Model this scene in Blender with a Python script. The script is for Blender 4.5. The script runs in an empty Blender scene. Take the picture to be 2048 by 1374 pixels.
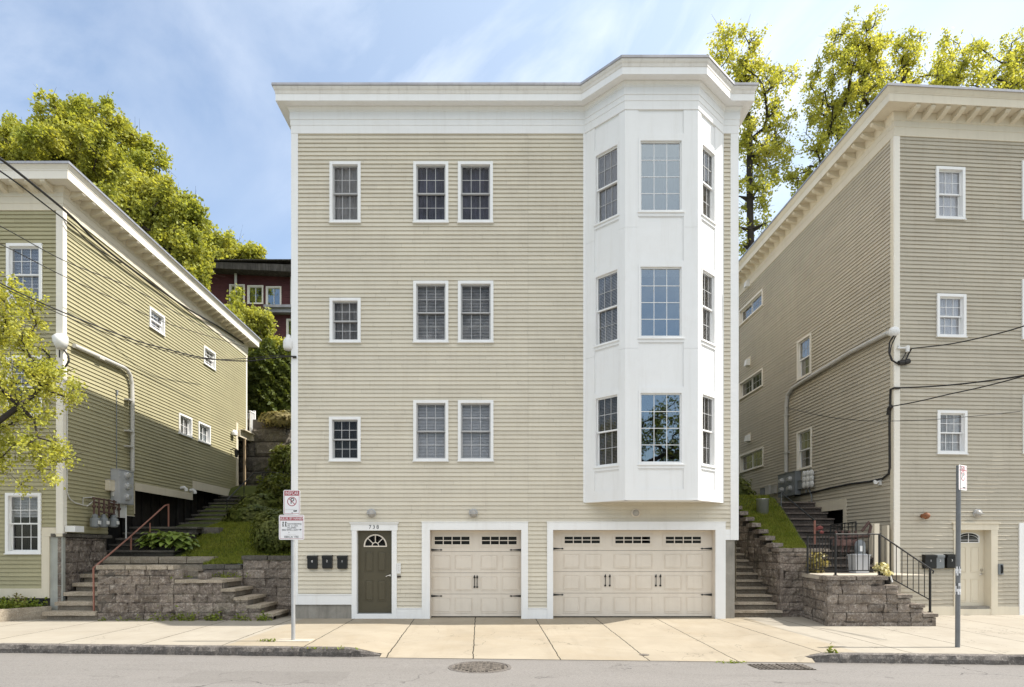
import bpy, math, random
import numpy as np
from mathutils import Vector, noise

R = math.radians
F, CX, CY, EYE = 1230.0, 1012.0, 1098.0, 1.695      # lens and principal point measured in the photograph
rnd = random.Random(7)
SC = bpy.context.scene
COL = SC.collection
LOC = {}

def V(*a): return Vector(a)
def P(px, py, d): return V((px - CX) * d / F, d, EYE - (py - CY) * d / F)

# ------------------------------------------------------------------ meshes
class MB:
    def __init__(s): s.v = []; s.f = []; s.t = []
    def add(s, vs, fs, tint=1.0):
        n = len(s.v); s.v.extend(vs)
        for f in fs:
            s.f.append([n + i for i in f]); s.t.append(tint)
    def quad(s, a, b, c, d, tint=1.0): s.add([a, b, c, d], [(0, 1, 2, 3)], tint)
    def hexa(s, p, tint=1.0):   # p: 8 corners, bottom loop then top loop
        s.add(p, [(3, 2, 1, 0), (4, 5, 6, 7), (0, 1, 5, 4), (1, 2, 6, 5), (2, 3, 7, 6), (3, 0, 4, 7)], tint)
    def box(s, x0, x1, y0, y1, z0, z1, tint=1.0):
        s.hexa([V(x0,y0,z0),V(x1,y0,z0),V(x1,y1,z0),V(x0,y1,z0),V(x0,y0,z1),V(x1,y0,z1),V(x1,y1,z1),V(x0,y1,z1)], tint)
    def fbox(s, fr, u0, u1, z0, z1, o0, o1, tint=1.0):
        p = fr.pt
        s.hexa([p(u0,z0,o1),p(u1,z0,o1),p(u1,z0,o0),p(u0,z0,o0),p(u0,z1,o1),p(u1,z1,o1),p(u1,z1,o0),p(u0,z1,o0)], tint)
    def ring(s, fr, u0, u1, z0, z1, w, o0, o1, wt=None, wb=None, tint=1.0):
        wt = w if wt is None else wt; wb = w if wb is None else wb
        s.fbox(fr, u0, u0 + w, z0, z1, o0, o1, tint); s.fbox(fr, u1 - w, u1, z0, z1, o0, o1, tint)
        s.fbox(fr, u0 + w, u1 - w, z1 - wt, z1, o0, o1, tint); s.fbox(fr, u0 + w, u1 - w, z0, z0 + wb, o0, o1, tint)
    def tube(s, pts, r, n=8, cap=True, tint=1.0):
        pts = [Vector(p) for p in pts]
        rs = r if isinstance(r, (list, tuple)) else [r] * len(pts)
        base = len(s.v); up = None
        for i, p in enumerate(pts):
            t = (pts[min(i + 1, len(pts) - 1)] - pts[max(i - 1, 0)]).normalized()
            if up is None:
                up = V(0, 0, 1) if abs(t.z) < .9 else V(1, 0, 0)
            a = t.cross(up).normalized(); b = a.cross(t).normalized(); up = b
            for k in range(n):
                w = 2 * math.pi * k / n
                s.v.append(p + (a * math.cos(w) + b * math.sin(w)) * rs[i])
        for i in range(len(pts) - 1):
            for k in range(n):
                q = base + i * n; k2 = (k + 1) % n
                s.f.append([q + k, q + k2, q + n + k2, q + n + k]); s.t.append(tint)
        if cap:
            s.f.append([base + k for k in range(n)][::-1]); s.t.append(tint)
            e = base + (len(pts) - 1) * n
            s.f.append([e + k for k in range(n)]); s.t.append(tint)
    def disc(s, c, r, n=24, axis='z', rz=None, tint=1.0):
        rz = r if rz is None else rz
        vs = []
        for k in range(n):
            w = 2 * math.pi * k / n
            if axis == 'z': vs.append(V(c[0] + r * math.cos(w), c[1] + rz * math.sin(w), c[2]))
            else: vs.append(V(c[0] + r * math.cos(w), c[1], c[2] + rz * math.sin(w)))
        s.add(vs, [tuple(range(n))], tint)
    def lathe(s, c, prof, n=20, ax=None, tint=1.0):   # prof: (radius, height along axis)
        ax = (ax or V(0, 0, 1)).normalized()
        t = V(1, 0, 0) if abs(ax.x) < .9 else V(0, 1, 0)
        a = ax.cross(t).normalized(); b = ax.cross(a)
        base = len(s.v); c = Vector(c)
        for r, h in prof:
            for k in range(n):
                w = 2 * math.pi * k / n
                s.v.append(c + ax * h + (a * math.cos(w) + b * math.sin(w)) * r)
        for i in range(len(prof) - 1):
            for k in range(n):
                q = base + i * n; k2 = (k + 1) % n
                s.f.append([q + k, q + k2, q + n + k2, q + n + k]); s.t.append(tint)
    def rbox(s, x0, x1, y0, y1, z0, z1, amp=.012, res=.12, freq=5.0, seed=0.0, tint=1.0, fr=None, rnd_edge=.012):
        """a box with uneven, worn faces; x,y,z are u,o,z when a frame is given"""
        nx, ny, nz = (max(1, min(60, round((b - a) / res))) for a, b in ((x0, x1), (y0, y1), (z0, z1)))
        idx = {}
        def vert(i, j, k):
            if (i, j, k) in idx: return idx[(i, j, k)]
            e = (i in (0, nx)) + (j in (0, ny)) + (k in (0, nz))
            x = x0 + (x1 - x0) * i / nx; y = y0 + (y1 - y0) * j / ny; z = z0 + (z1 - z0) * k / nz
            if e >= 2:
                x += rnd_edge * (1 if i == 0 else -1 if i == nx else 0)
                y += rnd_edge * (1 if j == 0 else -1 if j == ny else 0)
                z += rnd_edge * (1 if k == 0 else -1 if k == nz else 0) * .7
            q = V(x * freq + seed, y * freq, z * freq)
            d = noise.noise_vector(q) * amp + noise.noise_vector(q * 2.7) * amp * .5
            x += d.x; y += d.y; z += d.z * .5
            p = fr.pt(x, z, y) if fr else V(x, y, z)
            s.v.append(p); idx[(i, j, k)] = len(s.v) - 1
            return idx[(i, j, k)]
        def face(a, b, c, d): s.f.append([vert(*a), vert(*b), vert(*c), vert(*d)]); s.t.append(tint)
        for i in range(nx):
            for k in range(nz):
                for j in (0, ny): face((i, j, k), (i + 1, j, k), (i + 1, j, k + 1), (i, j, k + 1))
            for j in range(ny):
                for k in (0, nz): face((i, j, k), (i + 1, j, k), (i + 1, j + 1, k), (i, j + 1, k))
        for j in range(ny):
            for k in range(nz):
                for i in (0, nx): face((i, j, k), (i, j + 1, k), (i, j + 1, k + 1), (i, j, k + 1))

class Frame:     # a vertical wall plane: u along it, z up, o outwards
    def __init__(s, o, u, n): s.O = Vector(o); s.U = Vector(u).normalized(); s.N = Vector(n).normalized()
    def pt(s, u, z, o=0.0):
        p = s.O + s.U * u + s.N * o
        return V(p.x, p.y, z)
    def u(s, px, o=0.0):
        k = (px - CX) / F; O = s.O + s.N * o
        return (k * O.y - O.x) / (s.U.x - k * s.U.y)
    def z(s, px, py, o=0.0):
        d = (s.O + s.N * o + s.U * s.u(px, o)).y
        return EYE - (py - CY) * d / F
    def uz(s, px, py, o=0.0): return s.u(px, o), s.z(px, py, o)

def thing(name, label, cat, loc=(0, 0, 0), group=None, kind=None):
    o = bpy.data.objects.new(name, None); COL.objects.link(o)
    o.location = loc; LOC[o.name] = Vector(loc); o.empty_display_size = .2
    tag(o, label, cat, group, kind)
    return o
def tag(o, label=None, cat=None, group=None, kind=None):
    if label: o['label'] = label
    if cat: o['category'] = cat
    if group: o['group'] = group
    if kind: o['kind'] = kind
    return o
def link(name, me, parent=None, loc=None):
    o = bpy.data.objects.new(name, me); COL.objects.link(o)
    if parent is not None:
        o.parent = parent; LOC[o.name] = LOC[parent.name]
    else:
        o.location = loc or (0, 0, 0); LOC[o.name] = Vector(loc or (0, 0, 0))
    return o
def obj(name, mb, material, parent=None, loc=None, smooth=False, flip=False):
    org = LOC[parent.name] if parent is not None else Vector(loc or (0, 0, 0))
    me = bpy.data.meshes.new(name)
    co = np.array([(p[0], p[1], p[2]) for p in mb.v], dtype=np.float64).reshape(-1, 3) - np.array(org)
    me.from_pydata(co.tolist(), [], mb.f)
    at = me.attributes.new('tint', 'FLOAT', 'FACE')
    at.data.foreach_set('value', np.array(mb.t, dtype=np.float32))
    me.materials.append(material)
    if smooth: me.polygons.foreach_set('use_smooth', [True] * len(me.polygons))
    me.update()
    return link(name, me, parent, loc)
def npobj(name, co, quads, tint, material, parent=None, loc=None, per=4):
    org = np.array(LOC[parent.name] if parent is not None else Vector(loc or (0, 0, 0)))
    me = bpy.data.meshes.new(name)
    n = len(co); m = n // per
    me.vertices.add(n); me.vertices.foreach_set('co', (co - org).astype(np.float32).ravel())
    me.loops.add(n); me.loops.foreach_set('vertex_index', np.arange(n, dtype=np.int32))
    me.polygons.add(m); me.polygons.foreach_set('loop_start', np.arange(0, n, per, dtype=np.int32))
    at = me.attributes.new('tint', 'FLOAT', 'FACE'); at.data.foreach_set('value', tint.astype(np.float32))
    me.materials.append(material); me.update(calc_edges=True); me.validate()
    return link(name, me, parent, loc)
def copy_tree(o, parent=None, loc=None):
    c = o.copy(); COL.objects.link(c)
    if parent is not None: c.parent = parent
    if loc is not None: c.location = loc
    LOC[c.name] = Vector(loc) if loc is not None else LOC[o.name]
    for ch in list(o.children): copy_tree(ch, c)
    return c
def text(name, body, size, loc, parent, material, rot=(math.pi / 2, 0, 0), ext=.002, sx=1.0, align='CENTER', space=1.0):
    cu = bpy.data.curves.new(name, 'FONT'); cu.body = body; cu.size = size; cu.extrude = ext
    cu.align_x = align; cu.space_character = space; cu.align_y = 'CENTER'; cu.materials.append(material)
    tmp = bpy.data.objects.new(name, cu); COL.objects.link(tmp)
    me = bpy.data.meshes.new_from_object(tmp.evaluated_get(bpy.context.evaluated_depsgraph_get()))
    bpy.data.objects.remove(tmp); bpy.data.curves.remove(cu); me.name = name
    at = me.attributes.new('tint', 'FLOAT', 'FACE'); at.data.foreach_set('value', np.ones(len(me.polygons), dtype=np.float32))
    o = bpy.data.objects.new(name, me); COL.objects.link(o); o.parent = parent
    o.location = Vector(loc) - LOC[parent.name]; o.rotation_euler = rot; o.scale = (sx, 1, 1); LOC[o.name] = LOC[parent.name]
    return o

# ------------------------------------------------------------------ materials
def nt(name):
    m = bpy.data.materials.new(name); m.use_nodes = True
    t = m.node_tree; t.nodes.clear()
    out = t.nodes.new('ShaderNodeOutputMaterial')
    return m, t, out
def N(t, typ, **kw):
    n = t.nodes.new(typ)
    for k, v in kw.items():
        if k.startswith('i_'): n.inputs[int(k[2:])].default_value = v
        else: setattr(n, k, v)
    return n
def L(t, a, b): t.links.new(a, b)
def ramp(t, src, p0, p1, c0=(0, 0, 0, 1), c1=(1, 1, 1, 1)):
    r = N(t, 'ShaderNodeValToRGB'); e = r.color_ramp.elements
    e[0].position = p0; e[1].position = p1; e[0].color = c0; e[1].color = c1
    L(t, src, r.inputs[0]); return r.outputs[0]
def noise_n(t, vec, scale, detail=5, rough=.6, dist=0.0):
    n = N(t, 'ShaderNodeTexNoise'); n.inputs['Scale'].default_value = scale
    n.inputs['Detail'].default_value = detail; n.inputs['Roughness'].default_value = rough
    n.inputs['Distortion'].default_value = dist
    L(t, vec, n.inputs['Vector']); return n.outputs[0]
def coords(t, scale=None):
    tc = N(t, 'ShaderNodeTexCoord')
    if scale is None: return tc.outputs['Object']
    mp = N(t, 'ShaderNodeMapping'); mp.inputs['Scale'].default_value = scale
    L(t, tc.outputs['Object'], mp.inputs[0]); return mp.outputs[0]
def mixc(t, fac, a, b, mode='MIX'):
    m = N(t, 'ShaderNodeMix', data_type='RGBA', blend_type=mode)
    if isinstance(fac, (int, float)): m.inputs[0].default_value = fac
    else: L(t, fac, m.inputs[0])
    for i, x in ((6, a), (7, b)):
        if isinstance(x, (tuple, list)): m.inputs[i].default_value = (*x[:3], 1)
        else: L(t, x, m.inputs[i])
    return m.outputs[2]
def math_n(t, op, a, b=None):
    m = N(t, 'ShaderNodeMath', operation=op)
    for i, x in ((0, a), (1, b)):
        if x is None: continue
        if isinstance(x, (int, float)): m.inputs[i].default_value = x
        else: L(t, x, m.inputs[i])
    return m.outputs[0]
def tinted(t, col):
    a = N(t, 'ShaderNodeAttribute', attribute_name='tint')
    v = N(t, 'ShaderNodeVectorMath', operation='SCALE')
    L(t, col, v.inputs[0]); L(t, a.outputs['Fac'], v.inputs['Scale'])
    return v.outputs[0]
def mul(c, k): return tuple(min(1, max(0, x * k)) for x in c)
MATS = {}
def paint(name, col, rough=.55, var=.07, scale=1.3, streak=0.0, dirt=None, dirt_amt=.0, bump=0.0, bscale=60, metal=0.0, fine=.0, dscale=.8):
    m, t, out = nt(name); b = N(t, 'ShaderNodeBsdfPrincipled'); L(t, b.outputs[0], out.inputs[0])
    v = coords(t)
    c = mixc(t, ramp(t, noise_n(t, v, scale), .3, .7), mul(col, 1 - var), mul(col, 1 + var))
    if fine: c = mixc(t, ramp(t, noise_n(t, v, 45, 6, .75), .3, .7), mul(col, 1 - fine), c) if False else mixc(t, fine, c, mixc(t, ramp(t, noise_n(t, v, 40, 6, .8), .35, .65), mul(col, .3), mul(col, 1.5)))
    if streak:
        s = ramp(t, noise_n(t, coords(t, (5, 5, .35)), 1.6, 4, .65), .5, .78)
        c = mixc(t, math_n(t, 'MULTIPLY', s, streak), c, dirt or mul(col, .55))
    if dirt_amt:
        s = ramp(t, noise_n(t, v, dscale, 6, .7, .3), .48, .72)
        c = mixc(t, math_n(t, 'MULTIPLY', s, dirt_amt), c, dirt or mul(col, .5))
    L(t, tinted(t, c), b.inputs['Base Color'])
    b.inputs['Roughness'].default_value = rough; b.inputs['Metallic'].default_value = metal
    b.inputs['Specular IOR Level'].default_value = .35
    if bump:
        bp = N(t, 'ShaderNodeBump'); bp.inputs['Strength'].default_value = bump; bp.inputs['Distance'].default_value = .02
        L(t, noise_n(t, v, bscale, 6, .7), bp.inputs['Height']); L(t, bp.outputs[0], b.inputs['Normal'])
    MATS[name] = m
    return m
def glass(name, refl=.08, tint=.85, rough=.0, gcol=(.93, .97, 1)):
    m, t, out = nt(name)
    tr = N(t, 'ShaderNodeBsdfTransparent'); tr.inputs[0].default_value = (tint, tint, tint * 1.01, 1)
    gl = N(t, 'ShaderNodeBsdfGlossy'); gl.inputs['Roughness'].default_value = rough; gl.inputs[0].default_value = (*gcol, 1)
    # faint waviness of the panes
    bp = N(t, 'ShaderNodeBump'); bp.inputs['Strength'].default_value = .06; bp.inputs['Distance'].default_value = .01
    L(t, noise_n(t, coords(t), 3.0, 2, .5), bp.inputs['Height']); L(t, bp.outputs[0], gl.inputs['Normal'])
    fr = N(t, 'ShaderNodeFresnel'); fr.inputs[0].default_value = 1.5
    f = math_n(t, 'ADD', math_n(t, 'MULTIPLY', fr.outputs[0], .42), refl)
    mx = N(t, 'ShaderNodeMixShader'); L(t, f, mx.inputs[0]); L(t, tr.outputs[0], mx.inputs[1]); L(t, gl.outputs[0], mx.inputs[2])
    L(t, mx.outputs[0], out.inputs[0]); return m
def leafmat(name, col, col2, trans=.45, rough=.5, scale=.5):
    m, t, out = nt(name)
    v = coords(t)
    c = tinted(t, mixc(t, ramp(t, noise_n(t, v, scale, 4), .35, .65), col, col2))
    d = N(t, 'ShaderNodeBsdfPrincipled'); d.inputs['Roughness'].default_value = rough; d.inputs['Specular IOR Level'].default_value = .25
    L(t, c, d.inputs['Base Color'])
    tl = N(t, 'ShaderNodeBsdfTranslucent'); L(t, mixc(t, 1.0, c, (1.35, 1.25, .6), 'MULTIPLY'), tl.inputs[0])
    mx = N(t, 'ShaderNodeMixShader'); mx.inputs[0].default_value = trans
    L(t, d.outputs[0], mx.inputs[1]); L(t, tl.outputs[0], mx.inputs[2]); L(t, mx.outputs[0], out.inputs[0])
    return m
def stone(name, c1, c2, c3, scale=2.0, bump=.6, moss=0.0, rough=.9):
    m, t, out = nt(name); b = N(t, 'ShaderNodeBsdfPrincipled'); L(t, b.outputs[0], out.inputs[0])
    v = coords(t)
    c = mixc(t, ramp(t, noise_n(t, v, scale, 8, .65), .35, .65), c1, c2)
    c = mixc(t, ramp(t, noise_n(t, v, scale * 7, 6, .7), .5, .75), c, c3)
    c = mixc(t, math_n(t, 'MULTIPLY', ramp(t, noise_n(t, v, scale * 22, 6, .85), .42, .62), .62), c, mul(c1, .4))
    if moss:
        c = mixc(t, math_n(t, 'MULTIPLY', ramp(t, noise_n(t, v, 1.1, 6, .7), .5, .66), moss), c, (.05, .06, .018))
    L(t, tinted(t, c), b.inputs['Base Color']); b.inputs['Roughness'].default_value = rough
    b.inputs['Specular IOR Level'].default_value = .2
    bp = N(t, 'ShaderNodeBump'); bp.inputs['Strength'].default_value = bump; bp.inputs['Distance'].default_value = .045
    L(t, noise_n(t, v, 14, 8, .75), bp.inputs['Height']); L(t, bp.outputs[0], b.inputs['Normal'])
    return m

M = {}
M['siding'] = paint('beige_siding', (.615, .567, .464), .6, .04, .7, streak=.16, dirt=(.36, .30, .23), dirt_amt=.16)
M['white'] = paint('white_trim', (.81, .81, .805), .5, .03, .8, streak=.2, dirt=(.56, .53, .48), dirt_amt=.16)
M['white_old'] = paint('weathered_cornice_paint', (.72, .69, .64), .6, .05, 1.2, streak=.35, dirt=(.35, .31, .27), dirt_amt=.15)
M['flash'] = paint('grey_metal_flashing', (.36, .36, .38), .45, .15, 1.5, streak=.4, dirt=(.2, .17, .15), metal=.5)
M['olive'] = paint('olive_siding', (.36, .33, .20), .6, .05, .6, streak=.2, dirt=(.22, .19, .1), dirt_amt=.10)
M['cream'] = paint('cream_trim', (.66, .60, .48), .55, .04, 1.0, streak=.2, dirt=(.42, .36, .27), dirt_amt=.1)
M['cream_light'] = paint('pale_corner_trim', (.76, .72, .64), .55, .03, 1.0, streak=.12, dirt=(.5, .45, .38))
M['taupe'] = paint('taupe_siding', (.465, .422, .338), .6, .05, .6, streak=.22, dirt=(.26, .21, .15), dirt_amt=.18)
M['garage'] = paint('beige_garage_door', (.69, .625, .54), .5, .045, .8, streak=.2, dirt=(.45, .38, .3), dirt_amt=.24)
M['door_olive'] = paint('olive_door', (.085, .073, .045), .42, .08, 1.2)
M['door_cream'] = paint('cream_door', (.66, .6, .48), .45, .03)
M['iron'] = paint('black_iron', (.02, .019, .018), .45, .2, 4)
M['black'] = paint('black_metal_box', (.012, .012, .012), .35, .15, 5)
M['chrome'] = paint('satin_nickel', (.62, .6, .57), .28, .05, 3, metal=1)
M['roof'] = paint('grey_roof_membrane', (.2, .2, .2), .8, .1, 1)
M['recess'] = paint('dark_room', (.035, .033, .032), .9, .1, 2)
M['sash_grey'] = paint('grey_sash', (.42, .42, .42), .5, .05, 2)
M['muntin'] = paint('pale_glazing_bars', (.46, .46, .46), .5, .05, 2)
M['blind_white'] = paint('white_blind', (.80, .80, .80), .7, .05, 2)
M['blind_grey'] = paint('grey_blind', (.62, .60, .57), .8, .35, 3)
M['curtain_navy'] = paint('navy_curtain', (.07, .075, .11), .9, .5, 2.5)
M['curtain_grey'] = paint('grey_curtain', (.33, .32, .31), .9, .3, 2.5)
M['curtain_teal'] = paint('teal_drape', (.27, .36, .40), .9, .2, 1.2)
M['curtain_pale'] = paint('pale_net_curtain', (.78, .78, .80), .9, .12, 2.5)
M['screen_brown'] = paint('brown_screen', (.23, .215, .195), .8, .3, 3)
M['glass'] = glass('window_glass', .0, .92, gcol=(.62, .62, .60))
M['glass_mirror'] = glass('coated_window_glass', .25, .6, gcol=(.70, .80, .86))
M['glass_dark'] = glass('dark_glass', .0, .5)
M['found'] = paint('foundation_concrete', (.30, .28, .245), .85, .2, 1.5, streak=.5, dirt=(.08, .075, .065), dirt_amt=.5, bump=.2)
M['greypier'] = paint('grey_concrete_pier', (.36, .37, .34), .85, .15, 1.5, streak=.4, dirt=(.16, .16, .14), dirt_amt=.3, bump=.2)
M['black_brown'] = paint('near_black_brown', (.018, .015, .013), .9, .5, 3, streak=.3, dirt=(.06, .055, .05))  # near-black brown for the crawl space and porch recess sheets
M['wood'] = paint('weathered_timber', (.36, .27, .17), .8, .15, 3, streak=.4, dirt=(.2, .14, .09))
M['grey_box'] = paint('grey_meter_cabinet', (.40, .41, .43), .45, .06, 2, streak=.2, dirt=(.2, .2, .2))
M['grey_dark'] = paint('grey_utility_metal', (.20, .215, .225), .5, .12, 3, streak=.2)
M['pvc'] = paint('pale_grey_conduit', (.50, .49, .46), .5, .08, 2, streak=.2)
M['white_plastic'] = paint('white_plastic', (.72, .72, .71), .45, .05, 3, streak=.15)
M['rust'] = paint('rusty_pipe', (.095, .055, .047), .7, .4, 6)
M['rail_red'] = paint('rusty_red_handrail', (.32, .145, .105), .55, .15, 5)
M['wire'] = paint('black_cable', (.025, .023, .022), .6, .1, 3)
M['lamp'] = paint('frosted_lamp_glass', (.36, .34, .31), .3, .1, 6)
M['copper'] = paint('copper_lamp', (.25, .10, .045), .55, .4, 8)
M['sign_white'] = paint('white_sign', (.80, .79, .79), .4, .02, 3)
M['sign_red'] = paint('faded_red_ink', (.36, .07, .085), .5, .12, 8)
M['sign_black'] = paint('black_ink', (.03, .03, .03), .5, .05, 8)
M['galv'] = paint('galvanised_post', (.40, .41, .42), .45, .12, 5, metal=.4, streak=.2)
M['galv_dark'] = paint('dark_galvanised_post', (.17, .175, .18), .5, .12, 5, metal=.3)
M['stone_wall'] = stone('purple_grey_wall_stone', (.16, .13, .11), (.40, .335, .28), (.62, .55, .47), 1.3, 1.0, moss=.28)
M['stone_pale'] = stone('brown_block_stone', (.19, .155, .13), (.37, .315, .265), (.58, .52, .45), 1.7, 1.0, moss=.12)
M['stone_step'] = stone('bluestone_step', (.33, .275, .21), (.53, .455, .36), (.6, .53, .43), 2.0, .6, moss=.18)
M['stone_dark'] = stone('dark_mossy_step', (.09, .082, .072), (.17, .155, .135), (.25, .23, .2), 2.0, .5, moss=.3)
M['stone_big'] = stone('great_granite_block', (.13, .115, .095), (.26, .23, .19), (.38, .34, .29), 1.1, .9, moss=.4)
M['mortar'] = paint('dark_joint', (.11, .095, .08), .95, .2, 4)
M['granite'] = stone('granite_kerb', (.12, .108, .1), (.22, .2, .182), (.42, .385, .35), 3.5, .9)
M['steps_red'] = stone('red_brown_timber_step', (.11, .09, .077), (.20, .168, .147), (.30, .265, .235), 2.0, .4)
M['maroon'] = paint('maroon_siding', (.08, .024, .026), .7, .2, 1.5)
M['dark_roof'] = paint('dark_roof_edge', (.05, .045, .04), .8, .4, 3, streak=.5, dirt=(.25, .24, .22))
M['leaf_maple'] = leafmat('spring_maple_leaf', (.27, .305, .06), (.41, .415, .095), .48, scale=.45)
M['leaf_right'] = leafmat('yellow_spring_leaf', (.39, .41, .085), (.55, .545, .14), .5, scale=.6)
M['leaf_street'] = leafmat('street_tree_leaf', (.34, .365, .075), (.49, .49, .125), .5, scale=1.2)
M['leaf_dark'] = leafmat('arborvitae_leaf', (.075, .105, .022), (.13, .155, .035), .3, scale=1.5)
M['leaf_bush'] = leafmat('dark_bush_leaf', (.095, .125, .025), (.165, .18, .045), .3, scale=2)
M['leaf_hosta'] = leafmat('hosta_leaf', (.17, .25, .045), (.27, .34, .09), .25, .4, 6)
M['leaf_weed'] = leafmat('weed_leaf', (.16, .22, .03), (.24, .27, .06), .4, scale=4)
M['leaf_dry'] = leafmat('dry_grass_leaf', (.22, .2, .08), (.3, .25, .12), .3, scale=4)
M['bark'] = paint('grey_bark', (.075, .06, .048), .9, .3, 4, bump=.5, bscale=20)
M['bark_dark'] = paint('dark_bark', (.04, .033, .027), .9, .3, 4, bump=.5, bscale=20)
M['grass'] = leafmat('lawn_grass', (.19, .23, .028), (.27, .29, .05), .3, scale=2.5)
M['flower'] = leafmat('pale_yellow_petal', (.62, .57, .32), (.72, .68, .45), .3, scale=6)
M['pink'] = paint('faded_red_cloth', (.36, .12, .11), .8, .3, 8)
M['can'] = paint('galvanised_bin', (.66, .66, .66), .3, .08, 6, metal=.6)
M['castiron'] = paint('worn_cast_iron', (.14, .122, .105), .6, .5, 30, bump=.6, bscale=30)
M['concrete_step'] = paint('concrete_landing', (.45, .40, .33), .85, .12, 1.6, bump=.2, dirt_amt=.4, dirt=(.25, .22, .18))
SUN_E, SKY_S, EXPO = 2.9, .092, 1.38
CL_ROT, CL_LOC = 40, (4.3, .2, 1)
HZ_A, HZ_B, FILL_F, FILL_C, CL_C, HZ_S = .50, .15, .97, (7.6, 7.45, 7.2), (6.0, 6.15, 6.35), (4.7, 5.4, 5.9)
# ------------------------------------------------------------------ building helpers
def siding(mb, fr, u0, u1, z0, z1, holes=(), pitch=.1015, lap=.027, rr=None, seam=3.6):
    rr = rr or random.Random(3)
    n = max(1, int(math.ceil((z1 - z0) / pitch - 1e-6)))
    for i in range(n):
        a, b = z0 + i * pitch, min(z0 + (i + 1) * pitch, z1)
        oo = lambda z: .003 + (lap * lk - .003) * (1 - (z - a) / pitch)
        # butt joints of the boards in this course
        cuts = []; x = u0 + rr.uniform(.3, seam)
        while x < u1: cuts.append(x); x += rr.uniform(seam * .7, seam * 1.3)
        edges = [u0] + cuts + [u1]
        tints = [rr.uniform(.955, 1.035) for _ in edges]; lk = rr.uniform(.92, 1.10)
        zs = sorted({a, b} | {z for h in holes for z in (h[2], h[3]) if a + 1e-4 < z < b - 1e-4})
        for za, zb in zip(zs, zs[1:]):
            zm = (za + zb) / 2
            segs = [(edges[k], edges[k + 1], tints[k]) for k in range(len(edges) - 1)]
            for h in holes:
                if h[2] < zm < h[3]:
                    ns = []
                    for s0, s1, tt in segs:
                        if h[1] <= s0 or h[0] >= s1: ns.append((s0, s1, tt)); continue
                        if h[0] > s0: ns.append((s0, h[0], tt))
                        if h[1] < s1: ns.append((h[1], s1, tt))
                    segs = ns
            for s0, s1, tt in segs:
                g = .0014
                mb.quad(fr.pt(s0 + g, za, oo(za)), fr.pt(s1 - g, za, oo(za)), fr.pt(s1 - g, zb, oo(zb)), fr.pt(s0 + g, zb, oo(zb)), tt)
                if za == a:
                    mb.quad(fr.pt(s0, za, -.01), fr.pt(s1, za, -.01), fr.pt(s1, za, oo(za)), fr.pt(s0, za, oo(za)), tt)
    # sheathing a little behind, cut around the openings by courses of the same height
    zs = sorted({z0, z1} | {z for h in holes for z in (h[2], h[3]) if z0 < z < z1})
    for za, zb in zip(zs, zs[1:]):
        zm = (za + zb) / 2; x = u0
        for h in sorted(h for h in holes if h[2] < zm < h[3]):
            if h[0] > x: mb.quad(fr.pt(x, za, -.012), fr.pt(h[0], za, -.012), fr.pt(h[0], zb, -.012), fr.pt(x, zb, -.012), .5)
            x = max(x, h[1])
        if x < u1: mb.quad(fr.pt(x, za, -.012), fr.pt(u1, za, -.012), fr.pt(u1, zb, -.012), fr.pt(x, zb, -.012), .5)

def sweep(mb, path, prof, tint=1.0, rr=None):
    """profile [(out, z)] along a plan polyline, mitred at its corners"""
    pts = [Vector((p[0], p[1])) for p in path]
    offs = []
    for i, p in enumerate(pts):
        ns = []
        for a, b in ((i - 1, i), (i, i + 1)):
            if 0 <= a and b < len(pts):
                d = (pts[b] - pts[a]).normalized(); ns.append(Vector((d.y, -d.x)))
        if len(ns) == 1: offs.append(ns[0])
        else:
            m = (ns[0] + ns[1]).normalized(); offs.append(m / max(.3, m.dot(ns[0])))
    for i in range(len(pts) - 1):
        for (o0, z0), (o1, z1) in zip(prof, prof[1:]):
            q = [pts[i] + offs[i] * o0, pts[i + 1] + offs[i + 1] * o0, pts[i + 1] + offs[i + 1] * o1, pts[i] + offs[i] * o1]
            zz = (z0, z0, z1, z1)
            mb.quad(*[V(a.x, a.y, z) for a, z in zip(q, zz)], tint)

def sash(mb, fr, u0, u1, z0, z1, w, o0, o1): mb.ring(fr, u0, u1, z0, z1, w, o0, o1)
def bars(mb, fr, u0, u1, z0, z1, nc, nr, w, o0, o1):
    for i in range(1, nc):
        u = u0 + (u1 - u0) * i / nc; mb.fbox(fr, u - w / 2, u + w / 2, z0, z1, o0, o1)
    for j in range(1, nr):
        z = z0 + (z1 - z0) * j / nr
        for i in range(nc):
            a = u0 + (u1 - u0) * i / nc + (w / 2 if i else 0); b = u0 + (u1 - u0) * (i + 1) / nc - (w / 2 if i < nc - 1 else 0)
            mb.fbox(fr, a, b, z - w / 2, z + w / 2, o0, o1)
def shade(kind, fr, u0, u1, z0, z1, o, rr):
    mb = MB()
    if kind == 'slats':
        n = int((z1 - z0) / .035)
        for i in range(n):
            a = z0 + (z1 - z0) * i / n; b = a + .031
            mb.quad(fr.pt(u0, a, o + .012), fr.pt(u1, a, o + .012), fr.pt(u1, b, o - .012), fr.pt(u0, b, o - .012), rr.uniform(.93, 1.05))
    elif kind == 'folds':
        n = max(8, int((u1 - u0) / .022))
        for i in range(n):
            a = u0 + (u1 - u0) * i / n; b = u0 + (u1 - u0) * (i + 1) / n
            f = lambda u: o + .022 * math.sin(u * 47 + 2.2 * math.sin(u * 9))
            mb.quad(fr.pt(a, z0, f(a)), fr.pt(b, z0, f(b)), fr.pt(b, z1, f(b)), fr.pt(a, z1, f(a)), rr.uniform(.9, 1.1))
    else:
        mb.quad(fr.pt(u0, z0, o), fr.pt(u1, z0, o), fr.pt(u1, z1, o), fr.pt(u0, z1, o))
    return mb

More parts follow.
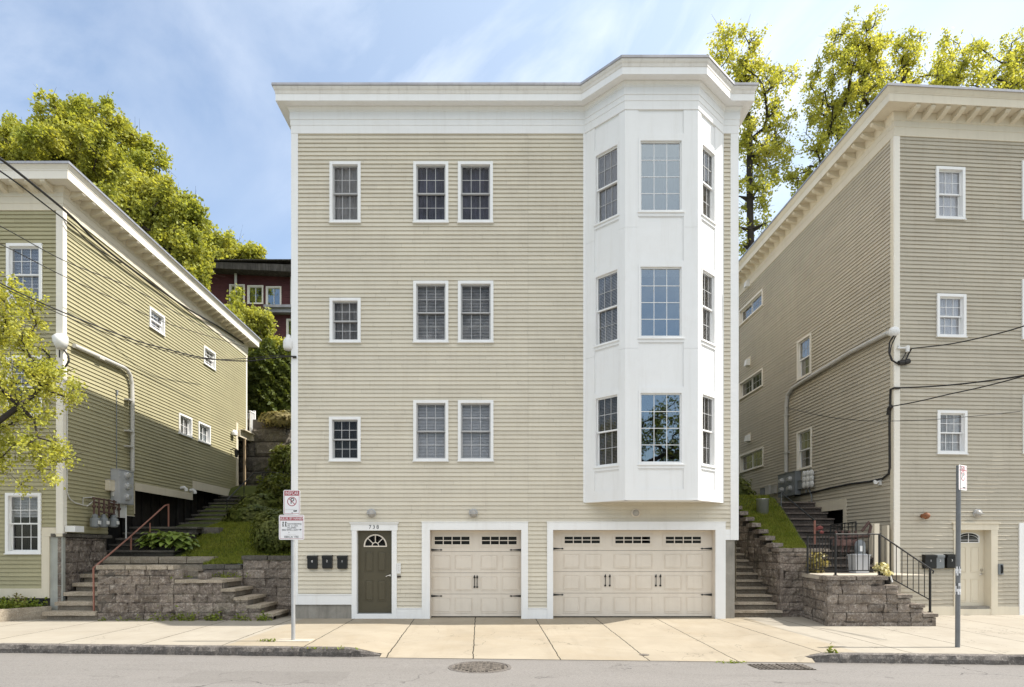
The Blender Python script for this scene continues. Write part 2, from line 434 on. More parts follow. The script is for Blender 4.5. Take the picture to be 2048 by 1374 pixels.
def window(root, fr, u0, u1, z0, z1, style='hung', cas=.07, curtain=None, nc=3, nr=2, trim='white', sashm='white', glassm='glass',
           proud=.05, gm='muntin', deep=.6, label=None, rr=None):
    """u0..z1 is the outside of the casing. curtain: list of (kind, material, z fraction from, to)"""
    rr = rr or random.Random(int((u0 * 31 + z0 * 17) * 100) & 4095)
    mb = MB()
    mb.ring(fr, u0, u1, z0, z1, cas, -.01, proud, wb=cas * .8)
    mb.fbox(fr, u0 - .015, u1 + .015, z0 - .022, z0 - .001, 0, proud + .02)            # sill nosing
    a0, a1, b0, b1 = u0 + cas, u1 - cas, z0 + cas * .8, z1 - cas
    mb.ring(fr, a0 - .012, a1 + .012, b0 - .012, b1 + .012, .014, -.15, -.0101)          # jamb liner
    mb.ring(fr, a0 - .03, a1 + .03, b0 - .03, b1 + .03, .019, -.12, .0)
    w = obj('window', mb, M[trim], root)
    if label: w['label'] = label
    g = MB(); s1 = MB(); mt = MB()
    if style == 'hung':
        zm = (b0 + b1) / 2; sw = .034
        s1.ring(fr, a0, a1, zm - .02, b1, sw, -.055, -.02); g.fbox(fr, a0 + sw, a1 - sw, zm - .02 + sw, b1 - sw, -.042, -.036)
        bars(mt, fr, a0 + sw, a1 - sw, zm - .02 + sw, b1 - sw, nc, nr, .013, -.0355, -.030)
        s2 = MB(); s2.ring(fr, a0 + .004, a1 - .004, b0, zm + .018, sw, -.095, -.06); g.fbox(fr, a0 + sw, a1 - sw, b0 + sw, zm + .018 - sw, -.082, -.076)
        bars(mt, fr, a0 + sw, a1 - sw, b0 + sw, zm + .018 - sw, nc, nr, .013, -.0755, -.070)
        obj('sash', s1, M[sashm], w); obj('sash', s2, M[sashm], w)
    elif style == 'slider':
        um = (a0 + a1) / 2; sw = .03
        for p, q, o in ((a0, um + .015, -.03), (um - .015, a1, -.07)):
            s = MB(); s.ring(fr, p, q, b0, b1, sw, o - .03, o); obj('sash', s, M[sashm], w)
            g.fbox(fr, p + sw, q - sw, b0 + sw, b1 - sw, o - .02, o - .014)
            bars(mt, fr, p + sw, q - sw, b0 + sw, b1 - sw, nc, nr, .012, o - .0135, o - .009)
    else:
        sw = .03
        s1.ring(fr, a0, a1, b0, b1, sw, -.055, -.02); obj('sash', s1, M[sashm], w)
        g.fbox(fr, a0 + sw, a1 - sw, b0 + sw, b1 - sw, -.045, -.039)
        bars(mt, fr, a0 + sw, a1 - sw, b0 + sw, b1 - sw, nc, nr, .014, -.0385, -.033)
    obj('glass', g, M[glassm], w)
    if mt.v: obj('glazing_bars', mt, M[gm], w)
    for kd, mm, f0, f1 in (curtain or []):
        obj('curtain' if kd == 'folds' else 'blind', shade(kd, fr, a0 + .01, a1 - .01, b0 + (b1 - b0) * f0, b0 + (b1 - b0) * f1, -.125, rr), M[mm], w)
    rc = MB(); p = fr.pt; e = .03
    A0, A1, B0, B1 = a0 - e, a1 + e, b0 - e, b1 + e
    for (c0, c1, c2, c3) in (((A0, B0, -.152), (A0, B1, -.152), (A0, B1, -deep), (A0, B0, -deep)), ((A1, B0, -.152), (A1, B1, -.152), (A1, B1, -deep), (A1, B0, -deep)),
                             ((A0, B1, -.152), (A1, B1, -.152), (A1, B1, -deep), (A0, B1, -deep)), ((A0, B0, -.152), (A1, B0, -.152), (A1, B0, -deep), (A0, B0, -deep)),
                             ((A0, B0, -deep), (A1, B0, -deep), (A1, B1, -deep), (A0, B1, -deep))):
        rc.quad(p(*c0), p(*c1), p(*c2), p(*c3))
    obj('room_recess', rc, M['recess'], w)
    return w
def hole(u0, u1, z0, z1, c=.04): return (u0 + c, u1 - c, z0 + c, z1 - c)

def panel(mb, fr, u0, u1, z0, z1, o, g=.014, p=.007):
    """raised field with a moulded groove round it"""
    mb.ring(fr, u0, u1, z0, z1, .011, o, o + p + .003)
    a, b, c, d = u0 + .011 + g, u1 - .011 - g, z0 + .011 + g, z1 - .011 - g
    k = .016
    q = fr.pt
    outer = [q(a, c, o), q(b, c, o), q(b, d, o), q(a, d, o)]; inner = [q(a + k, c + k, o + p), q(b - k, c + k, o + p), q(b - k, d - k, o + p), q(a + k, d - k, o + p)]
    for i in range(4): mb.quad(outer[i], outer[(i + 1) % 4], inner[(i + 1) % 4], inner[i])
    mb.quad(*inner)

def brackets(root, fr, us, z, material, out0=.05, out1=.38, w=.12, h=.17):
    first = None
    prof = [(out0, z - .001), (out1, z - .001), (out1, z - .05), (out1 - .04, z - .085), (out1 * .55, z - h * .8), (out0, z - h)]
    for u in us:
        mb = MB()
        A = [fr.pt(u - w / 2, zz, o) for o, zz in prof]; B = [fr.pt(u + w / 2, zz, o) for o, zz in prof]
        n = len(prof)
        mb.add(A + B, [tuple(range(n))[::-1], tuple(range(n, 2 * n))] + [(i, (i + 1) % n, n + (i + 1) % n, n + i) for i in range(n)])
        obj('bracket', mb, M[material], root)

# ================================================================== MAIN HOUSE
FR = Frame((0, 15, 0), (1, 0, 0), (0, -1, 0))
XL, XR, DB = -5.2, 5.634, 26.0
x82 = lambda px: (px - CX) / 82.0
z82 = lambda py: EYE - (py - CY) / 82.0
house = thing('apartment_house', 'beige clapboard apartment house with white three-storey bay window and two garage doors', 'house', (0.2, 15, 0))
SL = Frame((XL, 15, 0), (0, 1, 0), (-1, 0, 0)); SR = Frame((XR, 15, 0), (0, 1, 0), (1, 0, 0))
wins = []
for (a, b, c, d, cur) in (
        (660, 722, 325, 446, [('folds', 'curtain_grey', 0, 1)]),
        (827, 897, 325, 446, [('folds', 'curtain_navy', 0, 1)]),
        (916, 986, 325, 446, [('folds', 'curtain_navy', 0, 1)]),
        (660, 722, 597, 685, [('folds', 'screen_brown', 0, 1)]),
        (827, 897, 563, 685, [('slats', 'blind_grey', 0, 1)]),
        (916, 987, 563, 685, [('slats', 'blind_grey', 0, 1)]),
        (659, 722, 834, 922, [('folds', 'recess', 0, 1)]),
        (827, 897, 801, 922, [('slats', 'blind_white', 0, 1)]),
        (916, 987, 801, 922, [('slats', 'blind_white', 0, 1)])):
    wins.append((x82(a), x82(b), z82(d), z82(c), cur))
BX0, BX1, BF0, BF1, BD = 1.93, 5.28, 2.75, 4.415, 14.18
ZB, ZF0, ZTOP = 2.83, 11.81, 12.79
holes = [hole(*w[:4]) for w in wins]
DC = (x82(704), x82(794), 0.0, z82(1045))               # front door casing
G1 = (x82(844), x82(1056), 0.0, z82(1045)); G2 = (x82(1094), x82(1450), 0.0, z82(1045))
holes += [(BX0 + .02, BX1 - .02, ZB + .02, 12.2)]
for g in (DC, G1, G2): holes.append((g[0] + .03, g[1] - .03, -1, g[3] - .03))
mb = MB(); zs0 = z82(1193)
siding(mb, FR, XL + .10, x82(1056) , .02 + .20, ZF0 + .03, [h for h in holes] + [(XL, x82(703), -1, zs0)], seam=3.4)
siding(mb, FR, x82(1056), XR - .1, .02 + .20, ZF0 + .03, holes + [(x82(1449), 9, -1, z82(1080))], seam=3.4)
siding(mb, SL, .1, DB - 15, .4, ZF0 + .03, seam=3.4); siding(mb, SR, .1, DB - 15, .4, ZF0 + .03, seam=3.4)
mb.quad(V(XL, DB, 0), V(XR, DB, 0), V(XR, DB, ZF0), V(XL, DB, ZF0))
wall = obj('wall', mb, M['siding'], house)
zcl = z82(1209)
mb = MB(); mb.fbox(FR, XL - .03, XL + .135, zcl, ZF0 + .02, -.01, .03); mb.fbox(SL, -.0, .14, zcl, ZF0 + .02, -.03, .03); obj('corner_board', mb, M['white'], house)
mb = MB(); mb.fbox(FR, XR - .165, XR + .03, z82(1080), ZF0 + .02, -.01, .03); mb.fbox(SR, 0, .14, z82(1080), ZF0 + .02, -.03, .03); obj('corner_board', mb, M['white'], house)
mb = MB()
mb.fbox(FR, x82(1449), XR - .168, z82(1080), z82(1059), -.01, .028); obj('trim_board', mb, M['white'], house)
mb = MB()
mb.fbox(FR, XL + .138, DC[0] - .002, zcl, z82(1190), -.01, .034); mb.fbox(FR, XL + .138, DC[0] - .002, z82(1190), z82(1188), -.01, .045)
obj('trim_board', mb, M['white'], house)
for a, b in ((DC[1] + .002, G1[0] - .002), (G1[1] + .002, G2[0] - .002)):
    mb = MB(); mb.fbox(FR, a, b, -.02, z82(1217), -.01, .034); mb.fbox(FR, a, b, z82(1217), z82(1215.5), -.01, .045); obj('trim_board', mb, M['white'], house)
mb = MB()
mb.fbox(FR, BX0 - .05, BX0, ZB, ZF0 + .02, -.01, .03); obj('trim_board', mb, M['white'], house)
mb = MB(); mb.fbox(FR, BX1, BX1 + .02, ZB, ZF0 + .02, -.01, .03)
obj('trim_board', mb, M['white'], house)
mb = MB()
mb.fbox(FR, XL + .02, DC[0] - .004, -.3, zcl, -.3, -.012); obj('foundation', mb, M['found'], house)
mb = MB(); mb.fbox(FR, x82(1451), XR - .05, -.3, z82(1080), -.4, -.02)
obj('foundation', mb, M['found'], house)
mb = MB(); mb.fbox(SL, .3, DB - 15, -.3, .4, -.3, -.02); mb.fbox(SR, .4, DB - 15, -.3, 4.2, -.3, -.02)
obj('foundation', mb, M['found'], house)
# cornice, following the bay
path = [(XL, DB), (XL, 15), (BX0, 15), (BF0, BD), (BF1, BD), (BX1, 15), (XR, 15), (XR, DB)]
mb = MB(); sweep(mb, path, [(-.25, 12.74), (.34, 12.765), (.378, 12.79), (.38, 12.735), (.362, 12.728)]); obj('roof_edge', mb, M['flash'], house)
mb = MB()
sweep(mb, path, [(.361, 12.745), (.356, 12.70), (.342, 12.665), (.325, 12.64), (.318, 12.61), (.318, 12.585), (.311, 12.58), (.311, 12.565), (.303, 12.565)])
obj('crown_moulding', mb, M['white_old'], house)
mb = MB(); sweep(mb, path, [(.295, 12.58), (.307, 12.575), (.307, 12.41), (.286, 12.41), (.286, 12.425), (.0, 12.425)]); obj('cornice', mb, M['white'], house)
mb = MB()
sweep(mb, path, [(.11, 12.424), (.108, 12.40), (.085, 12.375), (.07, 12.345), (.068, 12.318), (.058, 12.316), (.058, 12.14), (.046, 12.138), (.046, 12.005), (.036, 12.0), (.036, 11.81), (-.02, 11.81)])
obj('frieze', mb, M['white'], house)
mb = MB(); mb.add([V(x, y, 12.75) for x, y in path], [tuple(range(len(path)))]); obj('roof', mb, M['roof'], house)
# bay
BLf = Frame((BX0, 15, 0), (BF0 - BX0, BD - 15, 0), (-(15 - BD), -(BF0 - BX0), 0))
BCf = Frame((BF0, BD, 0), (1, 0, 0), (0, -1, 0))
BRf = Frame((BF1, BD, 0), (BX1 - BF1, 15 - BD, 0), ((15 - BD), -(BX1 - BF1), 0))
zc = lambda py: EYE - (py - CY) * BD / F
rows = [(433, 278), (685, 530), (937, 783)]              # sill bottom, casing top in the photo
rails = [(219, 228), (268, 278), (423, 433), (520, 530), (677, 687), (772, 782), (928, 938), (978, 1001)]
ez = .009
mb = MB()
bayw = []
for fr, ln, uw0, uw1, e0, e1 in ((BLf, (V(BF0, BD, 0) - V(BX0, 15, 0)).length, None, None, 0, ez), (BCf, BF1 - BF0, None, None, ez, ez), (BRf, (V(BX1, 15, 0) - V(BF1, BD, 0)).length, None, None, ez, 0)):
    if fr is BCf: uw0, uw1 = fr.u(1276), fr.u(1367)
    elif fr is BLf: uw0, uw1 = fr.u(1190), fr.u(1239)
    else: uw0, uw1 = fr.u(1401), fr.u(1429)
    for za, zb_ in ((ZB, zc(697) - .002), (zc(697) + .002, zc(455) - .002), (zc(455) + .002, 12.1)):
        mb.fbox(fr, -e0, uw0, za, zb_, -.12, .02); mb.fbox(fr, uw1, ln + e1, za, zb_, -.12, .02)
    mb.fbox(fr, uw0, uw1, zc(219), 12.1, -.12, .019)
    zedge = [zc(y) for y in (219, 268, 423, 520, 677, 772, 928, 978)]
    pan = [(zc(268), zc(219)), (zc(523), zc(433)), (zc(775), zc(685)), (zc(978), zc(937))]
    for a, b in pan:
        mb.fbox(fr, uw0, uw1, a, b, -.12, -.003)
        mb.ring(fr, uw0 + .002, uw1 - .002, a + .002, b - .002, .02, -.003, .009)
    mb.fbox(fr, uw0, uw1, ZB, zc(978), -.12, .019)
    for (yb, yt) in ((278, 268), (433, 425), (530, 523), (685, 677), (782, 775), (937, 929)):
        mb.fbox(fr, uw0, uw1, zc(yb) if yb in (278, 530, 782) else zc(yb), zc(yt), -.12, .024)
    for (yb, yt) in ((425, 278), (677, 530), (929, 782)):
        bayw.append((fr, uw0 + .002, uw1 - .002, zc(yb) + .002, zc(yt) - .002))
    mb.fbox(fr, -e0, ln + e1, ZB - .012, ZB + .012, -.12, .028)
poly = [(BX0 + .02, 15), (BF0, BD + .02), (BF1, BD + .02), (BX1 - .02, 15)]
mb.add([V(x, y, ZB + .004) for x, y in poly], [(0, 1, 2, 3)])
bay = obj('bay_window', mb, M['white'], house)
mb = MB()                                                # butt joint lines of the bay boards, lamp soffit
for i, w in enumerate(wins):
    window(house, FR, *w[:4], curtain=w[4], sashm='sash_grey', gm='muntin')
CB = {0: [('plain', 'blind_white', .82, 1), ('folds', 'curtain_teal', 0, .82)], 1: [('plain', 'blind_white', .9, 1)], 2: [('folds', 'recess', 0, 1)]}
SB = {0: [('folds', 'screen_brown', 0, 1)], 1: [('slats', 'blind_grey', 0, 1)], 2: [('slats', 'screen_brown', 0, 1)]}
for k, (fr, a, b, c, d) in enumerate(bayw):
    r = k % 3
    if fr is BCf: window(house, fr, a, b, c, d, 'fixed', cas=.05, curtain=CB[r], nc=3, nr=4, glassm='glass_mirror', proud=.03, gm='white')
    else: window(house, fr, a, b, c, d, 'hung', cas=.04, curtain=SB[r], sashm='white', proud=.03, deep=.35, gm='muntin')
# front door
def arc(mb, fr, cu, cz, r0, r1, a0, a1, o0, o1, n=16, ez=1.0):
    for i in range(n):
        t0, t1 = a0 + (a1 - a0) * i / n, a0 + (a1 - a0) * (i + 1) / n
        c = lambda r, t: (cu + r * math.cos(t), cz + r * math.sin(t) * ez)
        q = [c(r0, t0), c(r1, t0), c(r1, t1), c(r0, t1)]
        A = [fr.pt(u, z, o0) for u, z in q]; B = [fr.pt(u, z, o1) for u, z in q]
        mb.add(A + B, [(0, 1, 2, 3), (4, 5, 6, 7), (0, 1, 5, 4), (1, 2, 6, 5), (2, 3, 7, 6), (3, 0, 4, 7)])
def spoke(mb, fr, cu, cz, r0, r1, t, w, o0, o1, ez=1.0):
    dx, dz = math.cos(t), math.sin(t)
    q = [(cu + dx * r0 - dz * w, cz + (dz * r0 + dx * w) * ez), (cu + dx * r1 - dz * w, cz + (dz * r1 + dx * w) * ez), (cu + dx * r1 + dz * w, cz + (dz * r1 - dx * w) * ez), (cu + dx * r0 + dz * w, cz + (dz * r0 - dx * w) * ez)]
    A = [fr.pt(u, z, o0) for u, z in q]; B = [fr.pt(u, z, o1) for u, z in q]
    mb.add(A + B, [(4, 5, 6, 7), (0, 1, 5, 4), (1, 2, 6, 5), (2, 3, 7, 6), (3, 0, 4, 7)])
def lever(mb, fr, u, z, o, s=-1):
    mb.tube([fr.pt(u, z, o), fr.pt(u, z, o + .05)], .025, 12)
    mb.tube([fr.pt(u, z, o + .05), fr.pt(u + s * .05, z - .005, o + .055), fr.pt(u + s * .10, z - .03, o + .05)], .012, 8)

cs = MB()
d0, d1, dz0, dz1 = x82(714), x82(784), .115, z82(1061)
cs.fbox(FR, DC[0], d0, -.01, z82(1061), -.01, .04); cs.fbox(FR, d1, DC[1], -.01, z82(1061), -.01, .04)
cs.fbox(FR, DC[0] - .02, DC[1] + .02, z82(1061), z82(1048.5), -.01, .045)
cs.fbox(FR, DC[0] - .035, DC[1] + .035, z82(1048.5), z82(1046.8), -.01, .06); cs.fbox(FR, DC[0] - .05, DC[1] + .05, z82(1046.8), z82(1045), -.01, .08)
cs.fbox(FR, d0, d1, -.01, dz0, -.05, .038)
cs.fbox(FR, d0 - .02, d0, dz0, dz1, -.16, -.0102); cs.fbox(FR, d1, d1 + .02, dz0, dz1, -.16, -.0102); cs.fbox(FR, d0 - .02, d1 + .02, dz1, dz1 + .02, -.16, -.0102)
casing = obj('door_casing', cs, M['white'], house)
text('house_number', '738', .13, FR.pt(x82(748.5), z82(1054.5), .047), house, M['sign_black'], sx=.95, space=1.5)
mb = MB(); o = -.11
mb.fbox(FR, d0, d1, dz0 + .012, dz1 - .004, o - .045, o)
cu = (d0 + d1) / 2
for a, b in ((cu - .255, cu - .055), (cu + .055, cu + .255)):
    panel(mb, FR, a, b, z82(1144), z82(1103), o); panel(mb, FR, a, b, z82(1203), z82(1161), o)
dr = obj('front_door', mb, M['door_olive'], house)
mb = MB(); zf = z82(1091.5); r = .285
arc(mb, FR, cu, zf, r - .032, r, 0, math.pi, o, o + .018); mb.fbox(FR, cu - r, cu + r, zf - .028, zf, o, o + .018)
arc(mb, FR, cu, zf, .07, .09, 0, math.pi, o, o + .014)
for k in range(1, 4): spoke(mb, FR, cu, zf, .09, r - .032, math.pi * k / 4, .010, o, o + .014)
obj('fanlight_frame', mb, M['garage'], dr)
mb = MB(); arc(mb, FR, cu, zf, 0.001, r - .03, 0, math.pi, o + .002, o + .006); obj('fanlight', mb, M['glass_dark'], dr)
mb = MB(); arc(mb, FR, cu, zf, 0.001, r - .03, 0, math.pi, o + .0003, o + .0012); obj('fanlight_backing', mb, M['recess'], dr)
mb = MB(); lever(mb, FR, d1 - .06, z82(1151), o); obj('handle', mb, M['chrome'], dr)
mb = MB(); mb.fbox(FR, d0, d1, dz0, dz0 + .012, -.15, -.02); obj('threshold', mb, M['grey_dark'], dr)

def garage(G, o0, o1, ztop, groups, pans, wnds, handles, hz, secs, label):
    cs = MB()
    cs.fbox(FR, G[0], o0, -.02, G[3], -.01, .045); cs.fbox(FR, o1, G[1], -.02, G[3], -.01, .045); cs.fbox(FR, o0, o1, ztop, G[3], -.01, .045)
    cs.fbox(FR, G[0] - .01, G[1] + .01, G[3], G[3] + .02, -.01, .055)
    obj('garage_casing', cs, M['white'], house)
    jb = MB(); dp = -.26
    jb.fbox(FR, o0 - .03, o0, -.02, ztop, dp - .06, -.0103); jb.fbox(FR, o1, o1 + .03, -.02, ztop, dp - .06, -.0103); jb.fbox(FR, o0 - .03, o1 + .03, ztop, ztop + .03, dp - .06, -.0103)
    obj('garage_jamb', jb, M['garage'], house)
    mb = MB(); o = dp + .04; g = .004
    zz = [ztop - .0] + [z82(y) for y in secs] + [.03]
    for a, b in zip(zz[1:], zz[:-1]):
        mb.fbox(FR, o0 + .003, o1 - .003, a + g, b - g, dp - .04, o)
    mb.fbox(FR, o0, o1, .0, ztop, dp - .05, dp - .041, .3)
    for (x0, x1) in pans:
        for a, b in zip(zz[2:], zz[1:-1]): panel(mb, FR, x82(x0) + .01, x82(x1) - .01, a + .085, b - .085, o, .01, .008)
    door = obj('garage_door', mb, M['garage'], house); door['label'] = label
    for (x0, x1) in wnds:
        w = MB(); u0, u1, a, b = x82(x0), x82(x1), zz[1] + .16, zz[0] - .14
        w.ring(FR, u0 - .06, u1 + .06, a - .045, b + .045, .045, o, o + .014); w.ring(FR, u0 - .016, u1 + .016, a - .001, b + .001, .02, o, o + .024)
        bars(w, FR, u0, u1, a, b, 4, 2, .02, o, o + .02)
        wo = obj('door_window', w, M['garage'], door)
        gl = MB(); gl.fbox(FR, u0, u1, a, b, o + .003, o + .007); obj('glass', gl, M['glass_dark'], wo)
        gl = MB(); gl.quad(*[FR.pt(u, z, o + .0015) for u, z in ((u0, a), (u1, a), (u1, b), (u0, b))]); obj('pane_backing', gl, M['recess'], wo)
    for hx in handles:
        h = MB(); u = x82(hx)
        h.tube([FR.pt(u, hz[2] + .01, o + .03), FR.pt(u, hz[3] - .01, o + .03)], .009, 8)
        for z in (hz[2], hz[3]): h.lathe(FR.pt(u, z, o), [(.001, .04), (.02, .034), (.026, .01), (.026, 0)], 10, FR.N)
        h.lathe(FR.pt(u, hz[3] + .012, o + .03), [(0.016, -.01), (.019, .01), (.002, .05)], 8)
        obj('pull_handle', h, M['iron'], door)
    for z in hz[:2]:
        for u, s in ((o0 + .003, 1), (o1 - .003, -1)):
            h = MB()
            q = [(0, .028), (.22, .007), (.225, .016), (.25, .02), (.28, 0), (.25, -.02), (.225, -.016), (.22, -.007), (0, -.028)]
            A = [FR.pt(u + s * a, z + b, o + .001) for a, b in q]; B = [FR.pt(u + s * a, z + b, o + .012) for a, b in q]
            n = len(q); h.add(A + B, [tuple(range(n, 2 * n))] + [(i, (i + 1) % n, n + (i + 1) % n, n + i) for i in range(n)])
            obj('strap_hinge', h, M['iron'], door)
gx = lambda z: 580 + z / 3.488
gy = lambda z: 980 + z / 3.488
g2 = lambda z: 1060 + z / 3.488
garage(G1, x82(860), x82(1042.5), z82(1060), 2, [(gx(985), gx(1118)), (gx(1142), gx(1272)), (gx(1325), gx(1450)), (gx(1476), gx(1604))],
       [(gx(1001), gx(1250)), (gx(1335), gx(1583))], (gx(1284), gx(1303)), (z82(gy(418)), z82(gy(744)), z82(gy(680)), z82(gy(612))), (1103.3, 1146.3, 1189.3), 'narrow beige garage door with two windows')
garage(G2, x82(1106), x82(1430), z82(1060), 3, [(g2(236), g2(358)), (g2(388), g2(512)), (g2(593), g2(718)), (g2(748), g2(872)), (g2(950), g2(1078)), (g2(1105), g2(1229))],
       [(g2(246), g2(497)), (g2(604), g2(853)), (g2(961), g2(1212))], (g2(535), g2(567), g2(893), g2(925)), (z82(gy(409)), z82(gy(735)), z82(gy(670)), z82(gy(606))), (1101, 1144, 1187.5), 'wide beige garage door with three windows')

# things fixed to the house front
def mailbox(name, label, u, z, fr, group, mark, mat_='black', w=.235, h=.33, d=.11):
    b = thing(name, label, 'mailbox', fr.pt(u, z, .02), group)
    mb = MB(); mb.fbox(fr, u - w / 2, u + w / 2, z + .02, z + h - .03, .022, .022 + d * .8)
    mb.fbox(fr, u - w / 2 + .008, u + w / 2 - .008, z, z + .02, .022, .022 + d * .65)
    obj('box', mb, M[mat_], b)
    mb = MB(); p = fr.pt
    z1 = z + h; zz = z + h - .03
    mb.hexa([p(u - w/2 - .006, zz, .02 + d), p(u + w/2 + .006, zz, .02 + d), p(u + w/2 + .006, zz, .022), p(u - w/2 - .006, zz, .022),
             p(u - w/2 - .006, zz + .012, .02 + d), p(u + w/2 + .006, zz + .012, .02 + d), p(u + w/2 + .006, z1, .022), p(u - w/2 - .006, z1, .022)])
    mb.fbox(fr, u - w / 2 - .004, u + w / 2 + .004, zz - .05, zz, .021 + d * .8, .02 + d)
    obj('lid', mb, M[mat_], b)
    text('number_decal', mark, .075, fr.pt(u, z + h * .55, .022 + d * .8 + .002), b, M['sign_white'])
    return b
mailbox('mailbox', 'black wall mailbox marked 0, the one nearest the corner board of the beige house', x82(627), z82(1137.5), FR, 'black mailboxes by the olive door', '0')
b2 = mailbox('mailbox', 'black wall mailbox with white label, middle one of three beside the olive door', x82(656.5), z82(1137), FR, 'black mailboxes by the olive door', '2')
mb = MB(); mb.fbox(FR, x82(656.5) - .065, x82(656.5) + .065, z82(1115.5), z82(1113), .1185, .1225); obj('name_label', mb, M['blind_white'], b2)
mailbox('mailbox', 'black wall mailbox marked 1, the one next to the olive door frame', x82(686.5), z82(1137.5), FR, 'black mailboxes by the olive door', '1')
def bulkhead(label, u, z, fr, group):
    b = thing('wall_lamp', label, 'lamp', fr.pt(u, z, .02), group)
    mb = MB(); mb.lathe(fr.pt(u, z, .018), [(.001, .0), (.105, 0), (.105, .02), (.09, .045)], 20, fr.N)
    arc(mb, fr, u, z + .0, .085, .112, .15, math.pi - .15, .04, .085)
    obj('housing', mb, M['sash_grey'], b)
    mb = MB(); mb.lathe(fr.pt(u, z - .005, .05), [(.095, 0), (.09, .03), (.07, .065), (.035, .085), (.002, .09)], 20, fr.N); obj('lens', mb, M['lamp'], b, smooth=True)
    mb = MB(); mb.fbox(fr, u - .10, u + .10, z - .012, z, .1, .146); obj('guard', mb, M['sash_grey'], b)
bulkhead('grey hooded bulkhead lamp on the siding above the olive door', x82(744), z82(1027), FR, 'grey wall lamps on the beige house')
bulkhead('grey hooded bulkhead lamp on the siding above the narrow garage door', x82(947), z82(1027), FR, 'grey wall lamps on the beige house')
b = thing('wall_lamp', 'round beige flush lamp under the bay window', 'lamp', FR.pt(x82(1271), z82(1026), .02), 'grey wall lamps on the beige house')
mb = MB(); mb.lathe(FR.pt(x82(1271), z82(1026), .015), [(.001, 0), (.108, 0), (.108, .03), (.085, .045), (.08, .035)], 24, FR.N); obj('housing', mb, M['garage'], b)
mb = MB(); mb.lathe(FR.pt(x82(1271), z82(1026), .045), [(.082, 0), (.07, .03), (.04, .045), (.002, .05)], 20, FR.N); obj('lens', mb, M['lamp'], b, smooth=True)
b = thing('intercom', 'white intercom panel on the siding beside the olive door', 'intercom', FR.pt(x82(798), z82(1147), .02))
mb = MB(); mb.fbox(FR, x82(794.6), x82(802), z82(1147), z82(1126), .02, .05); obj('panel', mb, M['white_plastic'], b)
mb = MB()
for i in range(3): mb.fbox(FR, x82(797), x82(799.5), z82(1131 + i * 5), z82(1129.5 + i * 5), .05, .053)
obj('buttons', mb, M['blind_grey'], b)
mb = MB(); mb.fbox(FR, x82(794.8), x82(802), z82(1155), z82(1151), .02, .035)
tag(obj('door_label', mb, M['bark'], loc=FR.pt(x82(798), z82(1155), .02)), 'small brown name plate just below the white intercom', 'name plate')
b = thing('weatherhead', 'white cap on the left corner board of the beige house', 'weatherhead', (-5.35, 15.0, 6.6), 'white service caps on house corners')
mb = MB(); c = P(577, 686, 15.0)
mb.lathe(c + V(0, 0, -.17), [(.001, 0), (.10, 0), (.125, .06), (.125, .2), (.09, .27), (.06, .3), (.05, .36), (.001, .38)], 16); obj('cap', mb, M['white_plastic'], b, smooth=True)
mb = MB(); mb.tube([c + V(.05, 0, -.1), c + V(.16, .03, -.1)], .035); mb.tube([P(586, 714, 14.95) + V(.08, 0, 0), P(586, 714, 14.95)], .03); obj('bracket', mb, M['iron'], b)
# ================================================================== LEFT HOUSE
LO = V((125 - CX) * 15.2 / F, 15.2, 0)
LF = Frame(LO, (1, 0, 0), (0, -1, 0)); LU = V(-.03, 1, 0).normalized(); LS = Frame(LO, LU, (1, .03, 0))
LLEN = LS.u(493)
lhouse = thing('green_house', 'olive green clapboard house with bracketed cream cornice beside the stone steps', 'house', LO)
zl = lambda py: EYE - (py - CY) * 15.2 / F
LW = []
for a, b, c, d, cur in ((15, 86, 488, 608, [('slats', 'curtain_pale', 0, 1)]), (15, 86, 712, 832, [('folds', 'curtain_grey', 0, 1)]), (13, 84, 986, 1107, [('slats', 'blind_white', .62, 1)])):
    LW.append((LF.u(a), LF.u(b), zl(d), zl(c), cur))
LSW = []
for a, b, c, d in ((297, 327, 612, 672), (406, 429, 690, 741), (356, 382, 825, 876), (395, 419, 842, 890)):
    u0, u1 = LS.u(a), LS.u(b); 
    zt = (LS.z(a, c) + 0) ; zb = LS.z(b, d)
    LSW.append((u0, u1, zb, zt))
WL = 9.0
ZLF = 10.05
uA, uB, uC = LS.u(268), LS.u(384), LS.u(475)
zT1, zT1b = LS.z(268, 965), LS.z(268, 981)
zT2, zT2b = LS.z(384, 961), LS.z(384, 978)
zTop2 = LS.z(475, 858)
mb = MB(); rr = random.Random(5)
hl = [hole(*w[:4], .03) for w in LW] + [(LF.u(85) - .005, .01, -1, zl(1057)), (LF.u(100), .01, -1, 2.1)]
siding(mb, LF, -WL, -.12, zl(1177) + .0, ZLF + .03, hl, rr=rr)
hs = [hole(*w, .03) for w in LSW]
hs += [(LS.u(215), LS.u(268), -1, LS.z(250, 1030)), (uA, uB, -1, zT1 - .02), (uB, uC, -1, zT2 - .02), (uC, 99, -1, zTop2)]
hs += [(-1, LS.u(216), -1, 2.1)]
siding(mb, LS, .11, LLEN, 1.72, ZLF + .03, hs, rr=rr)
bk = LS.pt(LLEN, 0); mb.quad(bk + V(0, 0, zTop2), V(bk.x - WL, bk.y, zTop2), V(bk.x - WL, bk.y, ZLF), bk + V(0, 0, ZLF))
mb.quad(V(LO.x - WL, 15.2, 0), V(bk.x - WL, bk.y, 0), V(bk.x - WL, bk.y, ZLF), V(LO.x - WL, 15.2, ZLF))
obj('wall', mb, M['olive'], lhouse)
mb = MB()
mb.fbox(LF, -.14, .03, 2.08, ZLF + .02, -.01, .03); mb.fbox(LS, .0, .115, 2.08, ZLF + .02, -.03, .03)
obj('corner_board', mb, M['cream_light'], lhouse)
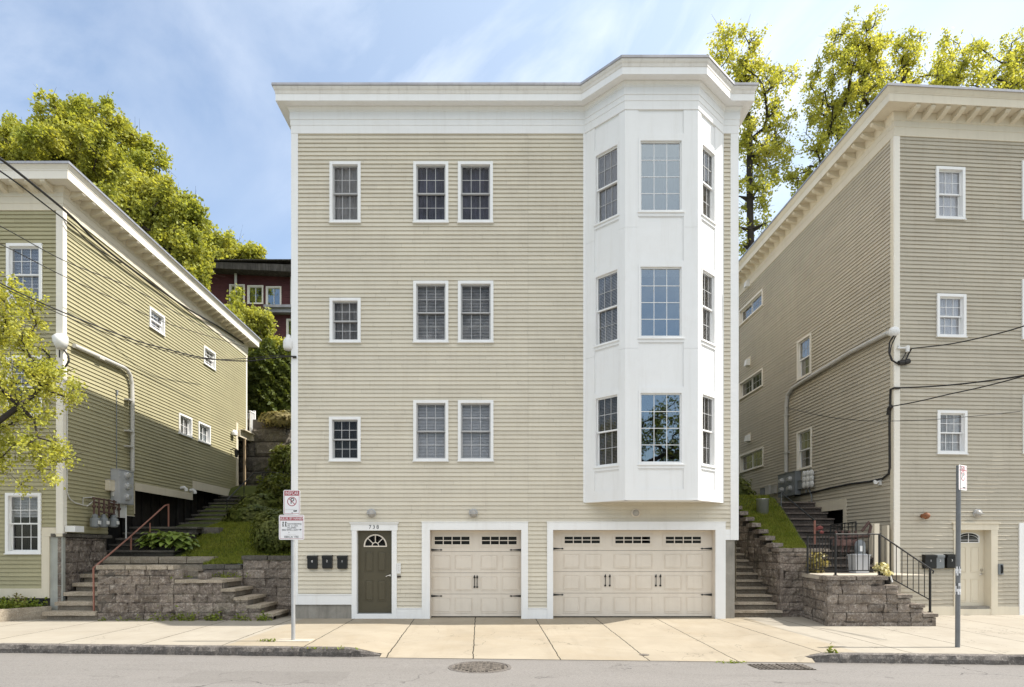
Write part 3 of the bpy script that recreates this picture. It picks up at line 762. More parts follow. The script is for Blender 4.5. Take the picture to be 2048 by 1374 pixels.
mb = MB(); mb.fbox(LS, LLEN - .12, LLEN + .01, zTop2 + .1, ZLF + .02, -.01, .03); obj('corner_board', mb, M['cream_light'], lhouse)
mb = MB()
mb.fbox(LF, LF.u(85), -.142, zl(1073), zl(1055), -.01, .034); mb.fbox(LF, -.14, .02, zl(1073), 2.078, -.01, .034)
mb.fbox(LF, LF.u(85), LF.u(100), zl(1196), zl(1073) - .002, -.01, .034); mb.fbox(LF, -WL, LF.u(85) - .002, zl(1196), zl(1177), -.01, .034)
mb.fbox(LS, uA - .0, uB, zT1b, zT1, -.01, .03); mb.fbox(LS, uB - .16, uB, zT1, zT2b, -.01, .031)
mb.fbox(LS, uB, uC, zT2b, zT2, -.01, .03)
mb.fbox(LS, uC - .2, uC, zT2 + .0, zTop2 + .25, -.01, .032)
mb.fbox(LS, LS.u(215), LS.u(268), LS.z(250, 1030) - .02, LS.z(250, 1030), -.01, .03)
mb.fbox(LS, uA - .02, uA + .0, LS.z(268, 1028), zT1b, -.01, .0301)
obj('skirt_trim', mb, M['cream'], lhouse)
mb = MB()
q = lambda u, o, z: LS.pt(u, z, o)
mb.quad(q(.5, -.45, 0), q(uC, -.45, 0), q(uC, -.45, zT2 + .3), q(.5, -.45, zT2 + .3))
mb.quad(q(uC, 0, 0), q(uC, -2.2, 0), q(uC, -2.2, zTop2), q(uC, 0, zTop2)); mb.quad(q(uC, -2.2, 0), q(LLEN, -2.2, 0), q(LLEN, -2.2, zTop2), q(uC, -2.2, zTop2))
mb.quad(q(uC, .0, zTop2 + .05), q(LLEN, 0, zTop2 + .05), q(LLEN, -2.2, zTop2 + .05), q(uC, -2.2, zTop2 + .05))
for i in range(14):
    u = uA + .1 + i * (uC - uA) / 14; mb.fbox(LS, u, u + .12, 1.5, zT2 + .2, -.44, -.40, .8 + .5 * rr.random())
obj('crawl_space', mb, M['black_brown'], lhouse)
mb = MB(); mb.fbox(LF, LF.u(100), -.0, -.3, 2.08, -.1, -.005); obj('foundation_pier', mb, M['greypier'], lhouse)
lp = [(bk.x - WL, bk.y), (LO.x - WL, 15.2), (LO.x, 15.2), (bk.x, bk.y + .0), (bk.x - WL, bk.y)]
def bracketed_cornice(house_, path, zcap, zcr, zsof, zb, o, mats, roofz):
    mb = MB(); sweep(mb, path, [(-.3, zcap - .05), (o + .06, zcap - .02), (o + .09, zcap), (o + .09, zcap - .055), (o + .075, zcap - .06)]); obj('roof_edge', mb, M[mats[0]], house_)
    mb = MB(); sweep(mb, path, [(o + .076, zcap - .045), (o + .06, zcap - .07), (o + .035, zcr + .03), (o + .02, zcr), (o + .01, zcr - .012), (o + .01, zsof + .2), (o, zsof + .198), (o, zsof), (o - .02, zsof), (o - .02, zsof + .015), (-.05, zsof + .015)])
    obj('cornice', mb, M[mats[1]], house_)
    mb = MB(); sweep(mb, path, [(.10, zsof + .014), (.095, zsof - .03), (.07, zb[0] + .03), (.062, zb[0]), (.055, zb[0] - .002), (.055, zb[1]), (.045, zb[1] - .002), (.045, zb[2]), (.036, zb[2] - .002), (.036, zb[3]), (-.02, zb[3])])
    obj('frieze', mb, M[mats[2]], house_)
    mb = MB(); mb.add([V(x, y, zcap - .04) for x, y in path[:-1]], [tuple(range(len(path) - 1))]); obj('roof', mb, M['roof'], house_)
# concave order: walk so that outside is on the right-hand side
bracketed_cornice(lhouse, lp, 10.98, 10.85, 10.61, (10.50, 10.38, 10.22, 10.05), .40, ('flash', 'cream_light', 'cream'), 10.9)
brackets(lhouse, LF, [-.22 - .375 * i for i in range(8)], 10.624, 'cream')
brackets(lhouse, LS, [.22 + .40 * i for i in range(28)], 10.624, 'cream')
for w in LW: window(lhouse, LF, *w[:4], curtain=w[4], sashm='white', gm='white')
for i, w in enumerate(LSW): window(lhouse, LS, *w, 'hung' if i < 2 else 'slider', cas=.06, nc=3 if i < 2 else 2, nr=2, curtain=[('folds', 'curtain_grey', 0, 1)] if i != 3 else [('folds', 'curtain_teal', 0, 1)], gm='white')
# rear porch and balcony
pc = thing('rear_porch', 'small timber porch with white balustrade behind the green house', 'porch', q(LLEN, .3, zTop2))
mb = MB(); mb.fbox(LS, uC - .05, LLEN + .5, zTop2 - .32, zTop2 - .04, .034, .12); mb.fbox(LS, uC, LLEN + .55, zTop2 - .04, zTop2 + .0, -1.5, .3)
mb.fbox(LS, LLEN + .1, LLEN + .55, zTop2 - .3, zTop2 - .04, -1.5, .25)
obj('deck_frame', mb, M['cream'], pc)
mb = MB(); mb.fbox(LS, LLEN + .38, LLEN + .5, 3.4, zTop2 - .3, .06, .18); mb.fbox(LS, LLEN - .5, LLEN - .40, 3.2, zTop2 - .3, .05, .13)
obj('post', mb, M['wood'], pc)
mb = MB(); zr = zTop2
for i in range(7):
    u = LLEN + .03 + i * .075; mb.fbox(LS, u, u + .04, zr, zr + .95, .12, .16)
mb.fbox(LS, LLEN, LLEN + .5, zr + .95, zr + 1.0, .10, .18); mb.fbox(LS, LLEN + .46, LLEN + .56, zr, zr + 1.1, .09, .19)
for i in range(10):
    o = -.1 - i * .14; mb.fbox(LS, LLEN + .5, LLEN + .54, zr, zr + .95, o - .04, o)
mb.fbox(LS, LLEN + .49, LLEN + .55, zr + .95, zr + 1.0, -1.5, .09)
obj('balustrade', mb, M['white'], pc)
mb = MB()
for k in range(2): mb.lathe(LS.pt(LS.u(464 - 2 * k), LS.z(464, 866) - .1, .12), [(.001, 0), (.10, 0), (.11, .1), (.06, .2), (.001, .22)], 10)
mb.tube([LS.pt(LS.u(463), LS.z(463, 870), 0), LS.pt(LS.u(463), LS.z(463, 870), .12)], .03)
tag(obj('floodlight', mb, M['white_plastic'], loc=LS.pt(LS.u(464), LS.z(464, 870))), 'white twin floodlight near the rear corner of the green house', 'lamp')
b = thing('wall_lantern', 'black wall lantern below the white floodlight on the green house', 'lamp', LS.pt(LS.u(462), LS.z(462, 903), 0))
c = LS.pt(LS.u(462), LS.z(462, 905), .22)
mb = MB(); mb.tube([LS.pt(LS.u(460), c.z + .1, 0), LS.pt(LS.u(462), c.z + .16, .12), c + V(0, 0, .1)], .018); mb.lathe(c, [(.001, -.2), (.06, -.18), (.09, .05), (.12, .06), (.02, .14), (.001, .15)], 8); obj('lantern_body', mb, M['black'], b)
for k, (px, py, lab) in enumerate(((361, 976, 'white elbow vent on the siding above the skirt step of the green house'), (379, 981, 'white elbow vent on the raised skirt board of the green house'))):
    p0 = LS.pt(LS.u(px), LS.z(px, py), .0)
    mb = MB(); mb.tube([p0, p0 + V(.12, -.0, .02), p0 + V(.19, 0, -.03), p0 + V(.2, 0, -.11)], .055, 10)
    tag(obj('vent_pipe', mb, M['white_plastic'], loc=p0), lab, 'vent', 'white elbow vents on the green house')

# electrical service of the left house
b = thing('weatherhead', 'white service cap on the corner board of the green house', 'weatherhead', P(122, 690, 15.15), 'white service caps on house corners')
c = P(122, 690, 15.1)
mb = MB(); mb.lathe(c, [(.001, -.09), (.11, -.09), (.16, .06), (.17, .2), (.11, .25), (.001, .26)], 14, V(-.12, 0, 1)); obj('cap', mb, M['white_plastic'], b, smooth=True)
c1 = LS.pt(LS.u(140), LS.z(140, 691), .1)
bend = [LS.pt(LS.u(px), LS.z(px, py), .1) for px, py in ((240, 735), (248, 741), (254, 752), (257, 768), (258, 800), (258, 942))]
mb = MB(); mb.tube([c1] + bend, .055, 12); 
for px, py in ((258, 800), (258, 862), (258, 893), (200, 717)):
    z = LS.z(px, py, .1); u = LS.u(px, .1); mb.fbox(LS, u - .11, u + .11, z - .02, z + .02, .0, .165)
tag(obj('conduit', mb, M['pvc'], loc=c1), 'pale conduit bending down the sunlit side of the green house', 'conduit')
mb = MB()
p = lambda px, py, o=.1: LF.pt(LF.u(px, o), LF.z(px, py, o), o)
mb.tube([p(128, 700, .1), p(137, 712, .1), p(138, 722, .1), p(130, 735, .1), p(116, 741, .06), p(107, 737, .06), p(100, 725, .06), p(98, 712, .08), p(88, 701, .2)], .022, 8)
mb.tube([p(112, 741, .06), p(121, 741, .06)], .05, 8); mb.tube([p(119, 700), p(119, 715)], .015)
mb.tube([p(98, 712, .08), p(98, 722, .07)], .035, 8)
tag(obj('service_drop', mb, M['wire'], loc=p(128, 700)), 'looped black drip cable under the white service cap of the green house', 'cable', 'service cables on the house corners')
# meter cabinet
um0, um1 = LS.u(238, .25), LS.u(267, .25)
zm0, zm1 = LS.z(248, 1008, .25), LS.z(248, 941, .25)
b = thing('meter_cabinet', 'tall grey meter cabinet with three round meters under the conduit of the green house', 'meter cabinet', LS.pt(um0, zm0, 0))
mb = MB(); mb.fbox(LS, um0, um1, zm0, zm1, .02, .25); mb.fbox(LS, um0 - .01, um1 + .01, zm1, zm1 + .02, .02, .27); mb.fbox(LS, um0 + .01, um1 - .01, zm0 + .02, zm1 - .02, .25, .26)
obj('cabinet', mb, M['grey_box'], b)
for k in range(3):
    u = (um0 + um1) / 2; z = zm1 - (zm1 - zm0) * (.13 + .33 * k)
    mb = MB(); mb.lathe(LS.pt(u, z, .255), [(.001, 0), (.10, 0), (.10, .04), (.075, .05), (.075, .11), (.001, .115)], 14, LS.N); obj('meter_dial', mb, M['can'], b)
u0, u1 = LS.u(216, .1), LS.u(237, .1); z0, z1 = LS.z(225, 982, .1), LS.z(225, 961, .1)
b = thing('junction_box', 'small beige junction box left of the tall meter cabinet', 'junction box', LS.pt(u0, z0, 0))
mb = MB(); mb.fbox(LS, u0, u1, z0, z1, .02, .14); obj('box', mb, M['cream'], b)
mb = MB(); mb.fbox(LS, u0 - .01, u1 + .01, z1, z1 + .015, .02, .155); mb.tube([LS.pt((u0 + u1) / 2, z0, .08), LS.pt((u0 + u1) / 2, z0 - .14, .08)], .05); obj('lid', mb, M['pvc'], b)
mb = MB(); ux = LS.u(231); mb.tube([LS.pt(ux, LS.z(231, 960), .03), LS.pt(ux, LS.z(231, 782), .03)], .012); mb.fbox(LS, ux - .03, ux + .03, LS.z(231, 790), LS.z(231, 780), .02, .06)
tag(obj('cable_riser', mb, M['grey_dark'], loc=LS.pt(ux, LS.z(231, 960))), 'thin vertical cable above the beige junction box', 'cable')
# gas meters on the stone wall
gm = thing('gas_manifold', 'rusty tangle of gas pipes above the grey gas meters', 'gas pipes', LS.pt(LS.u(190, .12), 2.5, .12))
mb = MB(); o = .2
uu = [LS.u(px, o) for px in (188, 198, 208, 218, 228, 238)]
za = LS.z(200, 1000, o); zb = LS.z(200, 1028, o)
for u in uu:
    mb.tube([LS.pt(u, za + .05, o), LS.pt(u, zb - .05, o)], .022, 8)
    mb.lathe(LS.pt(u, (za + zb) / 2, o), [(.001, -.04), (.045, -.03), (.05, .03), (.001, .04)], 8)
for k, (z, a, c) in enumerate(((za + .04, 0, 5), (za - .06, 0, 2), (za - .05, 3, 5), (zb + .06, 1, 4), (za - .12, 2, 4))):
    mb.tube([LS.pt(uu[a], z, o + .02 * k - .03), LS.pt(uu[c], z - .03, o + .02 * k - .03)], .02, 8)
obj('pipes', mb, M['rust'], gm)
mb = MB(); mb.tube([LS.pt(LS.u(134, .04), LS.z(134, 760, .04), .05), LS.pt(LS.u(134, .05), LS.z(134, 985, .05), .05), LS.pt(LS.u(140, .05), LS.z(140, 998, .05), .05), LS.pt(LS.u(150, .05), LS.z(150, 1006, .05), .06), LS.pt(LS.u(172, .05), LS.z(172, 1012, .05), .08), LS.pt(LS.u(186, .1), LS.z(186, 1000, .1), .15)], .016, 6)
mb.tube([LS.pt(LS.u(166, .05), LS.z(166, 1012, .05), .05), LS.pt(LS.u(166, .05), LS.z(166, 996, .05), .05), LS.pt(LS.u(186, .05), LS.z(186, 994, .05), .08)], .014, 6)
obj('feed_pipe', mb, M['pvc'], gm)
def gas_meter(u, z, lab):
    b = thing('gas_meter', lab, 'gas meter', LS.pt(u, z, .2), 'grey gas meters by the green house')
    mb = MB(); w = .11
    prof = [(.05, -.02), (.105, 0), (.115, .03), (.115, .2), (.10, .23), (.05, .25), (.001, .255)]
    mb.lathe(LS.pt(u, z, .22), [(.001, -.02)] + prof, 12); obj('body', mb, M['grey_dark'], b)
    mb = MB(); mb.fbox(LS, u - .05, u + .05, z + .07, z + .16, .33, .35); obj('index_plate', mb, M['white_plastic'], b)
    mb = MB(); mb.lathe(LS.pt(u, z + .29, .22), [(.001, -.06), (.07, -.05), (.07, .02), (.001, .06)], 10); obj('regulator', mb, M['grey_dark'], b)
for k, px in enumerate((196, 213, 233)):
    gas_meter(LS.u(px, .3), LS.z(px, 1056, .3) + .03, ('grey gas meter nearest the corner board of the green house', 'grey gas meter between its two neighbours under the rusty pipes', 'grey gas meter nearest the tall meter cabinet')[k])
mb = MB(); mb.fbox(LS, LS.u(142, .2), LS.u(160, .2), 2.12, 2.27, .05, .3)
tag(obj('plastic_tub', mb, M['white_plastic'], loc=LS.pt(LS.u(150), 2.12, .2)), 'shallow white tub on the stone wall by the green house corner', 'tub')
mb = MB(); mb.fbox(LS, LS.u(233, .12), LS.u(250, .12), LS.z(240, 1035, .12), LS.z(240, 1008, .12), .03, .13); mb.tube([LS.pt(LS.u(252, .15), LS.z(252, 1010, .15), .15), LS.pt(LS.u(252, .15), 2.0, .15)], .02)
tag(obj('cable_box', mb, M['white_plastic'], loc=LS.pt(LS.u(240), 2.4, .12)), 'pale cable box with a downpipe under the tall meter cabinet', 'cable box')

# ================================================================== RIGHT HOUSE
RO = V((1789 - CX) * 15.6 / F, 15.6, 0)
ra = R(4.0)
RF = Frame(RO, (math.cos(ra), math.sin(ra), 0), (math.sin(ra), -math.cos(ra), 0))
RU = V(-.016, 1, 0).normalized(); RS = Frame(RO, RU, (-1, -.016, 0))
RLEN = 12.0; RW = 9.0
rhouse = thing('taupe_house', 'taupe clapboard house with bracketed cream cornice behind the iron railing', 'house', RO)
RWn = []
for a, b, c, d in ((1870, 1928, 334, 440), (1872, 1930, 588, 675), (1873, 1932, 821, 908), (2042, 2112, 323, 443), (2042, 2112, 560, 680), (2044, 2114, 790, 908)):
    RWn.append((RF.u(a), RF.u(b), RF.z(b, d), RF.z(a, c)))
RSW = []
for a, b, c, d, st in ((1480, 1527, 653, 577, 'slider'), (1480, 1527, 800, 735, 'slider'), (1481, 1528, 946, 893, 'slider'), (1596, 1624, 762, 665, 'hung'), (1595.5, 1625, 941, 853, 'hung')):
    ua, ub = RS.u(b), RS.u(a)
    RSW.append((ua, ub, RS.z(a, c), RS.z(b, d), st))
ZRF = 12.16
rd = (RF.u(1906), RF.u(1993), RF.z(1950, 1232), RF.z(1906, 1045))
dg = (RF.u(2036), RF.u(2036) + 3.0, -.2, RF.z(2036, 1046))
zw = RF.z(1880, 1215)
bo = (RS.u(1688), RS.u(1606), RS.z(1688, 1100), RS.z(1688, 998))        # basement opening in the side wall
mb = MB(); rr = random.Random(9)
hl = [hole(*w[:4], .03) for w in RWn] + [(rd[0] + .03, rd[1] - .03, -1, rd[3] - .03), (dg[0] + .03, dg[1] - .03, -1, dg[3] - .03)]
siding(mb, RF, .11, RW, zw, ZRF + .03, hl, rr=rr)
siding(mb, RS, .11, RLEN, 1.0, ZRF + .03, [hole(*w[:4], .03) for w in RSW] + [(bo[0] + .02, bo[1], -1, bo[3] - .03)], rr=rr)
e1, e2 = RS.pt(RLEN, 0), RF.pt(RW, 0); e3 = e1 + (e2 - RO)
mb.quad(e1, e3, e3 + V(0, 0, ZRF), e1 + V(0, 0, ZRF)); mb.quad(e2, e3, e3 + V(0, 0, ZRF), e2 + V(0, 0, ZRF))
obj('wall', mb, M['taupe'], rhouse)
mb = MB()
mb.fbox(RF, -.03, .125, .15, ZRF + .02, -.01, .03); obj('corner_board', mb, M['cream_light'], rhouse)
mb = MB()
mb.fbox(RS, .0, .12, .5, ZRF + .02, -.03, .03)
mb.fbox(RF, .128, rd[0] - .002, RF.z(1850, 1232), RF.z(1850, 1213), -.01, .034); mb.fbox(RF, rd[1] + .002, dg[0] - .002, RF.z(2010, 1232), RF.z(2010, 1213), -.01, .034)
mb.fbox(RS, bo[0] - .16, bo[0], 1.3, bo[3], -.01, .03); mb.fbox(RS, bo[0], bo[1], bo[3] - .3, bo[3], -.01, .029)
mb.fbox(RS, RS.u(1750) - .12, RS.u(1750) + .02, .6, RS.z(1750, 1046), .1, .16)
obj('skirt_trim', mb, M['cream'], rhouse)
mb = MB(); mb.fbox(RF, -.02, RW, -.4, zw + .02, -.3, -.015); obj('foundation', mb, M['found'], rhouse)
mb = MB(); mb.fbox(RS, .35, RLEN, -.4, 1.0, -.3, -.015); obj('foundation', mb, M['found'], rhouse)
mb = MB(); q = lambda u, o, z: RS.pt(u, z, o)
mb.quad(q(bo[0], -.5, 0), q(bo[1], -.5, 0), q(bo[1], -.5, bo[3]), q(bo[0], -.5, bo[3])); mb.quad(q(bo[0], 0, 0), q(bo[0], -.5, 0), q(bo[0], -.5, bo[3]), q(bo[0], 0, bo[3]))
obj('crawl_space', mb, M['black_brown'], rhouse)
rp = [(e3.x, e3.y), (e1.x, e1.y), (RO.x, RO.y), (e2.x, e2.y), (e3.x, e3.y)]
bracketed_cornice(rhouse, rp, 13.10, 12.95, 12.72, (12.55, 12.54, 12.39, 12.16), .44, ('flash', 'cream', 'cream'), 13.0)
brackets(rhouse, RF, [.33 + .395 * i for i in range(10)], 12.734, 'cream', .05, .40)
brackets(rhouse, RS, [.33 + .42 * i for i in range(27)], 12.734, 'cream', .05, .40)
for i, w in enumerate(RWn): window(rhouse, RF, *w, curtain=[('folds', 'curtain_pale', 0, 1)] if i != 2 else [('folds', 'blind_grey', 0, 1)], gm='white')
for w in RSW: window(rhouse, RS, *w[:4], w[4], cas=.06, trim='cream_light', nc=3, nr=2, curtain=[('folds', 'recess', 0, 1)] if w[4] == 'slider' else [('folds', 'screen_brown', 0, 1)], gm='sash_grey')
# door of the right house
cs = MB(); a, b = RF.u(1917), RF.u(1980); zt = RF.z(1950, 1060); z0 = RF.z(1950, 1218); zb = rd[2]
cs.fbox(RF, rd[0], a, zb, zt, -.01, .04); cs.fbox(RF, b, rd[1], zb, zt, -.01, .04); cs.fbox(RF, rd[0] - .02, rd[1] + .02, zt, rd[3] - .03, -.01, .045); cs.fbox(RF, rd[0] - .05, rd[1] + .05, rd[3] - .03, rd[3], -.01, .075)
cs.fbox(RF, a, b, zb, z0, -.05, .03)
cs.fbox(RF, a - .02, a, z0, zt, -.24, -.0102); cs.fbox(RF, b, b + .02, z0, zt, -.24, -.0102); cs.fbox(RF, a - .02, b + .02, zt, zt + .02, -.24, -.0102)
obj('door_casing', cs, M['cream'], rhouse)
mb = MB(); o = -.19; mb.fbox(RF, a, b, z0, zt, o - .04, o); cu = (a + b) / 2; W2 = (b - a) / 2
zz = lambda py: RF.z(1950, py, o)
for s in (-1, 1):
    x0, x1 = sorted((cu + s * .07, cu + s * (W2 - .13)))
    panel(mb, RF, x0, x1, zz(1145), zz(1094), o); panel(mb, RF, x0, x1, zz(1204), zz(1158), o)
rdoor = obj('front_door', mb, M['door_cream'], rhouse)
mb = MB(); wz = zz(1084); hw = .27
mb.fbox(RF, cu - hw - .03, cu + hw + .03, wz - .02, wz + .0, o, o + .016); mb.fbox(RF, cu - hw - .03, cu - hw, wz, wz + .16, o, o + .016); mb.fbox(RF, cu + hw, cu + hw + .03, wz, wz + .16, o, o + .016)
arc(mb, RF, cu, wz + .12, hw * .98, hw + .03, .12, math.pi - .12, o, o + .016, 16, .42); mb.fbox(RF, cu - .008, cu + .008, wz, wz + .22, o, o + .012)
arc(mb, RF, cu, wz + .07, hw * .93, hw * .98, .05, math.pi - .05, o, o + .012, 16, .42); mb.fbox(RF, cu - hw, cu + hw, wz + .045, wz + .055, o, o + .011)
obj('door_window', mb, M['white'], rdoor)
mb = MB(); mb.fbox(RF, cu - hw, cu + hw, wz, wz + .13, o + .001, o + .004); arc(mb, RF, cu, wz + .13, .001, hw, 0, math.pi, o + .001, o + .004, 14, .38); obj('fanlight', mb, M['glass_dark'], rdoor)
mb = MB(); mb.fbox(RF, cu - hw, cu + hw, wz, wz + .13, o - .01, o + .0006); arc(mb, RF, cu, wz + .13, .001, hw, 0, math.pi, o - .01, o + .0006, 14, .38); obj('fanlight_backing', mb, M['recess'], rdoor)
mb = MB(); lever(mb, RF, b - .07, zz(1148), o); mb.lathe(RF.pt(b - .07, zz(1140), o), [(.001, .03), (.03, .03), (.035, 0)], 10, RF.N); obj('handle', mb, M['chrome'], rdoor)
# edge of the next garage door
cs = MB(); cs.fbox(RF, dg[0], dg[0] + .13, -.1, dg[3], -.01, .045); cs.fbox(RF, dg[0] + .13, dg[1], dg[3] - .14, dg[3], -.01, .045); obj('garage_casing', cs, M['white'], rhouse)
mb = MB(); mb.fbox(RF, dg[0] + .12, dg[1], -.1, dg[3], -.25, -.15)
for k in range(3): mb.ring(RF, dg[0] + .2, dg[0] + .75, .2 + .5 * k, .6 + .5 * k, .02, -.15, -.14)
obj('garage_door', mb, M['garage'], rhouse)
# fittings on the right house front
bulkhead('grey hooded bulkhead lamp above the cream door of the taupe house', RF.u(1952), RF.z(1952, 1027), RF, 'wall lamps on the taupe house')
b = thing('wall_lamp', 'rust orange round lamp high above the taupe house mailboxes', 'lamp', RF.pt(RF.u(1845), RF.z(1845, 1033), .02))
c = RF.pt(RF.u(1845), RF.z(1845, 1032), .14)
mb = MB(); mb.tube([RF.pt(RF.u(1842), RF.z(1842, 1032), .02), c], .05, 10); mb.lathe(c, [(.001, .08), (.05, .065), (.08, .02), (.085, -.04), (.05, -.08), (.001, -.09)], 14, V(.5, -.8, .25)); obj('shade', mb, M['copper'], b, smooth=True)
mailbox('mailbox', 'large black mailbox with white lettering near the corner of the taupe house', RF.u(1854), RF.z(1854, 1137), RF, 'mailboxes of the taupe house', '1', 'black', .30, .36, .14)
mailbox('mailbox', 'grey brown mailbox squeezed between the two black ones on the taupe house', RF.u(1874.5), RF.z(1875, 1137), RF, 'mailboxes of the taupe house', '2', 'grey_dark', .22, .36, .10)
mailbox('mailbox', 'black mailbox on the taupe house, the one beside the cream door frame', RF.u(1896), RF.z(1896, 1136), RF, 'mailboxes of the taupe house', '3', 'black', .26, .36, .14)
b = thing('intercom', 'black intercom handset beside the cream door of the taupe house', 'intercom', RF.pt(RF.u(1997), RF.z(1997, 1149), .02))
mb = MB(); mb.fbox(RF, RF.u(1993.5), RF.u(2003), RF.z(1998, 1149), RF.z(1998, 1128), .02, .06); obj('housing', mb, M['grey_dark'], b)
mb = MB(); u = RF.u(1999); mb.tube([RF.pt(u, RF.z(1998, 1146), .065), RF.pt(u, RF.z(1998, 1143), .085), RF.pt(u, RF.z(1998, 1134), .085), RF.pt(u, RF.z(1998, 1130), .065)], .022, 8); obj('handset', mb, M['black'], b)
# service of the right house
c = P(1788, 664, 15.45)
b = thing('weatherhead', 'round white service globe on the corner of the taupe house', 'weatherhead', c, 'white service caps on house corners')
mb = MB(); mb.lathe(c, [(.001, -.13), (.07, -.11), (.12, -.05), (.13, .02), (.11, .08), (.06, .12), (.001, .13)], 16); obj('cap', mb, M['white_plastic'], b, smooth=True)
mb = MB(); sp = lambda px, py, o=.09: RS.pt(RS.u(px, o), RS.z(px, py, o), o)
mb.tube([c + V(-.02, .08, -.02), sp(1774, 667), sp(1700, 705), sp(1610, 760), sp(1585, 776), sp(1575, 790), sp(1572.5, 808), sp(1572, 840), sp(1572, 945)], .06, 12)
for px, py in ((1700, 705), (1660, 731), (1572, 830), (1573, 905)):
    z = RS.z(px, py, .09); u = RS.u(px, .09); mb.fbox(RS, u - .09, u + .09, z - .02, z + .02, .0, .155)
tag(obj('conduit', mb, M['pvc'], loc=sp(1572, 945)), 'long pale conduit running back and down the side of the taupe house', 'conduit')
fp = lambda px, py, o=.06: RF.pt(RF.u(px, o), RF.z(px, py, o), o)
mb = MB()
mb.tube([c + V(-.03, -.05, -.1), fp(1779, 685), fp(1778, 705), fp(1783, 720), fp(1795, 727), fp(1803, 728), fp(1811, 722), fp(1817, 708), fp(1823, 697, .15)], .02, 8)
mb.tube([c + V(.02, -.05, -.1), fp(1783, 690), fp(1780, 708), fp(1786, 722), fp(1800, 728)], .014, 6); mb.tube([fp(1800, 724), fp(1807, 715), fp(1812, 705), fp(1816, 697)], .012, 6)
mb.tube([fp(1797, 726), fp(1808, 725)], .06, 10); mb.tube([fp(1809, 725), fp(1818, 722)], .065, 10)
tag(obj('service_drop', mb, M['wire'], loc=fp(1803, 728)), 'looped black service cable with splices at the corner of the taupe house', 'cable', 'service cables on the house corners')
mb = MB(); mb.fbox(RF, RF.u(1794), RF.u(1797), RF.z(1795, 699), RF.z(1795, 692), .03, .06); mb.tube([fp(1795, 696, .06), fp(1813, 696, .10)], .025, 8); mb.lathe(fp(1815, 697, .1), [(.001, -.1), (.045, -.08), (.05, .06), (.001, .08)], 10)
tag(obj('insulator', mb, M['white_plastic'], loc=fp(1795, 696)), 'pale insulator bracket on the corner of the taupe house', 'insulator')
mb = MB(); o = .05
mb.tube([fp(1800, 776, .05), fp(1788, 776, .06), sp(1781, 779, o), sp(1780, 815, o), sp(1779, 850, o), sp(1779.5, 935, o), sp(1777, 948, o), sp(1765, 957, o), sp(1740, 963, o), sp(1700, 968, o), sp(1660, 976, o), sp(1625, 985, o), sp(1590, 992, o)], .028, 8)
mb.tube([sp(1783, 812, .07), sp(1778, 818, .07), sp(1777, 830, .06)], .05, 8)
tag(obj('cable_run', mb, M['wire'], loc=sp(1779, 935)), 'thick black cable run turning from the corner along the side of the taupe house', 'cable')
b = thing('security_camera', 'small white security camera on the shaded side of the taupe house', 'camera', sp(1762, 966, 0))
mb = MB(); z = RS.z(1762, 965); u = RS.u(1762); mb.fbox(RS, u - .06, u + .06, z - .07, z + .07, .02, .05); mb.tube([RS.pt(u, z + .03, .05), RS.pt(u, z, .14)], .025); mb.tube([RS.pt(u + .05, z + .03, .13), RS.pt(u - .1, z - .01, .2)], .045, 10); obj('body', mb, M['white_plastic'], b)
for k, (px, py, lab) in enumerate(((1499, 567, 'white hooded vent high under the eave of the taupe house'), (1499.5, 724, 'white hooded vent above the middle pair of sliding windows of the taupe house'), (1500, 875, 'white hooded vent above the lowest pair of sliding windows of the taupe house'))):
    u, z = RS.u(px), RS.z(px, py)
    b = thing('hood_vent', lab, 'vent', RS.pt(u, z, 0), 'white hood vents on the taupe house')
    mb = MB(); mb.fbox(RS, u - .14, u + .14, z - .16, z + .19, .015, .035); obj('flange', mb, M['cream'], b)
    mb = MB(); p = RS.pt; mb.hexa([p(u - .11, z - .15, .2), p(u + .11, z - .15, .2), p(u + .11, z - .15, .035), p(u - .11, z - .15, .035), p(u - .11, z + .08, .16), p(u + .11, z + .08, .16), p(u + .11, z + .13, .035), p(u - .11, z + .13, .035)]); obj('hood', mb, M['white_plastic'], b)
# meters on the side wall of the right house
def sbox(name, lab, cat, px0, px1, py0, py1, o, mat_, group=None, dials=()):
    u0, u1 = sorted((RS.u(px0, o), RS.u(px1, o))); pm = (px0 + px1) / 2; z0, z1 = RS.z(pm, py1, o), RS.z(pm, py0, o)
    b = thing(name, lab, cat, RS.pt((u0 + u1) / 2, z0, 0), group)
    mb = MB(); mb.fbox(RS, u0, u1, z0, z1, .02, o); mb.fbox(RS, u0 - .012, u1 + .012, z1, z1 + .015, .02, o + .015); obj('cabinet', mb, M[mat_], b)
    for fu, fz in dials:
        mb = MB(); mb.lathe(RS.pt(u0 + (u1 - u0) * fu, z0 + (z1 - z0) * fz, o), [(.001, 0), (.1, 0), (.1, .05), (.07, .06), (.07, .12), (.001, .125)], 12, RS.N); obj('meter_dial', mb, M['can'], b)
    return b
sbox('meter_cabinet', 'grey double meter cabinet with four round meters at the foot of the long conduit', 'meter cabinet', 1556, 1590, 947, 992, .22, 'grey_dark', None, ((.25, .3), (.25, .7), (.72, .3), (.72, .7)))
sbox('junction_box', 'small grey box between the double meter cabinet and the pale meter rack', 'junction box', 1592, 1606, 962, 978, .14, 'grey_dark')
sbox('cable_box', 'narrow pale cable box farthest back on the taupe house wall', 'cable box', 1520, 1527, 977, 990, .12, 'grey_dark', 'cable boxes behind the meter cabinet')
sbox('cable_box', 'taller pale cable box, middle of the three behind the meter cabinet', 'cable box', 1530, 1537, 972, 989, .12, 'pvc', 'cable boxes behind the meter cabinet')
sbox('cable_box', 'pale cable box nearest the double meter cabinet', 'cable box', 1542, 1549, 972, 987, .12, 'pvc', 'cable boxes behind the meter cabinet')
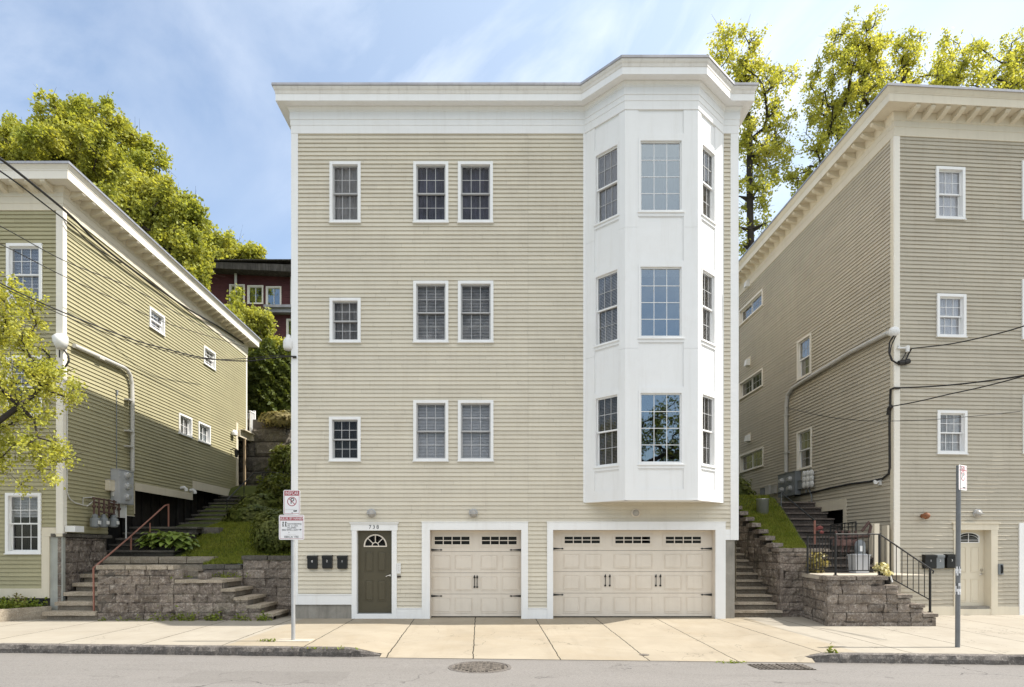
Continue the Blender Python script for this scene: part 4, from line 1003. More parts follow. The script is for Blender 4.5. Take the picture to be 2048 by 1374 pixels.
b = thing('meter_rack', 'rack of nine pale round gas regulators below the tall window of the taupe house', 'meter rack', sp(1618, 975, 0))
mb = MB()
for i in range(3):
    for j in range(3):
        px = 1610.5 + 7.2 * i; pyy = 949 + 10.5 * j - 1.2 * i
        mb.lathe(sp(px, pyy, .08), [(.001, 0), (.115, .01), (.12, .05), (.06, .08), (.001, .085)], 9, RS.N)
obj('regulators', mb, M['white_plastic'], b)
mb = MB(); mb.tube([sp(1617, 975, .06), sp(1623, 992, .06), sp(1623, 1010, .06)], .02); mb.tube([sp(1612, 978, .06), sp(1612, 985, .06)], .02); obj('pipes', mb, M['grey_dark'], b)
# ================================================================== GROUND, STREET
def sm(a, b, x):
    t = min(1, max(0, (x - a) / (b - a))); return t * t * (3 - 2 * t)
dcurb = lambda x: 10.41 - .0417 * x
zbase = lambda x: -.1655 - .0045 * max(-40, min(40, x))
def kerbh(x): return .135 * (1 - sm(-2.8, -1.9, x) * (1 - sm(4.6, 5.4, x)))
def walk_z(x, y):
    dc = dcurb(x); t = min(1, max(0, (y - dc) / (15.0 - dc)))
    zc = zbase(x) + .012 + kerbh(x)
    return zc * (1 - t)
def grid(name, xs, ys_of, zf, mat_, kind, smooth=True):
    mb = MB(); nx = len(xs); cols = [ys_of(x) for x in xs]; ny = len(cols[0])
    for x, ys in zip(xs, cols):
        for y in ys: mb.v.append(V(x, y, zf(x, y)))
    for i in range(nx - 1):
        for j in range(ny - 1):
            mb.f.append([i * ny + j, (i + 1) * ny + j, (i + 1) * ny + j + 1, i * ny + j + 1]); mb.t.append(1.0)
    o = obj(name, mb, mat_, smooth=smooth); o['kind'] = kind; return o

def concrete_walk():
    m, t, out = nt('sidewalk_concrete'); b = N(t, 'ShaderNodeBsdfPrincipled'); L(t, b.outputs[0], out.inputs[0])
    v = coords(t)
    c = mixc(t, ramp(t, noise_n(t, v, .9, 6, .62), .3, .7), (.295, .255, .195), (.365, .32, .25))
    c = mixc(t, math_n(t, 'MULTIPLY', ramp(t, noise_n(t, v, 60, 4, .8), .4, .7), .16), c, (.2, .17, .13))
    c = mixc(t, math_n(t, 'MULTIPLY', ramp(t, noise_n(t, v, .55, 7, .75, .5), .48, .7), .5), c, (.28, .225, .15))
    c = mixc(t, math_n(t, 'MULTIPLY', ramp(t, noise_n(t, v, 5, 7, .8), .58, .72), .45), c, (.2, .175, .13))
    # greyer, paler slabs away from the driveway
    sx = N(t, 'ShaderNodeSeparateXYZ'); L(t, v, sx.inputs[0])
    far = math_n(t, 'ADD', ramp(t, math_n(t, 'MULTIPLY', math_n(t, 'ADD', sx.outputs[0], 4.9), -1.0), 0, .03), ramp(t, math_n(t, 'ADD', sx.outputs[0], -5.9), 0, .03))
    c = mixc(t, math_n(t, 'MULTIPLY', far, .65), c, mixc(t, ramp(t, noise_n(t, v, 1.4, 6, .65), .3, .7), (.30, .275, .235), (.365, .34, .295)))
    c = mixc(t, math_n(t, 'MULTIPLY', ramp(t, noise_n(t, v, 2.3, 4, .6), .66, .74), .35), c, (.17, .145, .11))
    c = mixc(t, math_n(t, 'MULTIPLY', ramp(t, noise_n(t, coords(t, (3.5, .35, 1)), 1.2, 4, .6), .55, .75), .22), c, (.2, .17, .13))
    # joints: straight across the walk, square to the kerb, 1.47 m apart, and one along it
    al = math_n(t, 'ADD', sx.outputs[0], math_n(t, 'MULTIPLY', sx.outputs[1], .0417))
    wob = math_n(t, 'MULTIPLY', math_n(t, 'SUBTRACT', noise_n(t, v, 3.0, 3), .5), .05)
    al = math_n(t, 'ADD', math_n(t, 'ADD', al, wob), .86)
    ab = math_n(t, 'ABSOLUTE', math_n(t, 'SUBTRACT', math_n(t, 'FLOORED_MODULO' if False else 'MODULO', math_n(t, 'ADD', al, 147.0), 1.47), .735))
    j1 = math_n(t, 'LESS_THAN', ab, .010)
    ac = math_n(t, 'ABSOLUTE', math_n(t, 'SUBTRACT', math_n(t, 'ADD', sx.outputs[1], math_n(t, 'MULTIPLY', wob, .6)), 12.55))
    j2 = math_n(t, 'MULTIPLY', math_n(t, 'LESS_THAN', ac, .005), .45)
    j = math_n(t, 'MAXIMUM', j1, j2)
    # hairline cracks
    vo = N(t, 'ShaderNodeTexVoronoi', feature='DISTANCE_TO_EDGE'); vo.inputs['Scale'].default_value = .23
    nv = N(t, 'ShaderNodeVectorMath', operation='ADD'); L(t, v, nv.inputs[0])
    nz = N(t, 'ShaderNodeTexNoise'); nz.inputs['Scale'].default_value = 1.2; nz.inputs['Detail'].default_value = 6; L(t, v, nz.inputs['Vector'])
    sc = N(t, 'ShaderNodeVectorMath', operation='SCALE'); sc.inputs['Scale'].default_value = 1.4; L(t, nz.outputs['Color'], sc.inputs[0]); L(t, sc.outputs[0], nv.inputs[1])
    L(t, nv.outputs[0], vo.inputs['Vector'])
    cr = math_n(t, 'MULTIPLY', math_n(t, 'LESS_THAN', vo.outputs['Distance'], .0013), .4)
    c = mixc(t, math_n(t, 'MAXIMUM', j, cr), c, (.045, .04, .03))
    L(t, c, b.inputs['Base Color']); b.inputs['Roughness'].default_value = .88; b.inputs['Specular IOR Level'].default_value = .2
    bp = N(t, 'ShaderNodeBump'); bp.inputs['Strength'].default_value = .25; bp.inputs['Distance'].default_value = .01
    L(t, math_n(t, 'SUBTRACT', noise_n(t, v, 70, 6, .7), math_n(t, 'MULTIPLY', j, 2.0)), bp.inputs['Height']); L(t, bp.outputs[0], b.inputs['Normal'])
    return m
def asphalt():
    m, t, out = nt('worn_asphalt'); b = N(t, 'ShaderNodeBsdfPrincipled'); L(t, b.outputs[0], out.inputs[0])
    v = coords(t)
    c = mixc(t, ramp(t, noise_n(t, v, .5, 5, .6), .3, .7), (.133, .125, .118), (.163, .154, .146))
    c = mixc(t, math_n(t, 'MULTIPLY', ramp(t, noise_n(t, v, 160, 3, .8), .35, .65), .5), c, (.33, .31, .29))
    c = mixc(t, math_n(t, 'MULTIPLY', ramp(t, noise_n(t, v, 95, 3, .8), .52, .7), .5), c, (.07, .065, .06))
    c = mixc(t, math_n(t, 'MULTIPLY', ramp(t, noise_n(t, coords(t, (.35, 2.4, 1)), 1.3, 6, .7), .5, .75), .3), c, (.11, .1, .092))
    c = mixc(t, math_n(t, 'MULTIPLY', ramp(t, noise_n(t, coords(t, (.8, 3.2, 1)), 1.9, 6, .75), .66, .72), .5), c, (.06, .055, .05))
    sx = N(t, 'ShaderNodeSeparateXYZ'); L(t, v, sx.inputs[0])
    c = mixc(t, math_n(t, 'MULTIPLY', ramp(t, noise_n(t, v, 38, 3, .7), .42, .62), .28), c, (.30, .285, .27))
    c = mixc(t, math_n(t, 'MULTIPLY', ramp(t, noise_n(t, v, 31, 3, .7), .56, .68), .4), c, (.06, .055, .052))
    c = mixc(t, math_n(t, 'MULTIPLY', ramp(t, noise_n(t, v, 1.7, 4, .6), .66, .72), .45), c, (.07, .064, .06))
    # old utility patch, tyre-polished band, tar-filled cracks
    px_ = math_n(t, 'LESS_THAN', math_n(t, 'ABSOLUTE', math_n(t, 'SUBTRACT', math_n(t, 'ADD', sx.outputs[0], math_n(t, 'MULTIPLY', noise_n(t, v, 2.5, 3), .25)), -3.3)), 1.15)
    py_ = math_n(t, 'LESS_THAN', math_n(t, 'ABSOLUTE', math_n(t, 'SUBTRACT', math_n(t, 'ADD', sx.outputs[1], math_n(t, 'MULTIPLY', noise_n(t, v, 2.0, 3), .15)), 8.75)), .45)
    c = mixc(t, math_n(t, 'MULTIPLY', math_n(t, 'MULTIPLY', px_, py_), .22), c, (.1, .092, .085))
    band = ramp(t, math_n(t, 'ABSOLUTE', math_n(t, 'SUBTRACT', sx.outputs[1], 8.6)), .0, .5, (1, 1, 1, 1), (0, 0, 0, 1))
    c = mixc(t, math_n(t, 'MULTIPLY', math_n(t, 'MULTIPLY', band, ramp(t, noise_n(t, coords(t, (.25, 1.5, 1)), 1.5, 4), .35, .65)), .22), c, (.24, .225, .21))
    vo = N(t, 'ShaderNodeTexVoronoi', feature='DISTANCE_TO_EDGE'); vo.inputs['Scale'].default_value = .42
    nz = N(t, 'ShaderNodeTexNoise'); nz.inputs['Scale'].default_value = 1.6; nz.inputs['Detail'].default_value = 7; L(t, v, nz.inputs['Vector'])
    sc = N(t, 'ShaderNodeVectorMath', operation='SCALE'); sc.inputs['Scale'].default_value = 1.1; L(t, nz.outputs['Color'], sc.inputs[0])
    nv = N(t, 'ShaderNodeVectorMath', operation='ADD'); L(t, v, nv.inputs[0]); L(t, sc.outputs[0], nv.inputs[1]); L(t, nv.outputs[0], vo.inputs['Vector'])
    cr = math_n(t, 'MULTIPLY', math_n(t, 'LESS_THAN', vo.outputs['Distance'], .0055), ramp(t, noise_n(t, v, .45, 3), .48, .6))
    c = mixc(t, math_n(t, 'MULTIPLY', cr, .75), c, (.045, .042, .04))
    gut = ramp(t, math_n(t, 'ADD', math_n(t, 'SUBTRACT', math_n(t, 'ADD', sx.outputs[1], math_n(t, 'MULTIPLY', sx.outputs[0], .0417)), 10.15), math_n(t, 'MULTIPLY', noise_n(t, v, 3.0, 5), .3)), .15, .4)
    c = mixc(t, math_n(t, 'MULTIPLY', gut, .35), c, (.085, .075, .06))
    L(t, c, b.inputs['Base Color']); b.inputs['Roughness'].default_value = .85; b.inputs['Specular IOR Level'].default_value = .25
    bp = N(t, 'ShaderNodeBump'); bp.inputs['Strength'].default_value = .5; bp.inputs['Distance'].default_value = .008
    L(t, noise_n(t, v, 130, 5, .8), bp.inputs['Height']); L(t, bp.outputs[0], b.inputs['Normal'])
    return m
M['walk'] = concrete_walk(); M['asphalt'] = asphalt()
M['soil'] = paint('dark_soil', (.06, .05, .032), .95, .35, 2, bump=.5, bscale=15)
M['hill'] = paint('hillside_undergrowth', (.06, .065, .02), .95, .4, .6, bump=.5, bscale=8)
M['bank'] = paint('turf_soil', (.07, .085, .018), .95, .3, 1.5, bump=.4, bscale=20)
xs = [-60, -40, -25, -15] + [-12 + .25 * i for i in range(97)] + [15, 25, 40, 60]
grid('sidewalk', xs, lambda x: [dcurb(x) + .14 + (15.6 - dcurb(x) - .14) * (j / 22) for j in range(23)] + [24], walk_z, M['walk'], 'structure')
def road_z(x, y): return zbase(x) + min(.10, .02 * max(0, dcurb(x) - y)) * 1.0 if y < dcurb(x) else zbase(x)
grid('road', xs, lambda x: [-9, -2, 2, 5, 7, 8, 9] + [9.3, dcurb(x) - .3, dcurb(x) - .1, dcurb(x) + .25], road_z, M['asphalt'], 'structure')
mb = MB(); mb.quad(V(-700, -700, -.6), V(700, -700, -.6), V(700, 900, -.6), V(-700, 900, -.6)); tag(obj('ground', mb, M['hill']), kind='structure')
mb = MB(); mb.quad(V(-60, -14, -.25), V(60, -14, -.25), V(60, -8.5, .0), V(-60, -8.5, .0)); tag(obj('far_sidewalk', mb, M['walk']), kind='structure')
# concrete apron lip at the driveway
mb = MB()
X = [-2.15 + .25 * i for i in range(30)]
for a, b_ in zip(X, X[1:]):
    f = lambda x: (dcurb(x) - .05 + .02 * noise.noise(V(x * 2, 0, 3)))
    mb.quad(V(a, f(a), zbase(a) + .008), V(b_, f(b_), zbase(b_) + .008), V(b_, dcurb(b_) + .16, walk_z(b_, dcurb(b_) + .16) + .003), V(a, dcurb(a) + .16, walk_z(a, dcurb(a) + .16) + .003))
tag(obj('driveway_apron', mb, M['walk']), kind='structure')
def kerb(name, path, hs, label):
    """granite kerb stones laid end to end along a plan path"""
    mb = MB(); w = .15
    pts = [Vector(p) for p in path]
    # resample
    out = []; hh = []
    for i in range(len(pts) - 1):
        n = max(1, int((pts[i + 1] - pts[i]).length / .07))
        for k in range(n):
            t = k / n; out.append(pts[i].lerp(pts[i + 1], t)); hh.append(hs[i] * (1 - t) + hs[i + 1] * t)
    out.append(pts[-1]); hh.append(hs[-1])
    prof = []
    for i, p in enumerate(out):
        d = (out[min(i + 1, len(out) - 1)] - out[max(i - 1, 0)]).normalized(); n = Vector((d.y, -d.x))
        zb = zbase(p.x); h = hh[i]; joint = (i % 26 == 0)
        g = .02 if joint else 0
        nn = lambda s, f=5.0: noise.noise(V(p.x * f + s, p.y * f, s))
        f0 = p + n * (.012 * nn(1, 7) - g); f1 = p + n * (.03 * nn(3, 6) + .016 * nn(9, 17) - g); f2 = p + n * (.022 * nn(5, 7) - .012 - g)
        top = zb + h - g * .5
        prof.append([V(f0.x, f0.y, zb - .05), V(f1.x, f1.y, zb + h * .5), V(f2.x, f2.y, top - .012 + .012 * nn(2)), V(*(p - n * .03), top + .004 * nn(8)), V(*(p - n * w), top + .002), V(*(p - n * (w + .01)), zb - .05)])
    k = len(prof[0])
    for q in prof: mb.v.extend(q)
    r_ = random.Random(2); tt = 1
    for i in range(len(prof) - 1):
        if i % 26 == 0: tt = r_.uniform(.82, 1.15)
        for j in range(k - 1):
            mb.f.append([i * k + j, (i + 1) * k + j, (i + 1) * k + j + 1, i * k + j + 1]); mb.t.append(tt)
    mb.f.append(list(range(k))); mb.t.append(1); mb.f.append([(len(prof) - 1) * k + j for j in range(k)]); mb.t.append(1)
    o = obj(name, mb, M['granite']); o['kind'] = 'structure'; return o
kp = lambda x: (x, dcurb(x))
KX1, KX2 = [-40, -20, -3.0, -2.8, -2.65, -2.5, -2.35, -2.2, -2.05, -1.95], [4.62, 4.75, 4.9, 5.05, 5.2, 5.35, 5.5, 20, 40]
kerb('kerb', [(x, dcurb(x) + .22 * sm(-2.7, -1.9, x) ** 1.5) for x in KX1], [kerbh(x) + .014 for x in KX1], '')
kerb('kerb', [(x, dcurb(x) + .26 * sm(5.4, 4.6, x) ** 1.5) for x in KX2], [kerbh(x) + .014 for x in KX2], '')
# manhole and drain, valve cover
c = V((960 - CX) * 9.62 / F, 9.55, 0); rzz = lambda x, y: road_z(x, y)
b = thing('manhole_cover', 'round worn iron manhole cover set in the road', 'manhole cover', (c.x, c.y, rzz(c.x, c.y)))
mb = MB(); z = rzz(c.x, c.y)
mb.lathe(V(c.x, c.y, z), [(.50, -.02), (.49, .012), (.44, .014), (.43, .002)], 40); obj('frame', mb, M['granite'], b)
mb = MB(); mb.lathe(V(c.x, c.y, z), [(.425, -.01), (.42, .010), (.001, .014)], 40)
for i in range(-6, 7):
    for j in range(-6, 7):
        x, y = i * .06, j * .06
        if x * x + y * y < .38 ** 2: mb.box(c.x + x - .02, c.x + x + .02, c.y + y - .02, c.y + y + .02, z + .008, z + .022, rnd.uniform(.5, 1.4))
obj('lid', mb, M['castiron'], b)
c = V(4.35, 9.72, 0); z = rzz(c.x, c.y)
b = thing('storm_drain', 'rusty storm drain grate in the gutter at the kerb end', 'drain', (c.x, c.y, z))
mb = MB(); mb.ring(Frame((c.x, c.y, 0), (1, 0, 0), (0, 0, 1)), 0, 0, 0, 0, 0, 0, 0) if False else None
for i in range(14):
    x = c.x - .42 + i * .06; mb.box(x, x + .03, c.y - .22, c.y + .2, z - .01, z + .016 + rnd.uniform(0, .01), rnd.uniform(.6, 1.2))
for j in range(5):
    y = c.y - .22 + j * .1; mb.box(c.x - .44, c.x + .44, y, y + .025, z - .01, z + .014)
obj('grate', mb, M['castiron'], b)
mb = MB(); mb.box(c.x - .45, c.x + .45, c.y - .24, c.y + .22, z - .02, z + .004); obj('frame', mb, M['soil'], b)
vx, vy = (1293 - CX) * 10.55 / F, 10.72
mb = MB(); mb.lathe(V(vx, vy, walk_z(vx, vy)), [(.085, -.02), (.085, .006), (.001, .008)], 16); tag(obj('valve_cover', mb, M['castiron'], loc=(vx, vy, walk_z(vx, vy))), 'small round valve cover in the driveway concrete', 'valve cover')

# ================================================================== STONE WORK
def blockwall(mb, fr, u0, u1, z0, ztop, ch=.2, bl=.42, o=.0, amp=.022, seed=1, depth=.1, gap=.004, res=.045, round_=.012, cuts=()):
    """courses of rough faced blocks; ztop is a function of u"""
    r_ = random.Random(seed); zz = z0; k = 0
    zmax = max(ztop(u0 + (u1 - u0) * i / 50) for i in range(51))
    while zz < zmax - .02:
        h = ch * r_.uniform(.92, 1.08); u = u0 - (bl * .5 if k % 2 else 0) * r_.uniform(.6, 1)
        while u < u1 - .01:
            l = bl * r_.uniform(.65, 1.4); a, b = max(u, u0), min(u + l, u1)
            if u1 - b < bl * .3: b = u1
            for c_ in cuts:
                if a + .02 < c_ < b - .02: b = c_; l = c_ - u; break
            if b - a > .05:
                top = min(zz + h, min(ztop(a + .01), ztop(b - .01)))
                if top - zz > .03:
                    tint = r_.uniform(.74, 1.22)
                    nx = max(2, round((b - a) / res)); nz = max(2, round((top - zz) / res)); base = len(mb.v)
                    bo = r_.uniform(-.012, .012)
                    for i in range(nx + 1):
                        for j in range(nz + 1):
                            uu = a + gap + (b - a - 2 * gap) * i / nx; z_ = zz + gap + (top - zz - 2 * gap) * j / nz
                            e = min(i, nx - i) == 0 or min(j, nz - j) == 0
                            n_ = noise.noise(V(uu * 6 + seed, z_ * 6, seed)) + .6 * noise.noise(V(uu * 15, z_ * 15, seed * 2)) 
                            mb.v.append(fr.pt(uu, z_, o + bo + amp * n_ - (round_ if e else 0)))
                    for i in range(nx):
                        for j in range(nz):
                            mb.f.append([base + i * (nz + 1) + j, base + (i + 1) * (nz + 1) + j, base + (i + 1) * (nz + 1) + j + 1, base + i * (nz + 1) + j + 1]); mb.t.append(tint)
                    # sides of the block back into the joint
                    A, B, C, D = (a + gap, zz + gap), (b - gap, zz + gap), (b - gap, top - gap), (a + gap, top - gap)
                    for p_, q_ in ((A, B), (B, C), (C, D), (D, A)):
                        mb.quad(fr.pt(*p_, o - round_), fr.pt(*q_, o - round_), fr.pt(*q_, o - depth), fr.pt(*p_, o - depth), tint * .9)
            u += l
        zz += h; k += 1
def blockmass(mb, fr, u0, u1, z0, ztop, o0, o1, n=24, tint=1.0):
    us = sorted({u0 + (u1 - u0) * i / n for i in range(n + 1)})
    for a, b in zip(us, us[1:]): mb.fbox(fr, a, b, z0, min(ztop((a + b) / 2), 99), o0, o1, tint)

# ---- left: front retaining wall with the stair that climbs to the left behind it
DF = 14.62
WF = Frame((0, DF, 0), (1, 0, 0), (0, -1, 0))
xw0, xw1 = -9.72, (348 - CX) * DF / F
xl = -6.74
stepx = [(-5.54, .165), (-5.84, .36), (-6.14, .555), (-6.45, .76), (-6.74, .97)]
def frontwall_top(u):
    if u < xw1: return 1.20
    z = .0
    for x, zz_ in stepx:
        if u < x: z = zz_ - .075
    return z
fw = thing('retaining_wall', 'rough purple grey retaining wall with pale cap stones beside the red handrail', 'wall', (-8.2, DF, 0))
mb = MB(); blockwall(mb, WF, xw0, -5.56, -.03, frontwall_top, .22, .45, 0, .045, 3, cuts=[xw1] + [s[0] for s in stepx]); obj('stone_face', mb, M['stone_wall'], fw)
mb = MB(); blockmass(mb, WF, xw0 + .02, -5.58, -.1, lambda u: frontwall_top(u) - .01, -.3, -.045, 60); mb.box(xw0 + .01, xw0 + .4, DF + .02, DF + 1.1, -.1, 1.19); obj('wall_core', mb, M['mortar'], fw)
SLf = Frame((xw0, DF, 0), (0, 1, 0), (-1, 0, 0))
mb = MB()
for a, b_, z0, z1 in ((xw0 - .03, -9.05, 1.2, 1.318), (-9.045, -8.55, 1.2, 1.315), (-8.545, -8.05, 1.2, 1.32), (-8.045, xw1 + .0, 1.2, 1.315)):
    mb.rbox(a, b_, DF - .03, DF + .32, z0, z1, .008, .1, seed=a, tint=rnd.uniform(.9, 1.1))
for a, b_ in ((xw1 + .01, -7.2), (-7.195, xl)):
    mb.rbox(a, b_, DF - .02, DF + .3, .88, .975, .008, .1, seed=a, tint=rnd.uniform(.9, 1.1))
obj('cap_stone', mb, M['stone_step'], fw)
mb = MB(); mb.rbox(xw1 - .02, xw1 + .2, DF + .0, DF + .3, .98, 1.2, .008, .1, seed=4); mb.rbox(xw1 + .55, xw1 + .78, DF + .02, DF + .3, .97, 1.13, .01, .1, seed=8); obj('loose_block', mb, M['stone_pale'], fw)
st = thing('stone_steps', 'stone steps climbing to the left beside the sign post', 'steps', (-6.2, 15.1, 0))
DBk = 15.72
prev = -5.0
for i, (x, z) in enumerate(stepx):
    mb = MB(); lft = xl - .05 if i < 4 else xl - 1.75
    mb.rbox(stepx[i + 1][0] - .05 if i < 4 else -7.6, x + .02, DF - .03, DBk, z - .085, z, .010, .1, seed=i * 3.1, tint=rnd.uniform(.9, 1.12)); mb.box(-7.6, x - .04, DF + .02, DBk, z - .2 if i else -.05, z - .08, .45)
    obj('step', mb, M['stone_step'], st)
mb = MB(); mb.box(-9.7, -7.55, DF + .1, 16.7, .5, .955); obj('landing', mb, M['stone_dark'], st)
# rear wall by the house and its lower left part
WB = Frame((0, DBk, 0), (1, 0, 0), (0, -1, 0))
rw = thing('retaining_wall', 'grey block wall with cap stones rising behind the left stone steps', 'wall', (-6.0, DBk, 0))
xb0 = (485 - CX) * DBk / F; top_b = lambda u: 1.41 if u > xb0 else 1.18
mb = MB(); blockwall(mb, WB, -7.75, XL - .02, .0, top_b, .24, .48, 0, .035, 8, cuts=[xb0]); obj('stone_face', mb, M['stone_pale'], rw)
mb = MB(); mb.box(-7.75, xb0, DBk + .04, DBk + .35, -.1, 1.17); mb.box(xb0, XL - .02, DBk + .04, DBk + .35, -.1, 1.40); obj('wall_core', mb, M['mortar'], rw)
mb = MB()
for a, b_, z0, z1 in ((xb0 - .03, -6.1, 1.41, 1.53), (-6.095, XL - .01, 1.41, 1.525), (-7.77, -7.2, 1.18, 1.30), (-7.195, xb0 - .035, 1.18, 1.295)):
    mb.rbox(a, b_, DBk - .03, DBk + .34, z0, z1, .008, .1, seed=a, tint=rnd.uniform(.85, 1.1))
obj('cap_stone', mb, M['stone_dark'], rw)
# left flight from the street
ls = thing('stone_steps', 'worn stone steps rising from the sidewalk along the green house', 'steps', (-10.4, 14.6, 0))
for i in range(5):
    z = .212 * (i + 1); d = 14.58 + .3 * i
    mb = MB(); xa = -11.0 if i == 0 else -10.93
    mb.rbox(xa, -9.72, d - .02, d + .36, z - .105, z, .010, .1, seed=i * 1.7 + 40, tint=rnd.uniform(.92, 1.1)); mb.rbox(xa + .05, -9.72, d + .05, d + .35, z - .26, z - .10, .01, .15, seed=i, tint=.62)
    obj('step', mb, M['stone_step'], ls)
mb = MB(); mb.box(-10.93, -9.70, 15.9, 16.7, .6, 1.09); obj('landing', mb, M['stone_dark'], ls)
# side wall carrying the gas meters
sw = thing('retaining_wall', 'short mottled stone wall under the gas meters of the green house', 'wall', LS.pt(.8, 0, 0))
ue = LS.u(215)
mb = MB(); blockwall(mb, LS, .0, ue, -.05, lambda u: 1.98, .28, .5, -.02, .045, 12); obj('stone_face', mb, M['stone_wall'], sw)
mb = MB(); mb.fbox(LS, .12, ue, -.1, 1.97, -.5, -.07)
mb.fbox(LS, ue - .01, ue, -.1, 1.97, -.5, -.03); obj('wall_core', mb, M['mortar'], sw)
mb = MB()
for k in range(3): mb.rbox(-.04 + k * (ue + .2) / 3, -.05 + (k + 1) * (ue + .2) / 3, -.28, .06, 1.985, 2.085, .008, .1, seed=k, fr=LS)
obj('cap_stone', mb, M['stone_dark'], sw)
# upper edging and flights
ed = thing('stone_edging', 'long low stone edging in front of the hosta and lawn', 'edging', (-9.3, 16.7, 1.2))
xe = (431 - CX) * 16.75 / F
mb = MB()
for k in range(4): mb.rbox(-10.95 + k * (xe + 10.95) / 4 + .004, -10.95 + (k + 1) * (xe + 10.95) / 4, 16.66, 17.0, 1.30, 1.49, .01, .1, seed=k + .5, tint=rnd.uniform(.85, 1.1))
mb.rbox(-10.95, xe, 16.7, 17.0, .9, 1.30, .01, .2, seed=5, tint=.8); obj('stone', mb, M['stone_step'], ed)
mb = MB(); mb.rbox(-10.9, xe - .3, 16.42, 16.72, .95, 1.12, .01, .2, seed=9, tint=.9); obj('lower_stone', mb, M['stone_step'], ed)
us = thing('stone_steps', 'dark mossy steps between the hosta and the crawl space of the green house', 'steps', (-10.3, 17.2, 1.4))
for i in range(5):
    z = 1.49 + .175 * (i + 1); d = 17.05 + .32 * i
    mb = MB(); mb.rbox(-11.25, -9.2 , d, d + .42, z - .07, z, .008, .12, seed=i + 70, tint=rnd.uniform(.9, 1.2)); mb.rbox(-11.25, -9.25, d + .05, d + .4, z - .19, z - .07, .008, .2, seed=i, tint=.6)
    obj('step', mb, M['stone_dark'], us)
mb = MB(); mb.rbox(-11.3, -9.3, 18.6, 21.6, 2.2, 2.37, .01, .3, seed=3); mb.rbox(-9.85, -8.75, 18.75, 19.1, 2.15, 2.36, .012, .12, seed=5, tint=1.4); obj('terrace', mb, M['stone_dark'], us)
bs = thing('stone_steps', 'far flight of dark steps climbing to the rear porch of the green house', 'steps', (-10.3, 21.5, 2.4))
for i in range(8):
    z = 2.45 + .17 * (i + 1); d = 21.3 + .42 * i
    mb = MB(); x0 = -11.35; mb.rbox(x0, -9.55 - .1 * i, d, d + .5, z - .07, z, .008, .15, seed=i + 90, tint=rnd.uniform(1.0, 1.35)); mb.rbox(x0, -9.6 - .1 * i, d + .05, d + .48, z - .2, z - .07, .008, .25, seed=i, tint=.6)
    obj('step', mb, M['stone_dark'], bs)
# the great stacked wall behind
gw = thing('block_wall', 'tall wall of great rough granite blocks behind the rear porch', 'wall', (-10.2, 27.2, 3.5))
GWf = Frame((0, 27.0, 0), (1, 0, 0), (0, -1, 0)); xg = (573 - CX) * 27.0 / F
GWs = Frame((xg, 27.0, 0), (.45, 1, 0), (1, -.45, 0))
mb = MB(); blockwall(mb, GWf, -15, xg, 3.4, lambda u: 7.45 if u < xg - .3 else 7.0, .6, 1.7, 0, .07, 21, .2, .02, .12, .05); blockwall(mb, GWs, 0, 3.0, 3.4, lambda u: 7.2, .6, 1.5, 0, .07, 25, .2, .02, .12, .05)
obj('stone_face', mb, M['stone_big'], gw)
mb = MB(); mb.fbox(GWf, -15, xg - .05, 3.0, 7.4, -1.2, -.1); mb.fbox(GWs, 0.05, 3, 3.0, 7.15, -1.2, -.1); obj('wall_core', mb, M['mortar'], gw)

# ---- right: narrow flight along the beige house, its stepped wall, the landing block
ns = thing('stone_steps', 'narrow dark stone flight between the beige house and the stepped wall', 'steps', (6.2, 15.2, 0))
for i in range(13):
    z = .175 * (i + 1); d = 15.2 + .3 * i
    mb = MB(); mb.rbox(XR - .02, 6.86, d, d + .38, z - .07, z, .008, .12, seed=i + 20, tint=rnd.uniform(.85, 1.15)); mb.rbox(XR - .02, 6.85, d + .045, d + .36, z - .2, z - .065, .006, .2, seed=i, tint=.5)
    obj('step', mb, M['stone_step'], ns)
WRs = Frame((6.84, 15.38, 0), (0, 1, 0), (-1, 0, 0)); WRf = Frame((6.84, 15.38, 0), (1, 0, 0), (0, -1, 0))
def rtop(u): return 1.62 + .19 * max(0, int((u - .25) / .45))
rwl = thing('retaining_wall', 'stepped block wall holding the lawn beside the narrow stone flight', 'wall', (7.0, 15.38, 0))
mb = MB(); blockwall(mb, WRs, 0, 4.5, -.05, rtop, .2, .4, 0, .035, 31, cuts=[.25 + .45 * k for k in range(1, 10)]); blockwall(mb, WRf, 0, .85, -.05, lambda u: 1.62, .2, .4, 0, .035, 33); obj('stone_face', mb, M['stone_wall'], rwl)
mb = MB(); blockmass(mb, WRs, .05, 4.5, -.1, lambda u: rtop(u) - .01, -.3, -.05, 40); mb.fbox(WRf, .05, .9, -.1, 1.60, -.3, -.05); obj('wall_core', mb, M['mortar'], rwl)
mb = MB()
mb.rbox(-.03, .42, -.33, .04, 1.62, 1.72, .01, .1, seed=1, fr=WRs); mb.rbox(.0, .42, -.33, .04, 1.62, 1.72, .01, .1, seed=6, fr=Frame((7.17, 15.38, 0), (1, 0, 0), (0, -1, 0))); mb.rbox(.0, .5, -.33, .04, 1.62, 1.71, .01, .1, seed=6, fr=Frame((7.6, 15.38, 0), (1, 0, 0), (0, -1, 0)))
for k in range(8):
    u = .3 + .45 * k; mb.rbox(u + .02, u + .44, -.25, .03, 1.73 + .19 * k, 1.855 + .19 * k, .018, .1, seed=k + 3, fr=WRs, tint=rnd.uniform(.8, 1.15))
obj('cap_stone', mb, M['stone_pale'], rwl)
